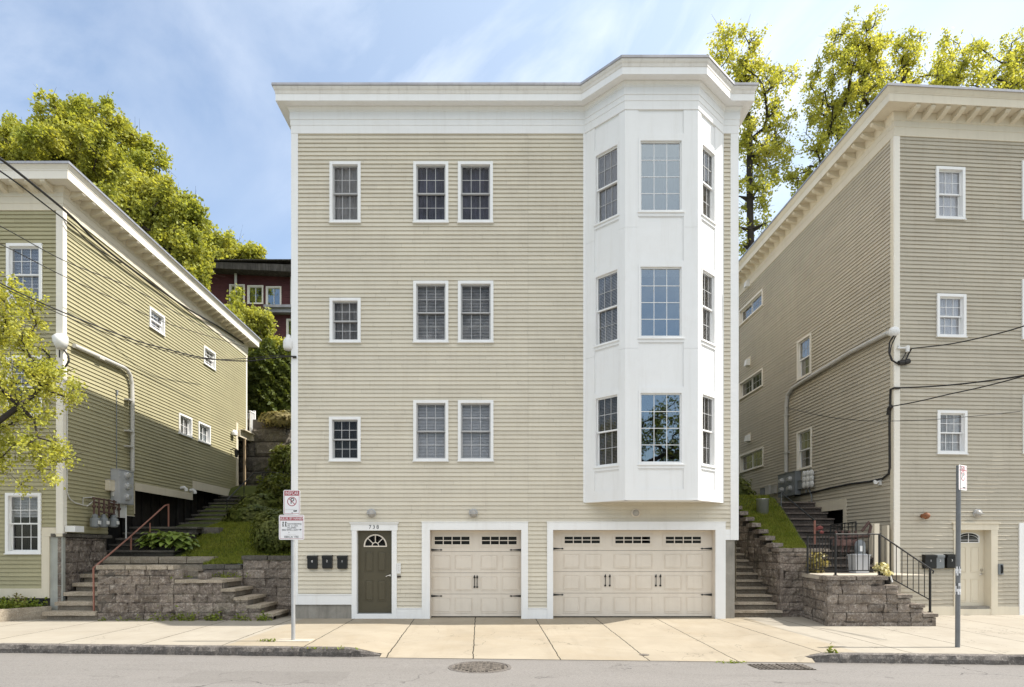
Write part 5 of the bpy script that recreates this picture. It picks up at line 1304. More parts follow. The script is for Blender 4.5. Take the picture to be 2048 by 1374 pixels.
# landing block
A0, A1 = V(7.12, 13.63, 0), V(7.43, 15.44, 0)
PFf = Frame(A0, (1, 0, 0), (0, -1, 0)); PFs = Frame(A0, A1 - A0, (A0 - A1).cross(V(0, 0, 1)))
if PFs.N.x > 0: PFs.N = -PFs.N
sx = [(9.56, .27), (9.26, .48), (8.98, .69), (8.69, .90), (8.44, 1.10)]
def ltop(u):
    x = A0.x + u; z = 0
    for a, b_ in sx:
        if x < a: z = b_ - .09
    return z
lb = thing('entrance_steps', 'brown block landing with stepped side rising from the sidewalk at the taupe house', 'steps', (8.3, 13.7, 0))
mb = MB(); blockwall(mb, PFf, 0, 9.54 - A0.x, -.12, ltop, .2, .4, 0, .04, 41, cuts=[s[0] - A0.x for s in sx]); blockwall(mb, PFs, 0, (A1 - A0).length, -.1, lambda u: 1.01, .2, .4, 0, .035, 43); blockwall(mb, Frame((9.54, 13.63, 0), (0, 1, 0), (1, 0, 0)), 0, 1.2, -.1, lambda u: .18, .2, .4, 0, .02, 44)
obj('stone_face', mb, M['stone_pale'], lb)
mb = MB()
nst = [9.53] + [s[0] for s in sx[1:]]
for x, (a, z) in zip(nst, sx): mb.box(7.5, x - .02, 13.68, 15.2, -.12, z - .09)
mb.add([V(7.16, 13.67, 1.0), V(8.4, 13.67, 1.0), V(8.4, 15.5, 1.0), V(7.47, 15.5, 1.0)], [(0, 1, 2, 3)]); obj('core', mb, M['mortar'], lb)
for i, (x, z) in enumerate(sx):
    mb = MB()
    if i < 4: mb.rbox(sx[i + 1][0] - .04, x + .02, 13.59, 15.1, z - .09, z, .009, .1, seed=i + 11, tint=rnd.uniform(.85, 1.1)); obj('step', mb, M['stone_pale'], lb)
mb = MB()
for a, b_ in ((7.10, 7.75), (7.755, 8.47)): mb.rbox(a, b_, 13.59, 14.0, 1.0, 1.10, .009, .1, seed=a, tint=rnd.uniform(.8, 1.0))
obj('cap_stone', mb, M['stone_pale'], lb)
mb = MB(); mb.add([V(7.17, 14.0, 1.098), V(9.7, 14.0, 1.098), V(9.7, 15.62, 1.098), V(7.44, 15.62, 1.098)], [(0, 1, 2, 3)]); mb.add([V(7.11, 13.62, 1.094), V(7.44, 15.62, 1.094), V(7.44, 15.62, 1.0), V(7.11, 13.62, 1.0)], [(0, 1, 2, 3)]); mb.box(8.5, 9.7, 15.1, 15.62, -.1, 1.09); obj('landing', mb, M['concrete_step'], lb)
rs = thing('timber_steps', 'dark red brown steps climbing along the shaded side of the taupe house', 'steps', (8.8, 15.7, 1.1))
for i in range(11):
    z = 1.10 + .19 * (i + 1); d = 15.75 + .36 * i
    mb = MB(); x0 = 7.68 + .083 * i; mb.rbox(x0, RS.pt(d - 15.6, 0).x - .03, d, d + .46, z - .06, z, .006, .15, seed=i + 60, tint=rnd.uniform(1.1, 1.5)); mb.rbox(x0 + .03, RS.pt(d - 15.6, 0).x - .03, d + .05, d + .44, z - .2, z - .06, .006, .25, seed=i, tint=.75)
    obj('step', mb, M['steps_red'], rs)
# ---- lawns and banks between the houses
def bank_left(x, y):
    pts = [(15.8, 1.28), (16.2, 1.32), (17.0, 1.46), (18.0, 1.85), (19.3, 2.36), (20.3, 2.62), (21.5, 2.9), (23.5, 3.7), (25.5, 4.3), (27.2, 4.5)]
    for (a, za), (b_, zb_) in zip(pts, pts[1:]):
        if y <= b_:
            t = min(1, max(0, (y - a) / (b_ - a))); z = za + (zb_ - za) * t; break
    else: z = 4.5
    if x < -9.0 and y < 25: z -= .25 * sm(-9.0, -9.9, x) if False else .3 * (1 - sm(-10.2, -9.0, x))
    return z + .05 * noise.noise(V(x * .8, y * .8, 1))
def bank_right(x, y):
    z = min(3.4, 1.60 + (y - 15.5) * .40)
    return z + .05 * noise.noise(V(x * .9, y * .9, 5)) + .12 * sm(7.9, 6.9, x) if False else z + .05 * noise.noise(V(x * .9, y * .9, 5))
lin = lambda a, b_, n: [a + (b_ - a) * i / n for i in range(n + 1)]
grid('garden_bank', lin(-11.2, XL - .0, 24), lambda x: ([16.98] if x < xe else [15.95 if x > xb0 + .1 else 16.02])[0:1] + lin(17.02, 27.3, 36), bank_left, M['bank'], 'structure')
grid('garden_bank', lin(7.0, 9.2, 16), lambda x: lin(max(15.6, 15.75 + (x - 7.75) / .23), 28, 40), bank_right, M['bank'], 'structure')
grid('garden_bank', lin(XR - .1, 7.0, 8), lambda x: lin(18.9, 28, 30), bank_right, M['bank'], 'structure')
def hill_z(x, y):
    if y < (27.35 if x < xg - .5 else 28): return 3.2
    pts = [(27.4, 6.9), (29, 7.4), (33, 9.5), (40, 14.0), (50, 17.5), (70, 22), (110, 26)]
    z = pts[-1][1]
    for (a, za), (b_, zb_) in zip(pts, pts[1:]):
        if y <= b_: z = za + (zb_ - za) * max(0, (y - a) / (b_ - a)); break
    if x > 4: z *= 1 - .30 * sm(4, 9, x) * (1 - sm(33, 42, y))
    return z + .3 * noise.noise(V(x * .3, y * .3, 2))
grid('hillside', lin(-80, 80, 80), lambda x: ([27.3, 27.4] if x < xg - .5 else [27.0, 28.3] if x < XL else [26.2, 28.3]) + [29 + 1.5 * i for i in range(14)] + [52, 58, 66, 80, 110], hill_z, M['hill'], 'structure')
# ================================================================== RAILINGS
def rail(name, label, parts, mat_, cat='railing'):
    b = thing(name, label, cat, parts[0][2][0])
    for nm, r, pts in parts:
        mb = MB(); mb.tube(pts, r, 8); obj(nm, mb, M[mat_], b)
    return b
h0 = V(-10.02, 14.75, 0)
p0, p1 = V((188 - CX) * 14.75 / F, 14.75, .21), P(187, 1136, 14.75)
e0 = P(330, 1011, 19.3)
pm = lambda t: p1.lerp(e0, t)
mid = P(262, 1072, 17.3)
rail('handrail', 'rusty red handrail sloping up beside the retaining wall and hosta', [('post', .022, [p0, p1]), ('rail', .022, [p1, mid, e0, P(338, 1009, 19.4)]), ('post', .024, [V(mid.x, mid.y, 1.45), mid]), ('post', .026, [P(337, 1062, 19.4), P(337, 1009, 19.4)]), ('post', .018, [P(300, 1082, 18.2), P(300, 1046, 18.2)])], 'rail_red')
a, b_ = P(454, 1000, 21.6), P(506, 947, 25.0)
rail('handrail', 'thin dark handrail on the far flight up to the rear porch', [('rail', .022, [a, b_, P(540, 944, 25.6), P(585, 948, 25.8)]), ('post', .018, [P(454, 1040, 21.6), a]), ('post', .018, [P(488, 996, 23.9), P(488, 964, 23.9)]), ('post', .018, [P(525, 978, 25.4), P(525, 944, 25.4)])], 'iron')
a, b_ = P(1629.5, 1041, 16.6), P(1562, 985, 19.4)
rail('handrail', 'dark sloping handrail with a faded red post beside the right lawn', [('rail', .02, [a, b_, P(1556, 988, 19.5)]), ('post', .028, [P(1629.5, 1088, 16.6), a])], 'iron').children[1].data.materials[0] = M['rail_red']
for ch in [o for o in bpy.data.objects if o.name.startswith('handrail') and 'faded red' in o.get('label', '')][0].children:
    if ch.name.startswith('post'): ch.data.materials.clear(); ch.data.materials.append(M['rail_red'])
    else: ch.data.materials.clear(); ch.data.materials.append(M['iron'])
rp_ = [o for o in bpy.data.objects if o.get('label', '').startswith('dark sloping handrail')][0]
mb = MB(); mb.tube([P(1562, 1026, 19.3), P(1563, 986, 19.3)], .018); obj('post', mb, M['grey_dark'], rp_)
# iron balustrade on the landing
ir = thing('iron_railing', 'black iron railing with balusters round the block landing of the taupe house', 'railing', (7.42, 13.9, 1.1))
zr, zr2 = 2.03, 1.21
c0, c1, c2 = V(7.33, 14.95, 0), V(7.42, 13.85, 0), V(8.41, 13.85, 0)
c3 = V(9.55, 13.85, 0)
def at(p, z): return V(p.x, p.y, z)
mb = MB()
for a, b_ in ((c0, c1), (c1, c2)):
    mb.tube([at(a, zr), at(b_, zr)], .018, 6); mb.tube([at(a, zr2), at(b_, zr2)], .013, 6)
mb.tube([at(c2, zr), at(c3, 1.255), at(c3 + V(.08, 0, 0), 1.20), at(c3 + V(.06, 0, 0), 1.14)], .018, 6); mb.tube([at(c2, 1.18), at(c3, .55)], .013, 6)
obj('rail', mb, M['iron'], ir)
for p, z0, z1, r in ((c0, 1.1, zr, .024), (c1, 1.1, zr, .026), (c2, 1.1, zr, .026), (c3, .27, 1.26, .026)):
    mb = MB(); mb.tube([at(p, z0), at(p, z1)], r, 8); mb.lathe(at(p, z0), [(.05, 0), (.05, .015), (.02, .02)], 8); obj('post', mb, M['iron'], ir)
def bal(a, b_, n, za, zb, ya, yb):
    for i in range(1, n):
        t = i / n; p = a.lerp(b_, t); mb = MB(); mb.tube([at(p, za + (ya - za) * t), at(p, zb + (yb - zb) * t)], .0085, 6); obj('baluster', mb, M['iron'], ir)
bal(c0, c1, 9, zr2, zr, zr2, zr); bal(c1, c2, 8, zr2, zr, zr2, zr); bal(c2, c3, 9, 1.18, zr, .55, 1.255)
g = thing('iron_gate', 'short dark iron railing further back on the shaded landing of the taupe house', 'railing', P(1690, 1140, 16.4))
mb = MB(); ga, gb = P(1661, 1050, 16.6), P(1712, 1044, 15.9)
mb.tube([ga, gb], .018, 6); mb.tube([ga + V(0, 0, -.85), gb + V(0, 0, -.85)], .014, 6); mb.tube([ga + V(0, 0, -.1), gb + V(0, 0, -.1)], .012, 6); obj('rail', mb, M['iron'], g)
for i in range(8):
    p = ga.lerp(gb, i / 7); mb = MB(); mb.tube([p, p + V(0, 0, -.95)], .010 if 0 < i < 7 else .02, 6); obj('baluster' if 0 < i < 7 else 'post', mb, M['iron'], g)
# ---- clutter on the right landing
def wbox(name, lab, cat, x0, x1, y0, y1, z0, z1, mat_, lid=True):
    b = thing(name, lab, cat, ((x0 + x1) / 2, (y0 + y1) / 2, z0))
    mb = MB(); mb.hexa([V(x0 + .02, y0 + .02, z0), V(x1 - .02, y0 + .02, z0), V(x1 - .02, y1 - .02, z0), V(x0 + .02, y1 - .02, z0), V(x0, y0, z1), V(x1, y0, z1), V(x1, y1, z1), V(x0, y1, z1)]); obj('body', mb, M[mat_], b)
    if lid:
        mb = MB(); mb.box(x0 - .015, x1 + .015, y0 - .015, y1 + .015, z1 + .001, z1 + .03); mb.box(x0 + .05, x1 - .05, y0 + .04, y1 - .04, z1 + .03, z1 + .045); obj('lid', mb, M[mat_], b)
    return b
wbox('storage_bin', 'pale grey bin standing behind the iron railing on the landing', 'bin', P(1702, 0, 15.25).x, P(1731, 0, 15.25).x, 15.05, 15.4, 1.10, 1.53, 'grey_box')
mb = MB(); mb.fbox(RS, -.33 + .35, .05 + .2, 1.1, 2.3, .12, .17); mb.box(P(1748, 0, 15.4).x, P(1758, 0, 15.4).x, 15.38, 15.43, 1.1, P(0, 1047, 15.4).z); 
tag(obj('cream_board', mb, M['cream'], loc=P(1753, 1140, 15.4)), 'tall cream board standing behind the landing railing', 'board')
b = thing('gas_meter', 'large blue grey gas meter behind the iron railing of the landing', 'gas meter', P(1718, 1108, 15.6))
cm = P(1720, 1098, 15.55)
mb = MB(); mb.lathe(cm, [(.001, -.2), (.10, -.18), (.125, -.1), (.125, .12), (.09, .2), (.04, .23), (.001, .24)], 14); obj('body', mb, M['grey_dark'], b, smooth=True)
mb = MB(); mb.box(cm.x - .08, cm.x - .0, cm.y - .145, cm.y - .125, cm.z - .06, cm.z + .08); obj('index_plate', mb, M['white_plastic'], b)
mb = MB()
for k in range(4):
    px = 1672 + 13 * k; q0 = P(px, 1085, 15.7); mb.tube([q0 + V(0, 0, .3), q0 + V(.02, 0, .05), q0 + V(-.02, 0, -.25)], .03, 7); mb.lathe(q0, [(.001, -.1), (.09, -.08), (.1, .06), (.001, .1)], 9, tint=1.3)
mb.tube([P(1660, 1076, 15.75), P(1735, 1072, 15.6)], .03, 7); mb.tube([P(1724, 1062, 15.6), P(1738, 1044, 15.6), P(1742, 1052, 15.6), P(1736, 1075, 15.6)], .035, 7)
tag(obj('gas_pipes', mb, M['rust'], loc=P(1690, 1085, 15.7)), 'rusty pipes and valves behind the iron railing of the landing', 'gas pipes')
b = thing('trash_can', 'shiny metal can standing at the top of the right lawn', 'bin', P(1525, 1022, 18.5))
cm = P(1525, 1020, 18.5); zt_ = P(1525, 998, 18.5).z
mb = MB(); mb.lathe(V(cm.x, cm.y, 0), [(.001, cm.z - .25), (.165, cm.z - .25), (.175, zt_ - .02), (.19, zt_ - .015), (.19, zt_), (.16, zt_), (.15, zt_ - .1), (.001, zt_ - .3)], 20); obj('drum', mb, M['can'], b, smooth=True)
mb = MB(); c = P(1640, 1060, 16.9)
for k in range(7):
    a = rnd.uniform(0, 6.28); mb.lathe(c + V(.07 * math.cos(a), rnd.uniform(-.05, .05), .07 * math.sin(a)), [(.001, -.05), (.05, -.03), (.06, .02), (.001, .05)], 7)
tag(obj('flower_basket', mb, M['pink'], loc=c), 'faded red flower ball hanging by the red post of the handrail', 'flowers')
def leafquads(cs, size, seed, up=0.0, elong=1.5, droop=0.0):
    """one rhombic leaf per centre"""
    r_ = np.random.default_rng(seed); n = len(cs)
    d = r_.normal(size=(n, 3)); d[:, 2] += up; d /= np.linalg.norm(d, axis=1)[:, None] + 1e-9
    a = r_.normal(size=(n, 3)); a -= (a * d).sum(1)[:, None] * d; a /= np.linalg.norm(a, axis=1)[:, None] + 1e-9
    b = np.cross(d, a)
    s = size * r_.uniform(.6, 1.35, (n, 1))
    co = np.empty((n, 4, 3))
    co[:, 0] = cs - a * s * elong * .5; co[:, 1] = cs + b * s * .5; co[:, 2] = cs + a * s * elong * .5; co[:, 3] = cs - b * s * .5
    return co.reshape(-1, 3), r_.uniform(.7, 1.3, n)
def leafcloud(name, cs, size, seed, mat_, parent, up=0.0, elong=1.5):
    co, t = leafquads(np.asarray(cs, dtype=float), size, seed, up, elong)
    return npobj(name, co, None, t, M[mat_], parent)
def shell(c, r, n, seed, inner=.75, squash_below=1.0, lump=.25):
    r_ = np.random.default_rng(seed); d = r_.normal(size=(n, 3)); d /= np.linalg.norm(d, axis=1)[:, None]
    rad = r_.uniform(inner ** 2, 1, n) ** .5
    ph = np.sin(d[:, 0] * 6 + seed) * np.sin(d[:, 1] * 5 + seed * 2) * np.sin(d[:, 2] * 6.5 + seed * 3)
    k = rad * (1 + lump * ph)
    return np.array(c) + d * k[:, None] * np.array(r)
b = thing('flower_pot', 'pale yellow blossoms drooping over a black pot on the landing edge', 'flower pot', (8.52, 13.95, .9))
mb = MB(); mb.lathe(V(8.62, 13.95, .9), [(.001, 0), (.09, 0), (.13, .2), (.14, .24), (.11, .24), (.001, .2)], 12); obj('pot', mb, M['black'], b)
cs = np.concatenate([shell((8.45, 13.86, 1.27), (.15, .14, .12), 160, 3, .5), shell((8.58, 13.85, 1.15), (.1, .12, .08), 60, 4, .5)]); leafcloud('blossom', cs, .06, 5, 'flower', b)
mb = MB(); mb.tube([V(8.55, 13.85, 1.2), V(8.63, 13.83, 1.12), V(8.68, 13.82, .95)], .02, 6); obj('stem', mb, M['white_plastic'], b)
b = thing('shrub', 'scruffy pale shrub in the corner behind the landing railing', 'shrub', (7.7, 15.3, 1.1))
cs = shell((7.72, 15.25, 1.35), (.28, .2, .3), 260, 9, .2); leafcloud('foliage', cs, .06, 6, 'leaf_dry', b)
mb = MB(); mb.tube([V(7.6, 15.3, 1.1), V(7.75, 15.2, 1.5), V(7.9, 15.2, 1.75)], .012, 5); mb.tube([V(7.7, 15.3, 1.1), V(7.6, 15.25, 1.6)], .01, 5); obj('stem', mb, M['bark'], b)

# ================================================================== SIGN POSTS
def rrect(mb, fr, u0, u1, z0, z1, r, o, n=5):
    pts = []
    for cx_, cz_, a0 in ((u1 - r, z1 - r, 0), (u0 + r, z1 - r, 90), (u0 + r, z0 + r, 180), (u1 - r, z0 + r, 270)):
        for k in range(n + 1):
            a = R(a0 + 90 * k / n); pts.append((cx_ + r * math.cos(a), cz_ + r * math.sin(a)))
    mb.add([fr.pt(u, z, o) for u, z in pts], [tuple(range(len(pts)))])
    return pts
def plate(fr, u0, u1, z0, z1, r, o0, o1):
    mb = MB(); a = rrect(mb, fr, u0, u1, z0, z1, r, o1); n = len(a)
    rrect(mb, fr, u0, u1, z0, z1, r, o0)
    for i in range(n): mb.f.append([i, (i + 1) % n, n + (i + 1) % n, n + i]); mb.t.append(1)
    return mb
def outline(mb, fr, u0, u1, z0, z1, w, o, p=.0012): mb.ring(fr, u0, u1, z0, z1, w, o, o + p)
dS = 11.33
sgn = thing('sign_post', 'galvanised post with two red and white parking signs by the left kerb', 'sign', P(586.5, 1281, dS))
base = P(586.5, 1281, dS); TS = Frame((base.x, dS - .05, 0), (1, 0, 0), (0, -1, 0))
mb = MB(); mb.tube([V(base.x, dS, -.2), V(base.x, dS, P(0, 984, dS).z)], .036, 14); obj('post', mb, M['galv'], sgn)
mb = MB(); mb.rbox(base.x - .32, base.x + .34, dS - .12, dS + .22, base.z - .05, base.z + .012, .008, .08); obj('footing', mb, M['concrete_step'], sgn)
s_ = dS / F
def S(px): return (px - CX) * (dS - .05) / F - base.x
def Z(py): return EYE - (py - CY) * (dS - .05) / F
su = obj('upper_sign', plate(TS, S(567), S(600.5), Z(1029), Z(980), .025, 0, .004), M['sign_white'], sgn)
mb = MB(); outline(mb, TS, S(568.8), S(598.8), Z(1027.5), Z(981.5), .006, .004); mb.fbox(TS, S(569.5), S(598.2), Z(991.3), Z(982), .004, .0056)
arc(mb, TS, S(584), Z(1003), .073, .086, 0, 2 * math.pi, .004, .0056, 28); spoke(mb, TS, S(584), Z(1003), -.078, .078, math.pi * .75, .006, .0062, .0072); obj('red_print', mb, M['sign_red'], su)
text('header_lettering', 'INSFCAR', .085, TS.pt(S(584), Z(986.6), .0062), su, M['sign_white'], sx=.72, ext=.0006)
text('letter_p', 'P', .15, TS.pt(S(584.6), Z(1002.5), .0052), su, M['sign_black'], ext=.0006)
mb = MB(); mb.fbox(TS, S(587), S(593.5), Z(1023.3), Z(1020.7), .004, .0052); mb.fbox(TS, S(592), S(594), Z(1022.5), Z(1020), .004, .0051); mb.fbox(TS, S(583), S(586), Z(1026.2), Z(1025.2), .004, .0051); obj('arrow_mark', mb, M['sign_black'], su)
text('small_print', 'ammenterg', .04, TS.pt(S(580.5), Z(1019), .005), su, M['blind_grey'], ext=.0004)
sl = obj('lower_sign', plate(TS, S(558), S(608.5), Z(1079.5), Z(1029.6), .03, .001, .005), M['sign_white'], sgn)
mb = MB(); outline(mb, TS, S(560), S(606.5), Z(1077.6), Z(1031.5), .005, .005); mb.fbox(TS, S(560.8), S(605.8), Z(1041), Z(1034), .005, .0066); obj('red_print', mb, M['sign_red'], sl)
text('header_lettering', 'NULUIL BY NANIEN', .062, TS.pt(S(583.3), Z(1037.4), .0072), sl, M['sign_white'], sx=.82, ext=.0006)
for k, (tx, px, py, sz, al) in enumerate((('hanmnderetrg', 589, 1047.5, .045, 'CENTER'), ('IN  o  LIDL', 586, 1051.6, .042, 'CENTER'), ('IXLSPIIN', 583.5, 1055.8, .045, 'CENTER'), ('IIBIS IIIMIS d IIIX', 579.5, 1060, .042, 'CENTER'))):
    text('black_lettering', tx, sz, TS.pt(S(px), Z(py), .0062), sl, M['sign_black'], ext=.0005)
text('small_print', 'IMIII  I I I I I I I', .026, TS.pt(S(583.5), Z(1069.3), .0062), sl, M['blind_grey'], ext=.0004)
text('foot_lettering', "EBRCA' YRE", .056, TS.pt(S(583.3), Z(1074), .0062), sl, M['sign_black'], ext=.0005, sx=.9)
mb = MB()
for px, py in ((566.5, 1047), (571.8, 1047)):           # two little figures, an arrow
    u, z = S(px), Z(py); mb.lathe(TS.pt(u, z + .02, .0055), [(.001, 0), (.014, .0005)], 10, TS.N); spoke(mb, TS, u, z, -.004, .032, R(-100), .009, .005, .0062)
    spoke(mb, TS, u - .002, z - .03, 0, .03, R(-110), .005, .005, .0061); spoke(mb, TS, u + .002, z - .03, 0, .03, R(-70), .005, .005, .0061)
mb.fbox(TS, S(593), S(602), Z(1059.7), Z(1059.1), .005, .006)
mb.add([TS.pt(S(600), Z(1061.2), .006), TS.pt(S(604), Z(1059.4), .006), TS.pt(S(600), Z(1057.8), .006)], [(0, 1, 2)]); mb.fbox(TS, S(577.5), S(578.5), Z(1066), Z(1064), .005, .006)
obj('pictogram', mb, M['sign_black'], sl)
# right post
dR = 10.9; zg = walk_z(8.0, dR); 
base = V((1915 - CX) * dR / F, dR, zg)
sg2 = thing('sign_post', 'grey post with a narrow parking sign turned edge on before the cream door', 'sign', base)
ztp = P(0, 931, dR).z
mb = MB(); mb.tube([V(base.x, dR, zg - .2), V(base.x + .02, dR, ztp)], .038, 14); obj('post', mb, M['galv_dark'], sg2)
TR = Frame((base.x - .0, dR - .05, 0), (math.cos(R(-64)), math.sin(R(-64)), 0), (math.sin(R(-64)), -math.cos(R(-64)), 0))
RA = 33.5; TR = Frame((base.x + .0, dR - .045, 0), (math.cos(R(RA)), math.sin(R(RA)), 0), (math.sin(R(RA)), -math.cos(R(RA)), 0))
zA, zB = P(0, 980, dR).z, P(0, 930, dR).z
ss = obj('sign_panel', plate(TR, -.03, .30, zA, zB, .025, 0.0, .006), M['sign_white'], sg2)
mb = MB(); outline(mb, TR, -.01, .28, zA + .02, zB - .02, .006, .006); arc(mb, TR, .135, (zA + zB) / 2 + .03, .07, .085, 0, 2 * math.pi, .006, .0075, 24); mb.fbox(TR, -.005, .275, zB - .10, zB - .085, .006, .0075); obj('red_print', mb, M['sign_red'], ss)
text('header_lettering', 'GISI', .085, TR.pt(.135, zB - .055, .0075), ss, M['sign_red'], rot=(math.pi / 2, 0, R(RA)), ext=.0006)
text('letter_p', 'P', .13, TR.pt(.135, (zA + zB) / 2 + .03, .0075), ss, M['sign_black'], rot=(math.pi / 2, 0, R(RA)), ext=.0006)
mb = MB(); mb.fbox(TR, .12, .24, zA + .035, zA + .055, .006, .0075); obj('arrow_mark', mb, M['sign_black'], ss)
def sticker(lab, py0, py1, seed):
    r_ = random.Random(seed); mb = MB(); z0, z1 = P(0, py1, dR).z, P(0, py0, dR).z; n = 18
    for j in range(4):
        for i in range(n):
            a0, a1 = R(150 + 240 * i / n), R(150 + 240 * (i + 1) / n)
            za, zb = z0 + (z1 - z0) * j / 4, z0 + (z1 - z0) * (j + 1) / 4
            if (j in (0, 3)) and r_.random() < .35: continue
            rr_ = .041 + r_.uniform(0, .006)
            cx_ = base.x + .02 * (za - zg) / 3
            mb.quad(*[V(cx_ + rr_ * math.cos(a), dR + rr_ * math.sin(a), z) for a, z in ((a0, za), (a1, za), (a1, zb), (a0, zb))], r_.choice((.15, .6, 1, 1, 1.05)))
    o = obj('torn_sticker', mb, M['sign_white'], sg2); o['label'] = lab
sticker('upper torn sticker wrapped round the post', 1133, 1151, 1); sticker('lower torn sticker wrapped round the post', 1166, 1189, 2)

# ================================================================== OVERHEAD WIRES
def wire(lab, pts, r=.012, cat='wire', sub=10):
    out = []
    for a, b_ in zip(pts, pts[1:]):
        for k in range(sub): out.append(a.lerp(b_, k / sub))
    out.append(pts[-1]); mb = MB(); mb.tube(out, r, 6); o = obj('overhead_wire', mb, M['wire'], loc=pts[0]); tag(o, lab, cat, 'overhead service wires')
def spl(pts, n=8):
    """Catmull-Rom through the points"""
    p = [pts[0] * 2 - pts[1]] + pts + [pts[-1] * 2 - pts[-2]]; out = []
    for i in range(1, len(p) - 2):
        for k in range(n):
            t = k / n; a, b_, c_, d_ = p[i - 1], p[i], p[i + 1], p[i + 2]
            out.append(.5 * ((2 * b_) + (c_ - a) * t + (2 * a - 5 * b_ + 4 * c_ - d_) * t * t + (3 * b_ - a - 3 * c_ + d_) * t ** 3))
    return out + [pts[-1]]
sl_ = lambda px, py, o=.12: LS.pt(LS.u(px, o), LS.z(px, py, o), o)
wire('thick black cable bundle strung under the eave of the green house', spl([P(-140, 225, 10.5), P(0, 317, 12.6), P(113, 407, 14.8), sl_(150, 440, .18), sl_(189, 479, .1), sl_(242, 522, .12), sl_(325, 583, .1), sl_(378, 619, .12), sl_(440, 655, .1), sl_(488, 687, .1)]), .028, sub=2)
wire('second black cable just below the thick bundle on the green house', spl([P(-140, 262, 10.5), P(0, 342, 12.8), P(100, 417, 14.7), sl_(145, 452, .15), sl_(180, 486, .1), sl_(215, 510, .1), sl_(242, 526, .08)]), .016, sub=2)
wire('thin wire crossing the upper green siding to the small upper window', spl([P(-120, 400, 10.5), P(0, 452, 12.5), P(132, 523, 14.4), P(265, 577, 16.6), P(380, 640, 19.0), P(470, 683, 22.5)]), .010, sub=2)
wire('thin wire crossing below the top left window of the green house', spl([P(-120, 440, 10.5), P(0, 488, 12.3), P(129, 553, 14.2), P(242, 604, 16.0), P(330, 645, 18.0), P(490, 694, 22.5)]), .009, sub=2)
wire('service wire drooping from the left across the green house to the beige house corner', spl([P(-120, 495, 10.5), P(0, 566, 11.6), P(132, 627, 12.4), P(257, 676, 13.2), P(333, 698, 13.7), P(410, 716, 14.2), P(492, 722, 14.6), P(548, 715, 14.8), P(586, 713, 14.93)]), .013, sub=2)
wire('twin of the drooping wire ending on the beige house corner', spl([P(-120, 500, 10.5), P(0, 571, 11.6), P(132, 633, 12.4), P(257, 682, 13.2), P(333, 702, 13.7), P(410, 718, 14.2), P(492, 717, 14.6), P(548, 711, 14.8), P(586, 712, 14.93)]), .008, sub=2)
wire('short dark wire sagging to the looped cable of the green house', spl([P(-120, 640, 11.0), P(0, 667, 13), P(30, 676, 14), P(88, 700, 15.0)]), .014, sub=2)
wire('black wire rising right from the insulator on the taupe house', spl([P(1823, 697, 15.35), P(1900, 688, 14.6), P(1980, 671, 13.8), P(2048, 652, 13.0), P(2200, 600, 11.5)]), .014, sub=2)
wire('thick black wire leaving the corner of the taupe house above the middle window row', spl([P(1786, 776, 15.5), P(1860, 773, 14.9), P(1940, 766, 14.2), P(2048, 751, 13.2), P(2200, 722, 11.8)]), .018, sub=2)
wire('black wire leaving the corner of the taupe house lower down and rising to the right', spl([P(1782, 813, 15.5), P(1840, 802, 14.9), P(1900, 788, 14.4), P(1960, 775, 13.9), P(2048, 752, 13.2), P(2200, 706, 11.8)]), .014, sub=2)
wire('thin slack wire looping across the corner of the taupe house to its rear conduit', spl([RS.pt(RS.u(1572, .1), RS.z(1572, 815, .1), .1), P(1640, 831, 17.2), P(1700, 839, 16.3), P(1760, 842, 15.5), P(1850, 840, 15.0), P(1950, 832, 15.2), RF.pt(RF.u(2040, .06), RF.z(2040, 823, .06), .06)]), .008, sub=2)
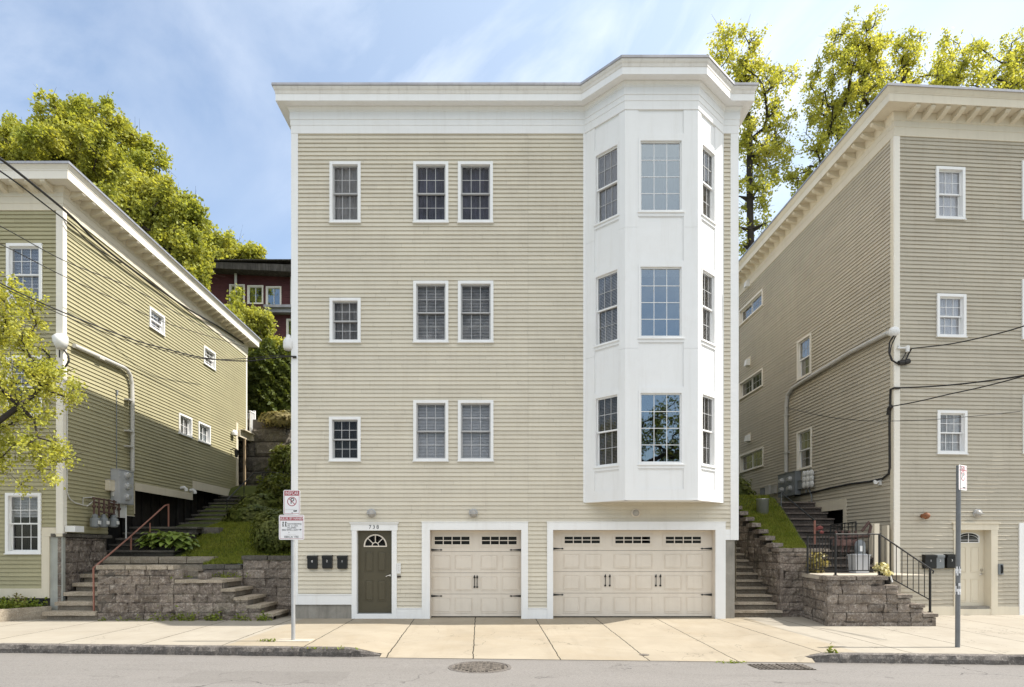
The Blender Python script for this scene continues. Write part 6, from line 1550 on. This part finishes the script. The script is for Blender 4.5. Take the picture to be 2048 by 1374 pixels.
# ================================================================== PLANTS
def tree(name, label, base, ells, seed, ncl, nleaf, lsize, cr, tr, leaf, bark='bark', group=None, split=.45, lean=(0, 0), rmin=.012, power=.46, hfrac=.6, noshell=False):
    r_ = np.random.default_rng(seed); pr = random.Random(seed)
    root = thing(name, label, 'tree', base, group)
    base = np.array(base, dtype=float)
    w = np.array([e[1][0] * e[1][1] * e[1][2] for e in ells]) ** .75; w /= w.sum()
    pts = []
    tries = 0
    while len(pts) < ncl and tries < ncl * 60:
        tries += 1
        k = r_.choice(len(ells), p=w); d = r_.normal(size=3); d /= np.linalg.norm(d)
        q = np.array(ells[k][0]) + d * np.array(ells[k][1]) * r_.uniform(.35, 1) ** .5
        if pts and min(np.sum((np.array(pts) - q) ** 2, 1)) < (cr * .62) ** 2: continue
        pts.append(q)
    pts = np.array(pts)
    cen = pts.mean(0); zlow = pts[:, 2].min()
    nodes = [base.copy()]; par = [-1]
    top = np.array([cen[0] + lean[0], cen[1] + lean[1], base[2] + (pts[:, 2].max() - base[2]) * hfrac])
    n = max(4, int((top[2] - base[2]) / .6)); ph = pr.uniform(0, 6)
    for i in range(1, n + 1):
        t = i / n; q = base * (1 - t) + top * t
        q[0] += .12 * math.sin(ph + t * 5) * tr * 4; q[1] += .1 * math.cos(ph + t * 4) * tr * 4
        nodes.append(q); par.append(len(nodes) - 2)
    z0 = base[2] + (zlow - base[2]) * split
    order = np.argsort(np.sum((pts - top) ** 2, 1))
    tips = []
    for k in order:
        q = pts[k]; A = np.array(nodes); d = A - q
        cost = np.sqrt((d ** 2).sum(1)) + .55 * np.maximum(0, A[:, 2] - (q[2] - .35 * np.hypot(d[:, 0], d[:, 1]))) + np.where(A[:, 2] < z0, 50, 0)
        j = int(np.argmin(cost)); a = A[j]; dist = np.linalg.norm(q - a); m = max(1, int(dist / .45)); last = j
        bend = r_.normal(size=3) * dist * .08; bend[2] += dist * .06
        for i in range(1, m + 1):
            t = i / m; c = a * (1 - t) + q * t + bend * math.sin(math.pi * t)
            if i < m: c = c + r_.normal(size=3) * .035
            nodes.append(c); par.append(last); last = len(nodes) - 1
        tips.append(last)
    cnt = np.zeros(len(nodes))
    for t in tips: cnt[t] += 1
    for i in range(len(nodes) - 1, 0, -1): cnt[par[i]] += cnt[i]
    rad = np.maximum(rmin, tr * (cnt / cnt[0]) ** power)
    mb = MB()
    for i in range(1, len(nodes)):
        mb.tube([Vector(nodes[par[i]]), Vector(nodes[i])], [float(rad[par[i]]) if par[i] else tr * 1.25, float(rad[i])], 7 if rad[i] > .05 else 4, cap=False)
    # twigs
    for t in tips:
        for _ in range(4):
            q = Vector(nodes[t]); e = q + Vector(r_.normal(size=3) * cr * .8) + V(0, 0, cr * .2); mb.tube([q, q.lerp(e, .5) + V(0, 0, .04), e], [rmin * .9, rmin * .7, rmin * .4], 3, cap=False)
    obj('trunk', mb, M[bark], root)
    C = []
    for t in tips:
        m = int(nleaf * r_.uniform(.5, 1.4)); sub = r_.normal(size=(4, 3)) * cr * .5
        pick = r_.integers(0, 4, m); dd = r_.normal(size=(m, 3)) * cr * .34
        C.append(np.array(nodes[t]) + sub[pick] + dd)
    leafcloud('crown', np.concatenate(C), lsize, seed + 1, leaf, root, up=.5, elong=1.35)
    return root
def PW(px, py, d): p = P(px, py, d); return (p.x, p.y, p.z)
def ell(px, py, d, rx, rz, ry=None):      # pixel radii turned into metres at that distance
    return (PW(px, py, d), (rx * d / F, (ry or rx) * d / F, rz * d / F))
# hill trees on the left
tree('maple_tree', 'big yellow green maple towering behind the flat roof of the green house', (PW(130, 0, 35)[0], 35, 11), [ell(70, 330, 35, 95, 95), ell(140, 262, 35, 55, 60), ell(205, 290, 35, 75, 75), ell(270, 320, 35, 52, 75), ell(150, 360, 34, 160, 60), ell(15, 270, 36, 25, 40), ell(-60, 360, 35, 90, 90)],
     11, 310, 450, .125, .50, .36, 'leaf_maple', group='trees on the hill', hfrac=.8)
tree('maple_tree', 'dense rounded maple just right of the big one, above the sloping eave', (PW(330, 0, 32)[0], 32, 9), [ell(270, 420, 32, 75, 65), ell(330, 450, 32, 85, 65), ell(355, 500, 31.5, 45, 60), ell(378, 548, 31.5, 38, 40), ell(375, 455, 32, 18, 22), ell(250, 480, 32, 70, 60), ell(330, 540, 32, 80, 60)],
     12, 240, 450, .12, .46, .3, 'leaf_maple', group='trees on the hill', hfrac=.75)
tree('maple_tree', 'distant low maple crown showing over the dark roof of the maroon house', (PW(460, 0, 52)[0], 52, 15), [ell(450, 515, 52, 55, 28), ell(490, 520, 52, 32, 22), ell(420, 525, 52, 40, 40), ell(515, 530, 52, 10, 8)],
     13, 80, 300, .18, .65, .3, 'leaf_maple', group='trees on the hill')
tree('young_tree', 'bright yellow green young tree in front of the maroon house windows', (PW(505, 0, 30)[0], 30, 7.6), [ell(495, 650, 30, 42, 36), ell(530, 690, 30, 36, 42), ell(485, 705, 30, 45, 45), ell(476, 596, 30.5, 7, 22), ell(540, 648, 30, 16, 20)],
     14, 105, 300, .105, .34, .16, 'leaf_maple', group='trees on the hill')
# hill trees on the right
tree('tall_tree', 'tall open tree with two stems just right of the bay window cornice', (PW(1505, 0, 36)[0], 36, 10), [ell(1465, 120, 36, 55, 60), ell(1455, 180, 36, 40, 60), ell(1520, 200, 36, 55, 70), ell(1570, 150, 36, 28, 28), ell(1520, 290, 36, 55, 60), ell(1495, 420, 36, 50, 75), ell(1545, 330, 36, 35, 40), ell(1440, 90, 36, 18, 25), ell(1500, 90, 36, 18, 20), ell(1555, 235, 36, 30, 30)],
     21, 180, 110, .105, .40, .20, 'leaf_right', 'bark_dark', group='trees behind the taupe house', power=.5, hfrac=.75)
tree('tall_tree', 'tall broad tree rising behind the taupe house roof corner', (PW(1690, 0, 37)[0], 37, 10), [ell(1715, 90, 37, 55, 50), ell(1680, 160, 37, 75, 70), ell(1770, 150, 37, 70, 60), ell(1640, 230, 37, 38, 50), ell(1720, 230, 37, 80, 60), ell(1810, 100, 37, 32, 40), ell(1635, 330, 37, 32, 55), ell(1850, 160, 37, 60, 50), ell(1600, 370, 37, 28, 35), ell(1680, 300, 37, 60, 60)],
     22, 225, 125, .108, .40, .25, 'leaf_right', 'bark_dark', group='trees behind the taupe house', power=.5, hfrac=.7)
tree('tall_tree', 'tall airy tree at the far right above the taupe house cornice', (PW(1960, 0, 38)[0], 38, 10), [ell(1925, 90, 38, 45, 50), ell(1960, 140, 38, 70, 55), ell(2030, 100, 38, 45, 60), ell(1890, 150, 38, 40, 40), ell(2060, 160, 38, 60, 70), ell(1960, 230, 38, 120, 70), ell(2110, 120, 38, 70, 80)],
     23, 185, 125, .108, .42, .25, 'leaf_right', 'bark_dark', group='trees behind the taupe house', power=.5, hfrac=.75)
# street tree at the left edge
tree('street_tree', 'young street tree with fresh yellow green leaves reaching in at the left edge', (-12.6, 12.3, 0), [ell(20, 760, 12.2, 70, 150), ell(90, 790, 12.1, 55, 42), ell(60, 900, 12.1, 65, 60), ell(50, 640, 12.2, 32, 65), ell(135, 835, 12.1, 30, 28), ell(-90, 800, 12.3, 120, 200), ell(35, 985, 12.1, 32, 28), ell(120, 920, 12.1, 22, 18), ell(-60, 600, 12.3, 90, 80)],
     31, 160, 170, .046, .22, .075, 'leaf_street', 'bark_dark', hfrac=.55, split=.75, rmin=.006)
# tree across the street, seen only in the window panes
tree('street_tree', 'spreading tree across the street reflected in the lowest bay window pane', (9.5, -10.5, 0), [((9.5, -10.5, 7.0), (4.6, 3, 3.6)), ((11, -10.5, 9), (3, 2.5, 2.4)), ((6.5, -10.5, 6.2), (3, 2.5, 2.4))],
     41, 170, 100, .11, .5, .3, 'leaf_bush', 'bark_dark')
def column(label, px, d, z0, z1, r, seed):
    x = PW(px, 0, d)[0]; root = thing('arborvitae', label, 'tree', (x, d, z0), 'arborvitae on the stone wall')
    r_ = np.random.default_rng(seed); n = 5200; h = r_.uniform(0, 1, n) ** .8; a = r_.uniform(0, 2 * math.pi, n)
    rr_ = r * (np.minimum(1, (1 - h) * 3.2) ** .6) * np.minimum(1, .55 + h * 2) * (1 + .28 * np.sin(a * 5 + h * 17 + seed) * np.sin(h * 23 + a * 2)) * r_.uniform(.6, 1, n) ** .5
    cs = np.stack([x + rr_ * np.cos(a), d + rr_ * np.sin(a), z0 + .25 + h * (z1 - z0)], 1)
    leafcloud('crown', cs, .12, seed, 'leaf_dark', root, up=.3, elong=1.9)
    mb = MB(); mb.tube([V(x, d, z0 - .3), V(x, d, z1 - .3)], [.07, .01], 6); mb.tube([V(x + .1, d - .2, z0 - .2), V(x + .15, d - .3, z0 + .6), V(x + .3, d - .2, z0 + 1.2)], .03, 5); obj('trunk', mb, M['bark'], root)
zz_ = lambda py, d: P(0, py, d).z
column('dark arborvitae nearest the green house, on top of the granite block wall', 508, 28.6, 7.2, zz_(715, 28.6), .62, 51)
column('middle arborvitae on the granite block wall', 536, 28.5, 7.2, zz_(690, 28.5), .66, 52)
column('arborvitae tight against the beige house, on top of the granite block wall', 570, 28.8, 7.2, zz_(700, 28.8), .62, 53)
def bush(name, label, c, r, n, size, seed, leaf='leaf_bush', base=None, inner=.55, group=None, lump=.3, up=.4):
    root = thing(name, label, 'bush', base or (c[0], c[1], c[2] - r[2]), group)
    cs = shell(c, r, n, seed, inner, lump=lump); zmin = root.location.z
    cs = cs[cs[:, 2] > zmin - .05]
    leafcloud('foliage', cs, size, seed, leaf, root, up=up)
    mb = MB(); r_ = random.Random(seed)
    for _ in range(9):
        a = r_.uniform(0, 6.28); e = V(c[0] + r[0] * .75 * math.cos(a), c[1] + r[1] * .75 * math.sin(a), c[2] + r[2] * r_.uniform(-.1, .6)); mb.tube([V(c[0], c[1], zmin - .05), V(*c).lerp(e, .4), e], [.03, .02, .008], 4, cap=False)
    obj('stems', mb, M['bark_dark'], root)
c = PW(556, 1065, 17.6); bush('bush', 'big dark rounded bush behind the sign post on the lawn', (c[0], c[1], c[2]), (.78, .8, .75), 5200, .06, 61, inner=.7, lump=.14)
c = PW(500, 1032, 20.5); bush('bush', 'low leafy dark shrub at the foot of the far steps', (c[0], c[1], c[2]), (.85, .6, .42), 2600, .085, 62)
c = PW(560, 985, 23.0); bush('bush', 'shaded bush high on the bank beside the beige house', (c[0], c[1], c[2]), (.9, .8, .75), 2600, .09, 63)
c = PW(520, 1010, 22.5); bush('bush', 'ground hugging shrub on the slope between the far steps and the high bush', (c[0], c[1], c[2]), (.9, .8, .45), 2000, .09, 65)
c = PW(572, 930, 26.2); bush('bush', 'green bush growing against the right end of the granite block wall', (c[0], c[1], c[2]), (.75, .5, .95), 1900, .10, 64)
c = PW(560, 838, 26.9); bush('dry_shrub', 'tawny dry shrub spilling over the top of the granite block wall', (c[0], c[1], c[2]), (.95, .45, .38), 1500, .10, 66, 'leaf_dry', inner=.2)
c = PW(1470, 985, 21.5); bush('bush', 'dark bush half hidden behind the right edge of the beige house', (c[0] + .1, c[1], c[2]), (.45, .8, .6), 1400, .09, 67)
c = PW(600, 800, 29.3); bush('bush', 'dark undergrowth bush under the arborvitae', (c[0] - 1.2, c[1], 7.5), (2.4, .5, .7), 2200, .11, 68)
# hosta
hs_ = thing('hosta', 'large green hosta behind the stone edging', 'plant', (-9.6, 17.35, 1.45))
mb = MB(); r_ = random.Random(4)
def hleaf(c, ang, ln, wd, tilt):
    ca, sa = math.cos(ang), math.sin(ang); n = 5; rows = []
    for i in range(n + 1):
        t = i / n; out = ln * t; z = tilt * out - .9 * out * out / ln * .75; w = wd * math.sin(math.pi * min(1, .12 + t * .88)) ** .7 * (1 if i < n else .05)
        m = V(c[0] + ca * out, c[1] + sa * out, c[2] + z); s = V(-sa, ca, 0) * w
        rows.append((m - s + V(0, 0, .25 * w), m, m + s + V(0, 0, .25 * w)))
    b0 = len(mb.v); tt = r_.uniform(.7, 1.25)
    for q in rows: mb.v.extend(q)
    for i in range(n):
        for k in range(2): mb.f.append([b0 + i * 3 + k, b0 + (i + 1) * 3 + k, b0 + (i + 1) * 3 + k + 1, b0 + i * 3 + k + 1]); mb.t.append(tt)
for k in range(190):
    cx_ = r_.uniform(-10.15, -9.0); cy_ = r_.uniform(17.15, 17.65); hh = .60 * (1 - ((cx_ + 9.6) / .95) ** 2) * r_.uniform(.3, 1.0) + .1
    ang = math.atan2((cy_ - 17.5) - .35, (cx_ + 9.6) * 1.0) + r_.uniform(-.6, .6) if r_.random() < .75 else r_.uniform(0, 6.28)
    hleaf((cx_, cy_, 1.5 + hh), ang, r_.uniform(.2, .34), r_.uniform(.07, .11), r_.uniform(.2, .7))
obj('leaves', mb, M['leaf_hosta'], hs_, smooth=True)
# lawns: one countless mass each
def blades(name, n, sampler, h, seed, leaf='grass', wdt=.012):
    r_ = np.random.default_rng(seed); P0 = np.array([sampler(r_) for _ in range(n)])
    a = r_.uniform(0, 2 * math.pi, n); hh = h * r_.uniform(.5, 1.3, n); w = wdt
    tip = P0 + np.stack([np.cos(a * 3) * hh * .4, np.sin(a * 3) * hh * .4, hh], 1); s = np.stack([np.cos(a) * w, np.sin(a) * w, np.zeros(n)], 1)
    co = np.empty((n, 3, 3)); co[:, 0] = P0 - s; co[:, 1] = P0 + s; co[:, 2] = tip
    o = npobj(name, co.reshape(-1, 3), None, r_.uniform(.65, 1.3, n), M[leaf], per=3); o['kind'] = 'stuff'; o['label'] = name; return o
def samp_left(r_):
    while True:
        y = 15.95 + (20.6 - 15.95) * r_.uniform() ** 1.1; x = r_.uniform(-9.9, XL - .05)
        if y < 17.02 and (x < xe or (y < 16.05 and x < -6.9)): continue
        if x < -9.0 and y < 17.9: continue
        return (x, y, bank_left(x, y) - .01)
o = blades('grass', 42000, samp_left, .075, 71); o['label'] = 'shaded lawn grass sloping up beside the beige house'
def samp_left2(r_):
    x = r_.uniform(-9.6, XL - .05); y = r_.uniform(20.6, 26.8); return (x, y, bank_left(x, y) - .01)
o = blades('grass', 14000, samp_left2, .16, 73, 'leaf_bush', .02); o['label'] = 'rough grass on the upper bank below the granite block wall'
def samp_right(r_):
    y = 15.6 + 8 * r_.uniform() ** 1.3; x = r_.uniform(7.0 if y < 18.9 else XR, 7.68 + .23 * max(0, min(y, 19.5) - 15.75)); return (x, y, bank_right(x, y) - .01)
o = blades('grass', 30000, samp_right, .08, 72); o['label'] = 'shaded lawn grass above the stepped wall'
def weeds(label, spots, leaf, size, seed, kind='stuff', name='weeds'):
    r_ = np.random.default_rng(seed); cs = []
    for x, y, z, rx, ry, rz, n in spots: cs.append(np.array([x, y, z]) + np.abs(r_.normal(size=(n, 3))) * np.array([0, 0, rz]) + r_.normal(size=(n, 3)) * np.array([rx, ry, 0]))
    co, t = leafquads(np.concatenate(cs), size, seed, .6, 2.2); o = npobj(name, co, None, t, M[leaf]); o['kind'] = kind; o['label'] = label
sp = []
for px, n, s in ((205, 12, .5), (240, 10, .5), (275, 16, .7), (318, 34, .9), (345, 22, .9), (360, 60, 1.2), (384, 60, 1.1), (420, 66, 1.0), (432, 50, .9), (476, 24, .9), (490, 30, .9), (520, 40, .9), (532, 36, .8), (255, 8, .4), (300, 10, .5)):
    sp.append(((px - CX) * 14.5 / F, 14.5, .01, .07 * s, .03, .09 * s, n))
sp += [(-7.85, 14.75, 1.0, .12, .05, .05, 90), (-7.1, 15.5, .98, .25, .08, .06, 90)]
weeds('yellow green weeds sprouting along the foot of the retaining wall', sp, 'leaf_weed', .035, 81)
weeds('moss and weeds at the kerb ends and sign post', [(-4.35, 11.25, .01, .08, .02, .02, 40), (5.45, 10.30, -.06, .04, .03, .06, 50), (3.7, 10.12, -.19, .12, .03, .02, 60), (-3.05, 10.5, .0, .2, .02, .01, 20)], 'leaf_weed', .03, 82)
r_ = np.random.default_rng(5); n = 2600
n = 5200; y = r_.uniform(14.1, 15.15, n); x = -11.2 - (15.15 - y) * .76 - r_.uniform(.05, 2.2, n); z = .24 + np.abs(r_.normal(size=n)) * .10
co, t = leafquads(np.stack([x, y, z], 1), .055, 83, .8, 1.3); o = npobj('ground_cover', co, None, t, M['leaf_weed']); o['kind'] = 'stuff'; o['label'] = 'low bright ground cover in the bed under the green house windows'
mb = MB(); mb.add([V(-11.2, 15.15, .24), V(-12.0, 14.1, .2), V(-16, 14.1, .2), V(-16, 15.2, .24)], [(0, 1, 2, 3)]); tag(obj('planting_bed', mb, M['soil']), kind='structure')
b = thing('bed_edging', 'weathered edging board along the planting bed of the green house', 'edging', (-11.8, 14.4, 0))
mb = MB(); F_ = Frame((-11.15, 15.1, 0), (-.76, -1, 0), (1, -.76, 0)); mb.rbox(0, 1.35, -.1, .04, -.05, .30, .008, .1, fr=F_); mb.rbox(-5, -.8, 0, .12, -.05, .24, .008, .15, fr=Frame((-11.2, 14.1, 0), (1, 0, 0), (0, -1, 0))); obj('board', mb, M['stone_step'], b)
c = bpy.data.objects.new('shrub', None)
bp_ = thing('shrub', 'small leafless tuft by the corner of the green house bed', 'shrub', (-11.9, 15.0, .22)); cs = shell((-11.9, 15.0, .42), (.2, .1, .2), 120, 8, .1); leafcloud('foliage', cs, .04, 9, 'leaf_dry', bp_)
bpy.data.objects.remove(c)

# ================================================================== MAROON HOUSE ON THE HILL
dM = 42.0
MF = Frame((0, dM, 0), (1, 0, 0), (0, -1, 0)); mx = lambda px: (px - CX) * dM / F; mz = lambda py: EYE - (py - CY) * dM / F
mh = thing('maroon_house', 'dark maroon house with a flat roof up on the hill', 'house', (mx(520), dM, mz(800)))
x0, x1 = mx(405), mx(700)
mb = MB(); Wn = [(mx(a), mx(b_), mz(d_), mz(c_)) for a, b_, c_, d_ in ((459, 490, 569, 608), (495, 527, 571, 608), (532, 563, 573, 614), (573, 604, 638, 676))]
siding(mb, MF, x0, x1, mz(820), mz(545), [hole(*w, .05) for w in Wn], pitch=.16, lap=.02)
mb.box(x0, x1, dM + .6, dM + 9, mz(820), mz(545)); obj('wall', mb, M['maroon'], mh)
mb = MB(); mb.hexa([V(x0 - .5, dM - .9, mz(546)), V(mx(640), dM - .9, mz(557)), V(mx(640), dM + 9, mz(557)), V(x0 - .5, dM + 9, mz(546)), V(x0 - .5, dM - .9, mz(534)), V(mx(640), dM - .9, mz(543)), V(mx(640), dM + 9, mz(543)), V(x0 - .5, dM + 9, mz(534))]); mb.box(x0 - .6, mx(640), dM - 1.0, dM + 9, mz(534), mz(532)); obj('roof', mb, M['dark_roof'], mh)
mb = MB(); mb.fbox(MF, mx(535), x1, mz(622), mz(617), 0, .7); mb.fbox(MF, mx(535), x1, mz(630), mz(622), 0, .5); obj('ledge', mb, M['flash'], mh)
mb = MB(); mb.tube([MF.pt(mx(474), mz(548), .2), MF.pt(mx(474), mz(608), .2)], .09, 8); mb.tube([MF.pt(mx(584), mz(556), .2), MF.pt(mx(584), mz(617), .2)], .05, 6); obj('downpipe', mb, M['pvc'], mh)
for w in Wn: window(mh, MF, *w, 'slider', cas=.10, nc=1, nr=1, curtain=[('folds', 'curtain_teal', 0, 1)], trim='cream_light', glassm='glass_mirror')

# ================================================================== SUN, SKY, CAMERA
AZ, EL = 1.6, 52.0            # sun to the right, a little behind the plane of the facade
sd = V(math.cos(R(AZ)) * math.cos(R(EL)), math.sin(R(AZ)) * math.cos(R(EL)), math.sin(R(EL)))
sun = bpy.data.lights.new('sun', 'SUN'); sun.energy = SUN_E; sun.angle = R(.55); sun.color = (1, .945, .86)
so = bpy.data.objects.new('sun', sun); COL.objects.link(so); so.rotation_euler = sd.to_track_quat('Z', 'Y').to_euler(); so.location = (30, 20, 40)
wd = bpy.data.worlds.new('World'); SC.world = wd; wd.use_nodes = True
t = wd.node_tree; t.nodes.clear(); wo = t.nodes.new('ShaderNodeOutputWorld'); bg = t.nodes.new('ShaderNodeBackground')
sky = t.nodes.new('ShaderNodeTexSky'); sky.sky_type = 'NISHITA'; sky.sun_disc = False; sky.sun_elevation = R(EL); sky.sun_rotation = R(90 - AZ)
sky.air_density = 1.0; sky.dust_density = 1.2; sky.ozone_density = .75
tc = N(t, 'ShaderNodeTexCoord'); sx_ = N(t, 'ShaderNodeSeparateXYZ'); L(t, tc.outputs['Generated'], sx_.inputs[0])
m0 = N(t, 'ShaderNodeMapping'); m0.inputs['Rotation'].default_value = (0, R(CL_ROT), 0); L(t, tc.outputs['Generated'], m0.inputs[0])
m1 = N(t, 'ShaderNodeMapping'); m1.inputs['Scale'].default_value = (1.5, 1.5, 4.2); m1.inputs['Location'].default_value = CL_LOC; L(t, m0.outputs[0], m1.inputs[0])
n1 = noise_n(t, m1.outputs[0], 1.25, 9, .56, .55)
m2 = N(t, 'ShaderNodeMapping'); m2.inputs['Location'].default_value = CL_LOC; L(t, tc.outputs['Generated'], m2.inputs[0])
n2 = noise_n(t, m2.outputs[0], 2.1, 3, .5, .2)
cl = math_n(t, 'MULTIPLY', ramp(t, n1, .44, .74), ramp(t, n2, .40, .62))
# thin high haze, thicker towards the sun
dt = N(t, 'ShaderNodeVectorMath', operation='DOT_PRODUCT'); L(t, tc.outputs['Generated'], dt.inputs[0]); dt.inputs[1].default_value = sd
haze = ramp(t, dt.outputs['Value'], .25, .95)
# added bright zone in the unseen sky overhead and behind, to light the facade
bank = math_n(t, 'MULTIPLY', ramp(t, math_n(t, 'MULTIPLY', sx_.outputs[1], -1.0), -.12, .3), ramp(t, sx_.outputs[2], .36, .58))
veil = math_n(t, 'ADD', math_n(t, 'MULTIPLY', haze, HZ_A), HZ_B)
c = mixc(t, veil, sky.outputs[0], HZ_S)
cfac = math_n(t, 'MULTIPLY', cl, math_n(t, 'ADD', .62, math_n(t, 'MULTIPLY', haze, .35)))
c = mixc(t, math_n(t, 'MULTIPLY', bank, FILL_F), mixc(t, cfac, c, CL_C), FILL_C)
L(t, c, bg.inputs[0]); bg.inputs[1].default_value = SKY_S; L(t, bg.outputs[0], wo.inputs[0])
cam = bpy.data.cameras.new('camera'); co_ = bpy.data.objects.new('camera', cam); COL.objects.link(co_)
co_.location = (0, 0, EYE); co_.rotation_euler = (math.pi / 2, 0, 0)
cam.sensor_width = 36; cam.lens = 36 * F / 2048; cam.shift_x = (1024 - CX) / 2048; cam.shift_y = (CY - 687) / 2048
cam.clip_end = 3000; cam.clip_start = .1; SC.camera = co_
SC.view_settings.view_transform = 'Standard'; SC.view_settings.look = 'None'; SC.view_settings.exposure = EXPO; SC.view_settings.gamma = 1
SC.render.resolution_x, SC.render.resolution_y = 1024, 687
try:
    SC.cycles.use_denoising = True; SC.cycles.max_bounces = 8; SC.cycles.transparent_max_bounces = 16; SC.cycles.sample_clamp_indirect = 6
except Exception: pass
